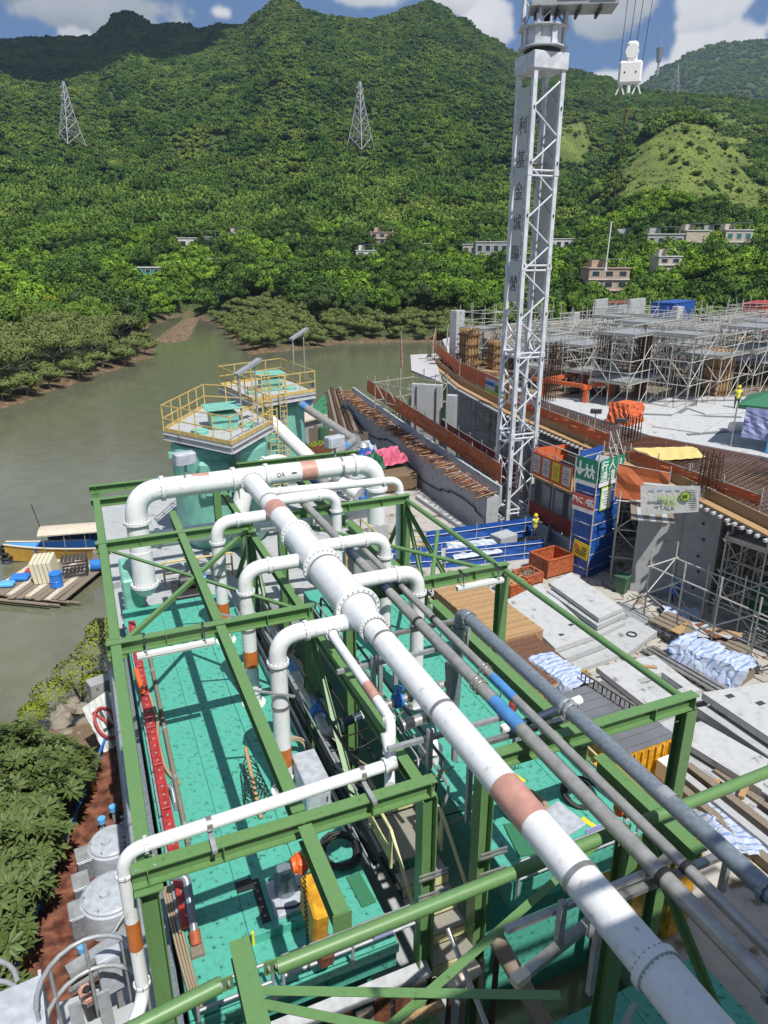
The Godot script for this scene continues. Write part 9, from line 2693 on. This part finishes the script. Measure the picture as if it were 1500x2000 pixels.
		for q in int(k[2] / 0.3): rect("end_rib", t, V(-k[2] * 0.5 + 0.15 + q * 0.3, 0.1, k[3] * 0.5 + 0.02), V(-k[2] * 0.5 + 0.15 + q * 0.3, 2.45, k[3] * 0.5 + 0.02), 0.1, 0.05, k[6])
	t = thing("air_conditioner", "white air conditioner unit on the yellow container wall", "air conditioner", V(16.0, 2.9, -13.75), 0.03)
	s = bx(V(0, 0.35, 0), V(0.85, 0.65, 0.5), BI, 0.03); put("housing", s, "white", t)
	for k in 7: block("grille_slat", t, V(0, 0.12 + k * 0.075, 0.255), V(0.6, 0.03, 0.02), "dark_metal")
	rect("bracket", t, V(-0.4, 0.0, 0), V(0.4, 0.0, 0), 0.5, 0.05, "yellow_paint")
	t = thing("tool_bundle", "yellow steel pins bundled at the striped tarpaulin", "bundle", V(16.4, 3.2, -19.0))
	for k in 6: rect("pin", t, V(-0.2 + 0.09 * k, -1.2, 0.05 * (k % 2)), V(-0.2 + 0.09 * k, 0.5, 0.05 * (k % 2)), 0.07, 0.07, "yellow_paint")
	t = thing("hose_rack", "rack of hanging cables along the yellow container", "rack", V(15.6, 4.4, -18.0), 0.0)
	rect("rack_rail", t, V(0, 0.05, 0), V(0.35, 0.05, 2.4), 0.06, 0.06, "timber_grey")
	for k in 12: bar("hanging_cable", t, V(0.03 * k, 0.05, 0.2 * k), V(0.03 * k - 0.05, -0.55, 0.2 * k + 0.03), 0.025, "black_rubber" if k % 2 else "cable_tan")
	# yellow machine with hoses at the right edge of the deck
	t = thing("filter_press", "yellow machine with hoses below the galvanised pipe", "machine", V(12.6, 1.5, -11.2), 0.1)
	s = bx(V(0.2, 1.6, -0.6), V(0.9, 3.2, 3.6), BI, 0.08); put("body", s, "yellow_paint", t)
	rect("top_rail", t, V(0.5, 3.3, -2.4), V(0.5, 3.3, 1.2), 0.12, 0.14, "yellow_paint")
	for k in 5:
		s = Shape.new(); s.pipe(bend([V(-0.3, 3.2, -1.6 + k * 0.5), V(0.0, 3.6, -1.2 + k * 0.5), V(0.2, 3.3, -0.7 + k * 0.55), V(-0.2, 3.15, -0.2 + k * 0.5)], 0.3), 0.045, 7); put("hose", s, "black_rubber" if k % 2 else "cable_tan", t)
	# blue stair tower
	t = thing("stair_tower", "tall blue-sheeted scaffold stair tower with signs", "tower", V(26.2, YARD, -30.3), 0.0)
	var c := [V(-1.15, 0, 1.0), V(1.0, 0, 0.0), V(0.6, 0, -1.6), V(-1.35, 0, -0.8)]
	c = [V(-1.05, 0, 0.8), V(1.2, 0, 0.15), V(0.9, 0, -1.2), V(-1.35, 0, -0.55)]
	var TH := 6.9
	for k in 4:
		bar("standard", t, c[k], c[k] + V(0, TH + 0.5, 0), 0.04, "scaffold")
		for l in 8: bar("ledger", t, c[k] + V(0, 0.5 + l * 0.9, 0), c[(k + 1) % 4] + V(0, 0.5 + l * 0.9, 0), 0.03, "scaffold")
	for k in [0, 3]:
		var a: Vector3 = c[k]; var b: Vector3 = c[(k + 1) % 4]
		var out := (a + b) * 0.5 + ((b - a).cross(Vector3.UP)).normalized()
		for l in 6:
			s = Shape.new(); s.cloth(a + V(0, (l + 1) * TH / 6.0 - 0.02, 0), b + V(0, (l + 1) * TH / 6.0 - 0.02, 0), b + V(0, l * TH / 6.0, 0), a + V(0, l * TH / 6.0, 0), 8, 6, 0.05, nn, l * 2.0); put("sheet", s, "tarp_blue", t)
	s = Shape.new(); s.cloth(c[2] + V(0, TH + 0.3, 0), c[3] + V(0, TH + 0.3, 0), c[3] + V(0, 0, 0), c[2], 8, 8, 0.05, nn); put("sheet", s, "tarp_blue", t)
	for l in 5: rect("stair_flight", t, V(-0.8, 0.4 + l * 1.3, 0.2), V(0.5, 1.5 + l * 1.3, -0.7), 0.7, 0.1, "galv")
	# frames for signs: front face (right in view) and river face (left in view)
	var fa: Vector3 = (c[1] - c[0]).normalized()
	var fn: Vector3 = fa.cross(Vector3.UP) * -1.0
	if fn.z < 0: fn = -fn
	var fb := Basis(fa, Vector3.UP, fn)
	var ga: Vector3 = (c[0] - c[3]).normalized()
	var gn: Vector3 = ga.cross(Vector3.UP)
	if gn.x > 0: gn = -gn
	var gb := Basis(ga, Vector3.UP, gn)
	var fm: Vector3 = (c[0] + c[1]) * 0.5 + fn * 0.1
	var gm: Vector3 = (c[0] + c[3]) * 0.5 + gn * 0.1
	s = bx(Vector3.ZERO, V(2.2, 1.3, 0.02)); var o := put("exit_sign", s, "sign_green", t); o.transform = Transform3D(fb, fm + V(0, 6.35, 0))
	s = bx(V(0, -0.78, 0), V(2.2, 0.24, 0.02)); o = put("sign_margin", s, "white", t); o.transform = Transform3D(fb, fm + V(0, 6.35, 0))
	var fz: Vector3 = fm + fn * 0.016 + V(0, 6.35, 0)
	glyph(t, "xing", Transform3D(fb, fz + fa * -0.72 + V(0, 0.28, 0)), 0.6, "white", 1.2); glyph(t, "ren", Transform3D(fb, fz + fa * -0.02 + V(0, 0.28, 0)), 0.6, "white", 1.2)
	glyph(t, "tong", Transform3D(fb, fz + fa * -0.72 + V(0, -0.34, 0)), 0.6, "white", 0.9); glyph(t, "dao", Transform3D(fb, fz + fa * -0.02 + V(0, -0.34, 0)), 0.6, "white", 0.9); glyph(t, "down", Transform3D(fb, fz + fa * 0.75), 0.95, "white", 1.3)
	s = bx(Vector3.ZERO, V(1.35, 1.3, 0.02)); o = put("exit_sign", s, "sign_green", t); o.transform = Transform3D(gb, gm + V(0, 6.35, 0))
	s = bx(V(0, -0.78, 0), V(1.35, 0.24, 0.02)); o = put("sign_margin", s, "white", t); o.transform = Transform3D(gb, gm + V(0, 6.35, 0))
	var gz: Vector3 = gm + gn * 0.016
	glyph(t, "down", Transform3D(gb, gz + ga * -0.45 + V(0, 6.35, 0)), 0.8, "white", 1.3); glyph(t, "walkers", Transform3D(gb, gz + ga * 0.22 + V(0, 6.3, 0)), 0.85, "white", 1.1)
	s = bx(V(0, 0, 0), V(1.45, 0.75, 0.02)); o = put("zone_sign", s, "sign_red", t); o.transform = Transform3D(gb, gm + V(0, 4.5, 0))
	s = bx(V(0, -0.5, 0), V(1.45, 0.24, 0.02)); o = put("sign_margin", s, "white", t); o.transform = Transform3D(gb, gm + V(0, 4.5, 0))
	lettering(t, "PVC A", 0.44, Transform3D(gb, gz + ga * -0.2 + V(0, 4.5, 0)), "white", 0.02); glyph(t, "qu", Transform3D(gb, gz + ga * 0.5 + V(0, 4.5, 0)), 0.44, "white", 0.9)
	s = bx(Vector3.ZERO, V(1.0, 1.35, 0.02)); o = put("notice", s, "lime", t); o.transform = Transform3D(fb, fm + fa * -0.3 + V(0, 4.7, 0))
	s = bx(V(0, 0, 0.014), V(0.86, 1.2, 0.02)); o = put("notice_sheet", s, "white", t); o.transform = Transform3D(fb, fm + fa * -0.3 + V(0, 4.7, 0))
	for k in 6: s = bx(V(-0.1 + 0.05 * (k % 3), 0.42 - k * 0.16, 0.03), V(0.5 - 0.08 * (k % 3), 0.04, 0.01)); o = put("print_line", s, "sign_green", t); o.transform = Transform3D(fb, fm + fa * -0.3 + V(0, 4.7, 0))
	s = bx(Vector3.ZERO, V(1.1, 0.95, 0.02)); o = put("warning_sign", s, "sign_yellow", t); o.transform = Transform3D(gb * Basis(V(0, 0, 1), -0.1), gm + ga * 0.15 + V(0, 1.6, 0))
	var rg := []
	for k in 17: rg.append(V(-0.25 + cos(k * TAU / 16) * 0.17, 0.12 + sin(k * TAU / 16) * 0.17, 0.02))
	s = Shape.new(); s.pipe(rg, 0.03, 6); s.box(V(-0.25, 0.12, 0.02), V(0.3, 0.04, 0.02), Basis(V(0, 0, 1), 0.8)); o = put("ban_ring", s, "sign_red", t); o.transform = Transform3D(gb * Basis(V(0, 0, 1), -0.1), gm + ga * 0.15 + V(0, 1.6, 0))
	for k in 4: s = bx(V(0.25 - (0.2 if k > 1 else 0.0), 0.2 - k * 0.15, 0.016), V(0.35 + (0.4 if k > 1 else 0.0), 0.07, 0.01)); o = put("print_line", s, "ink", t); o.transform = Transform3D(gb * Basis(V(0, 0, 1), -0.1), gm + ga * 0.15 + V(0, 1.6, 0))
	# blue barriers at the crane foot
	for k in [[18.4, -36.7, 27.2, -36.2, 1.3, "blue sheeted barrier before the crane foot"], [18.3, -33.9, 24.6, -33.0, 1.2, "blue sheeted barrier nearest the right frame"], [24.7, -33.0, 27.0, -35.6, 1.2, "short blue barrier joining the two others"], [15.2, -35.0, 18.2, -34.2, 1.3, "crumpled blue sheet barrier left of the long ones"]]:
		t = thing("blue_barrier", k[5], "barrier", Vector3.ZERO, 0.0, "blue barriers at the crane foot")
		s = Shape.new(); s.cloth(V(k[0], YARD + k[4], k[1]), V(k[2], YARD + k[4], k[3]), V(k[2], YARD, k[3]), V(k[0], YARD, k[1]), 20, 5, 0.08, nn, k[0]); put("sheet", s, "tarp_blue", t)
		for q in 6:
			var p := V(k[0], YARD, k[1]).lerp(V(k[2], YARD, k[3]), q / 5.0)
			bar("post", t, p, p + V(0, k[4] + 0.1, 0), 0.03, "scaffold")
		for q in 2: bar("rail", t, V(k[0], YARD + 0.4 + q * 0.6, k[1] + 0.06), V(k[2], YARD + 0.4 + q * 0.6, k[3] + 0.06), 0.025, "tarp_white")
	s = bx(V(22.8, YARD + 0.6, -34.7), V(1.4, 1.2, 1.0), Basis(Vector3.UP, 0.2), 0.03); solo("cement_block", s, "concrete", "grey concrete block behind the blue barrier", "block")
	s = Shape.new(); s.cloth(V(18.6, 2.9, -34.4), V(21.6, 2.8, -34.0), V(21.8, 2.2, -33.2), V(18.8, 2.1, -33.6), 10, 6, 0.2, nn); solo("striped_sheet", s, "tarp_white", "white sheet thrown over the near blue barrier", "sheet")
	guard_rail("yellow guard rail left of the blue barriers", [V(14.5, YARD, -36.5), V(17.6, YARD, -35.4)], 1.6, 0.05, "yellow_rail", "", 3)
	# scaffold stand with the white banner
	scaffold("galvanised scaffold stand carrying the white banner beside the blue tower", V(25.9, YARD, -28.4), deg_to_rad(50), 2, 1, 3, 1.55, 1.7, 1.65, [], "scaffolds in the yard", "scaffold", 0.045)
	t = thing("stage_platform", "timber loading platform on the scaffold behind the white banner", "platform", V(26.6, 6.35, -26.6), deg_to_rad(50))
	for k in 7: rect("plank", t, V(-1.6, 0, -1.0 + k * 0.3), V(1.7, 0, -1.0 + k * 0.3), 0.28, 0.06, "concrete" if k % 2 else "timber_grey")
	t = thing("walk_banner", "white banner reading WALK THE TALK with a lime round mascot-free badge", "banner", V(25.95, 7.55, -25.0), 0.0)
	t.set_meta("label", "white banner reading WALK THE TALK with a lime W badge")
	var ba := V(26.88 - 25.0, 0.35, -23.98 + 25.85).normalized()
	var bn := ba.cross(Vector3.UP).normalized() * -1.0
	if bn.z < 0: bn = -bn
	# the lettered face looks towards the plant
	var face := V(-0.7, 0, 0.7)
	if bn.dot(face) < 0: bn = -bn
	var bb := Basis(ba, bn.cross(ba).normalized(), bn)
	s = Shape.new(); s.cloth(bb * V(-1.35, 0.78, 0), bb * V(1.35, 0.72, 0), bb * V(1.3, -0.6, 0), bb * V(-1.35, -0.78, 0), 16, 8, 0.02, nn); put("sheet", s, "banner_white", t)
	lettering(t, "WALK", 0.34, Transform3D(bb, bb * V(-0.1, 0.13, 0.10)), "lime", 0.02); lettering(t, "THE", 0.13, Transform3D(bb, bb * V(-0.48, -0.13, 0.10)), "ink", 0.02); lettering(t, "TALK", 0.32, Transform3D(bb, bb * V(0.02, -0.17, 0.10)), "lime", 0.02)
	s = tb(bb * V(0.7, 0.22, 0.07), bb * V(0.7, 0.22, 0.085), 0.25, 0.25, 24); put("badge", s, "ink", t)
	s = tb(bb * V(0.7, 0.22, 0.075), bb * V(0.7, 0.22, 0.095), 0.215, 0.215, 24); put("badge_disc", s, "lime", t)
	lettering(t, "W", 0.3, Transform3D(bb, bb * V(0.7, 0.22, 0.11)), "ink", 0.02)
	for k in 5: s = bx(bb * V(-0.9 + k * 0.13, 0.0, 0.05), V(0.1, 0.14, 0.02), bb); put("print_block", s, "banner_grey", t)
	for k in 9: s = bx(bb * V(0.95 + 0.02 * k, 0.5 - k * 0.11, 0.045), V(0.5 - 0.03 * k, 0.025, 0.01), bb); put("print_line", s, "ink", t)
	for k in 4: s = bx(bb * V(-0.8 + 0.4 * k, 0.58, 0.05), V(0.25, 0.06, 0.01), bb); put("print_block", s, "stripe_blue", t)
	scaffold("long galvanised edge scaffold in the yard right of the banner", V(26.5, YARD, -24.6), deg_to_rad(-82), 4, 1, 2, 1.9, 1.9, 1.5, [], "scaffolds in the yard", "scaffold", 0.045)
	scaffold("galvanised scaffold run in the right foreground of the dark bay", V(28.6, YARD, -22.6), deg_to_rad(-78), 4, 1, 3, 1.9, 1.6, 1.6, [3], "scaffolds in the yard", "scaffold", 0.045)
	s = Shape.new(); s.cloth(V(29.6, 3.6, -22.6), V(29.4, 3.6, -14.0), V(29.4, 1.5, -14.0), V(29.6, 1.5, -22.6), 14, 6, 0.15, nn); solo("green_netting", s, "net_green", "dark green net hung low in the dark bay", "netting")
	t = thing("water_cooler", "blue pump unit standing by the tall wall panel", "pump", V(27.6, YARD, -25.4), 0.4)
	s = bx(V(0, 0.7, 0), V(0.5, 0.5, 0.5), BI, 0.06); put("body", s, "plastic_blue", t)
	for x in [-0.2, 0.2]: bar("leg", t, V(x, 0, 0.1), V(x, 0.5, 0), 0.03, "dark_metal")
	s = tb(V(0, 0.95, 0), V(0, 1.15, 0), 0.15, 0.15, 12); put("cap", s, "plastic_light_blue", t)
	# aluminium stair up to the floor edge behind the tower
	t = thing("access_stair", "steep aluminium stair to the floor edge behind the blue tower", "stair", V(28.2, 5.6, -31.6), deg_to_rad(20))
	for x in [-0.35, 0.35]: rect("stringer", t, V(x, 0, 0.9), V(x + 0.9, 2.6, -0.9), 0.05, 0.18, "steel")
	for k in 9: rect("tread", t, V(-0.35 + k * 0.1, 0.15 + k * 0.29, 0.8 - k * 0.2), V(0.35 + k * 0.1, 0.15 + k * 0.29, 0.8 - k * 0.2), 0.22, 0.04, "steel")
	for x in [-0.35, 0.35]: bar("hand_rail", t, V(x, 0.9, 0.9), V(x + 0.9, 3.5, -0.9), 0.025, "galv")
	# floodlights on poles at the floor edge
	for k in [[30.0, -36.0, "left"], [29.6, -33.2, "right"]]:
		t = thing("flood_light", "black floodlight on a thin pole at the floor edge, " + k[2] + " one", "lamp", V(k[0], SLAB - 0.5, k[1]), -0.6, "floodlights at the floor edge")
		bar("pole", t, Vector3.ZERO, V(0, 2.0, 0), 0.03, "scaffold")
		s = bx(V(0, 2.05, 0.1), V(0.7, 0.3, 0.2), BI, 0.03); put("lamp_head", s, "plastic_black", t)

func make_near_building():
	# the building beside the viewpoint, out of the picture, whose roof shades the lower right
	var t := thing("plant_building", "grey plant building right beside the viewpoint, outside the picture", "building", V(10.5, 0, 6.0))
	var s := Shape.new(); s.box(V(0, 10.3, 0), V(14.0, 20.6, 9.6)); put("wall", s, "wall_grey", t)
	s = bx(V(0, 20.75, 0), V(14.6, 0.3, 10.2)); put("roof", s, "concrete", t)
	s = bx(V(-12.0, 8.3, 1.5), V(9.6, 16.6, 10.0)); put("added_lower_wing", s, "wall_grey", t)  # unseen wing, added to cut the sky light on the near decks
	for k in 8: rect("stanchion", t, V(-7.0 + k * 2.0, 20.9, -4.95), V(-7.0 + k * 2.0, 22.1, -4.95), 0.06, 0.06, "galv")
	rect("hand_rail", t, V(-7.0, 22.05, -4.95), V(7.0, 22.05, -4.95), 0.12, 0.14, "galv")
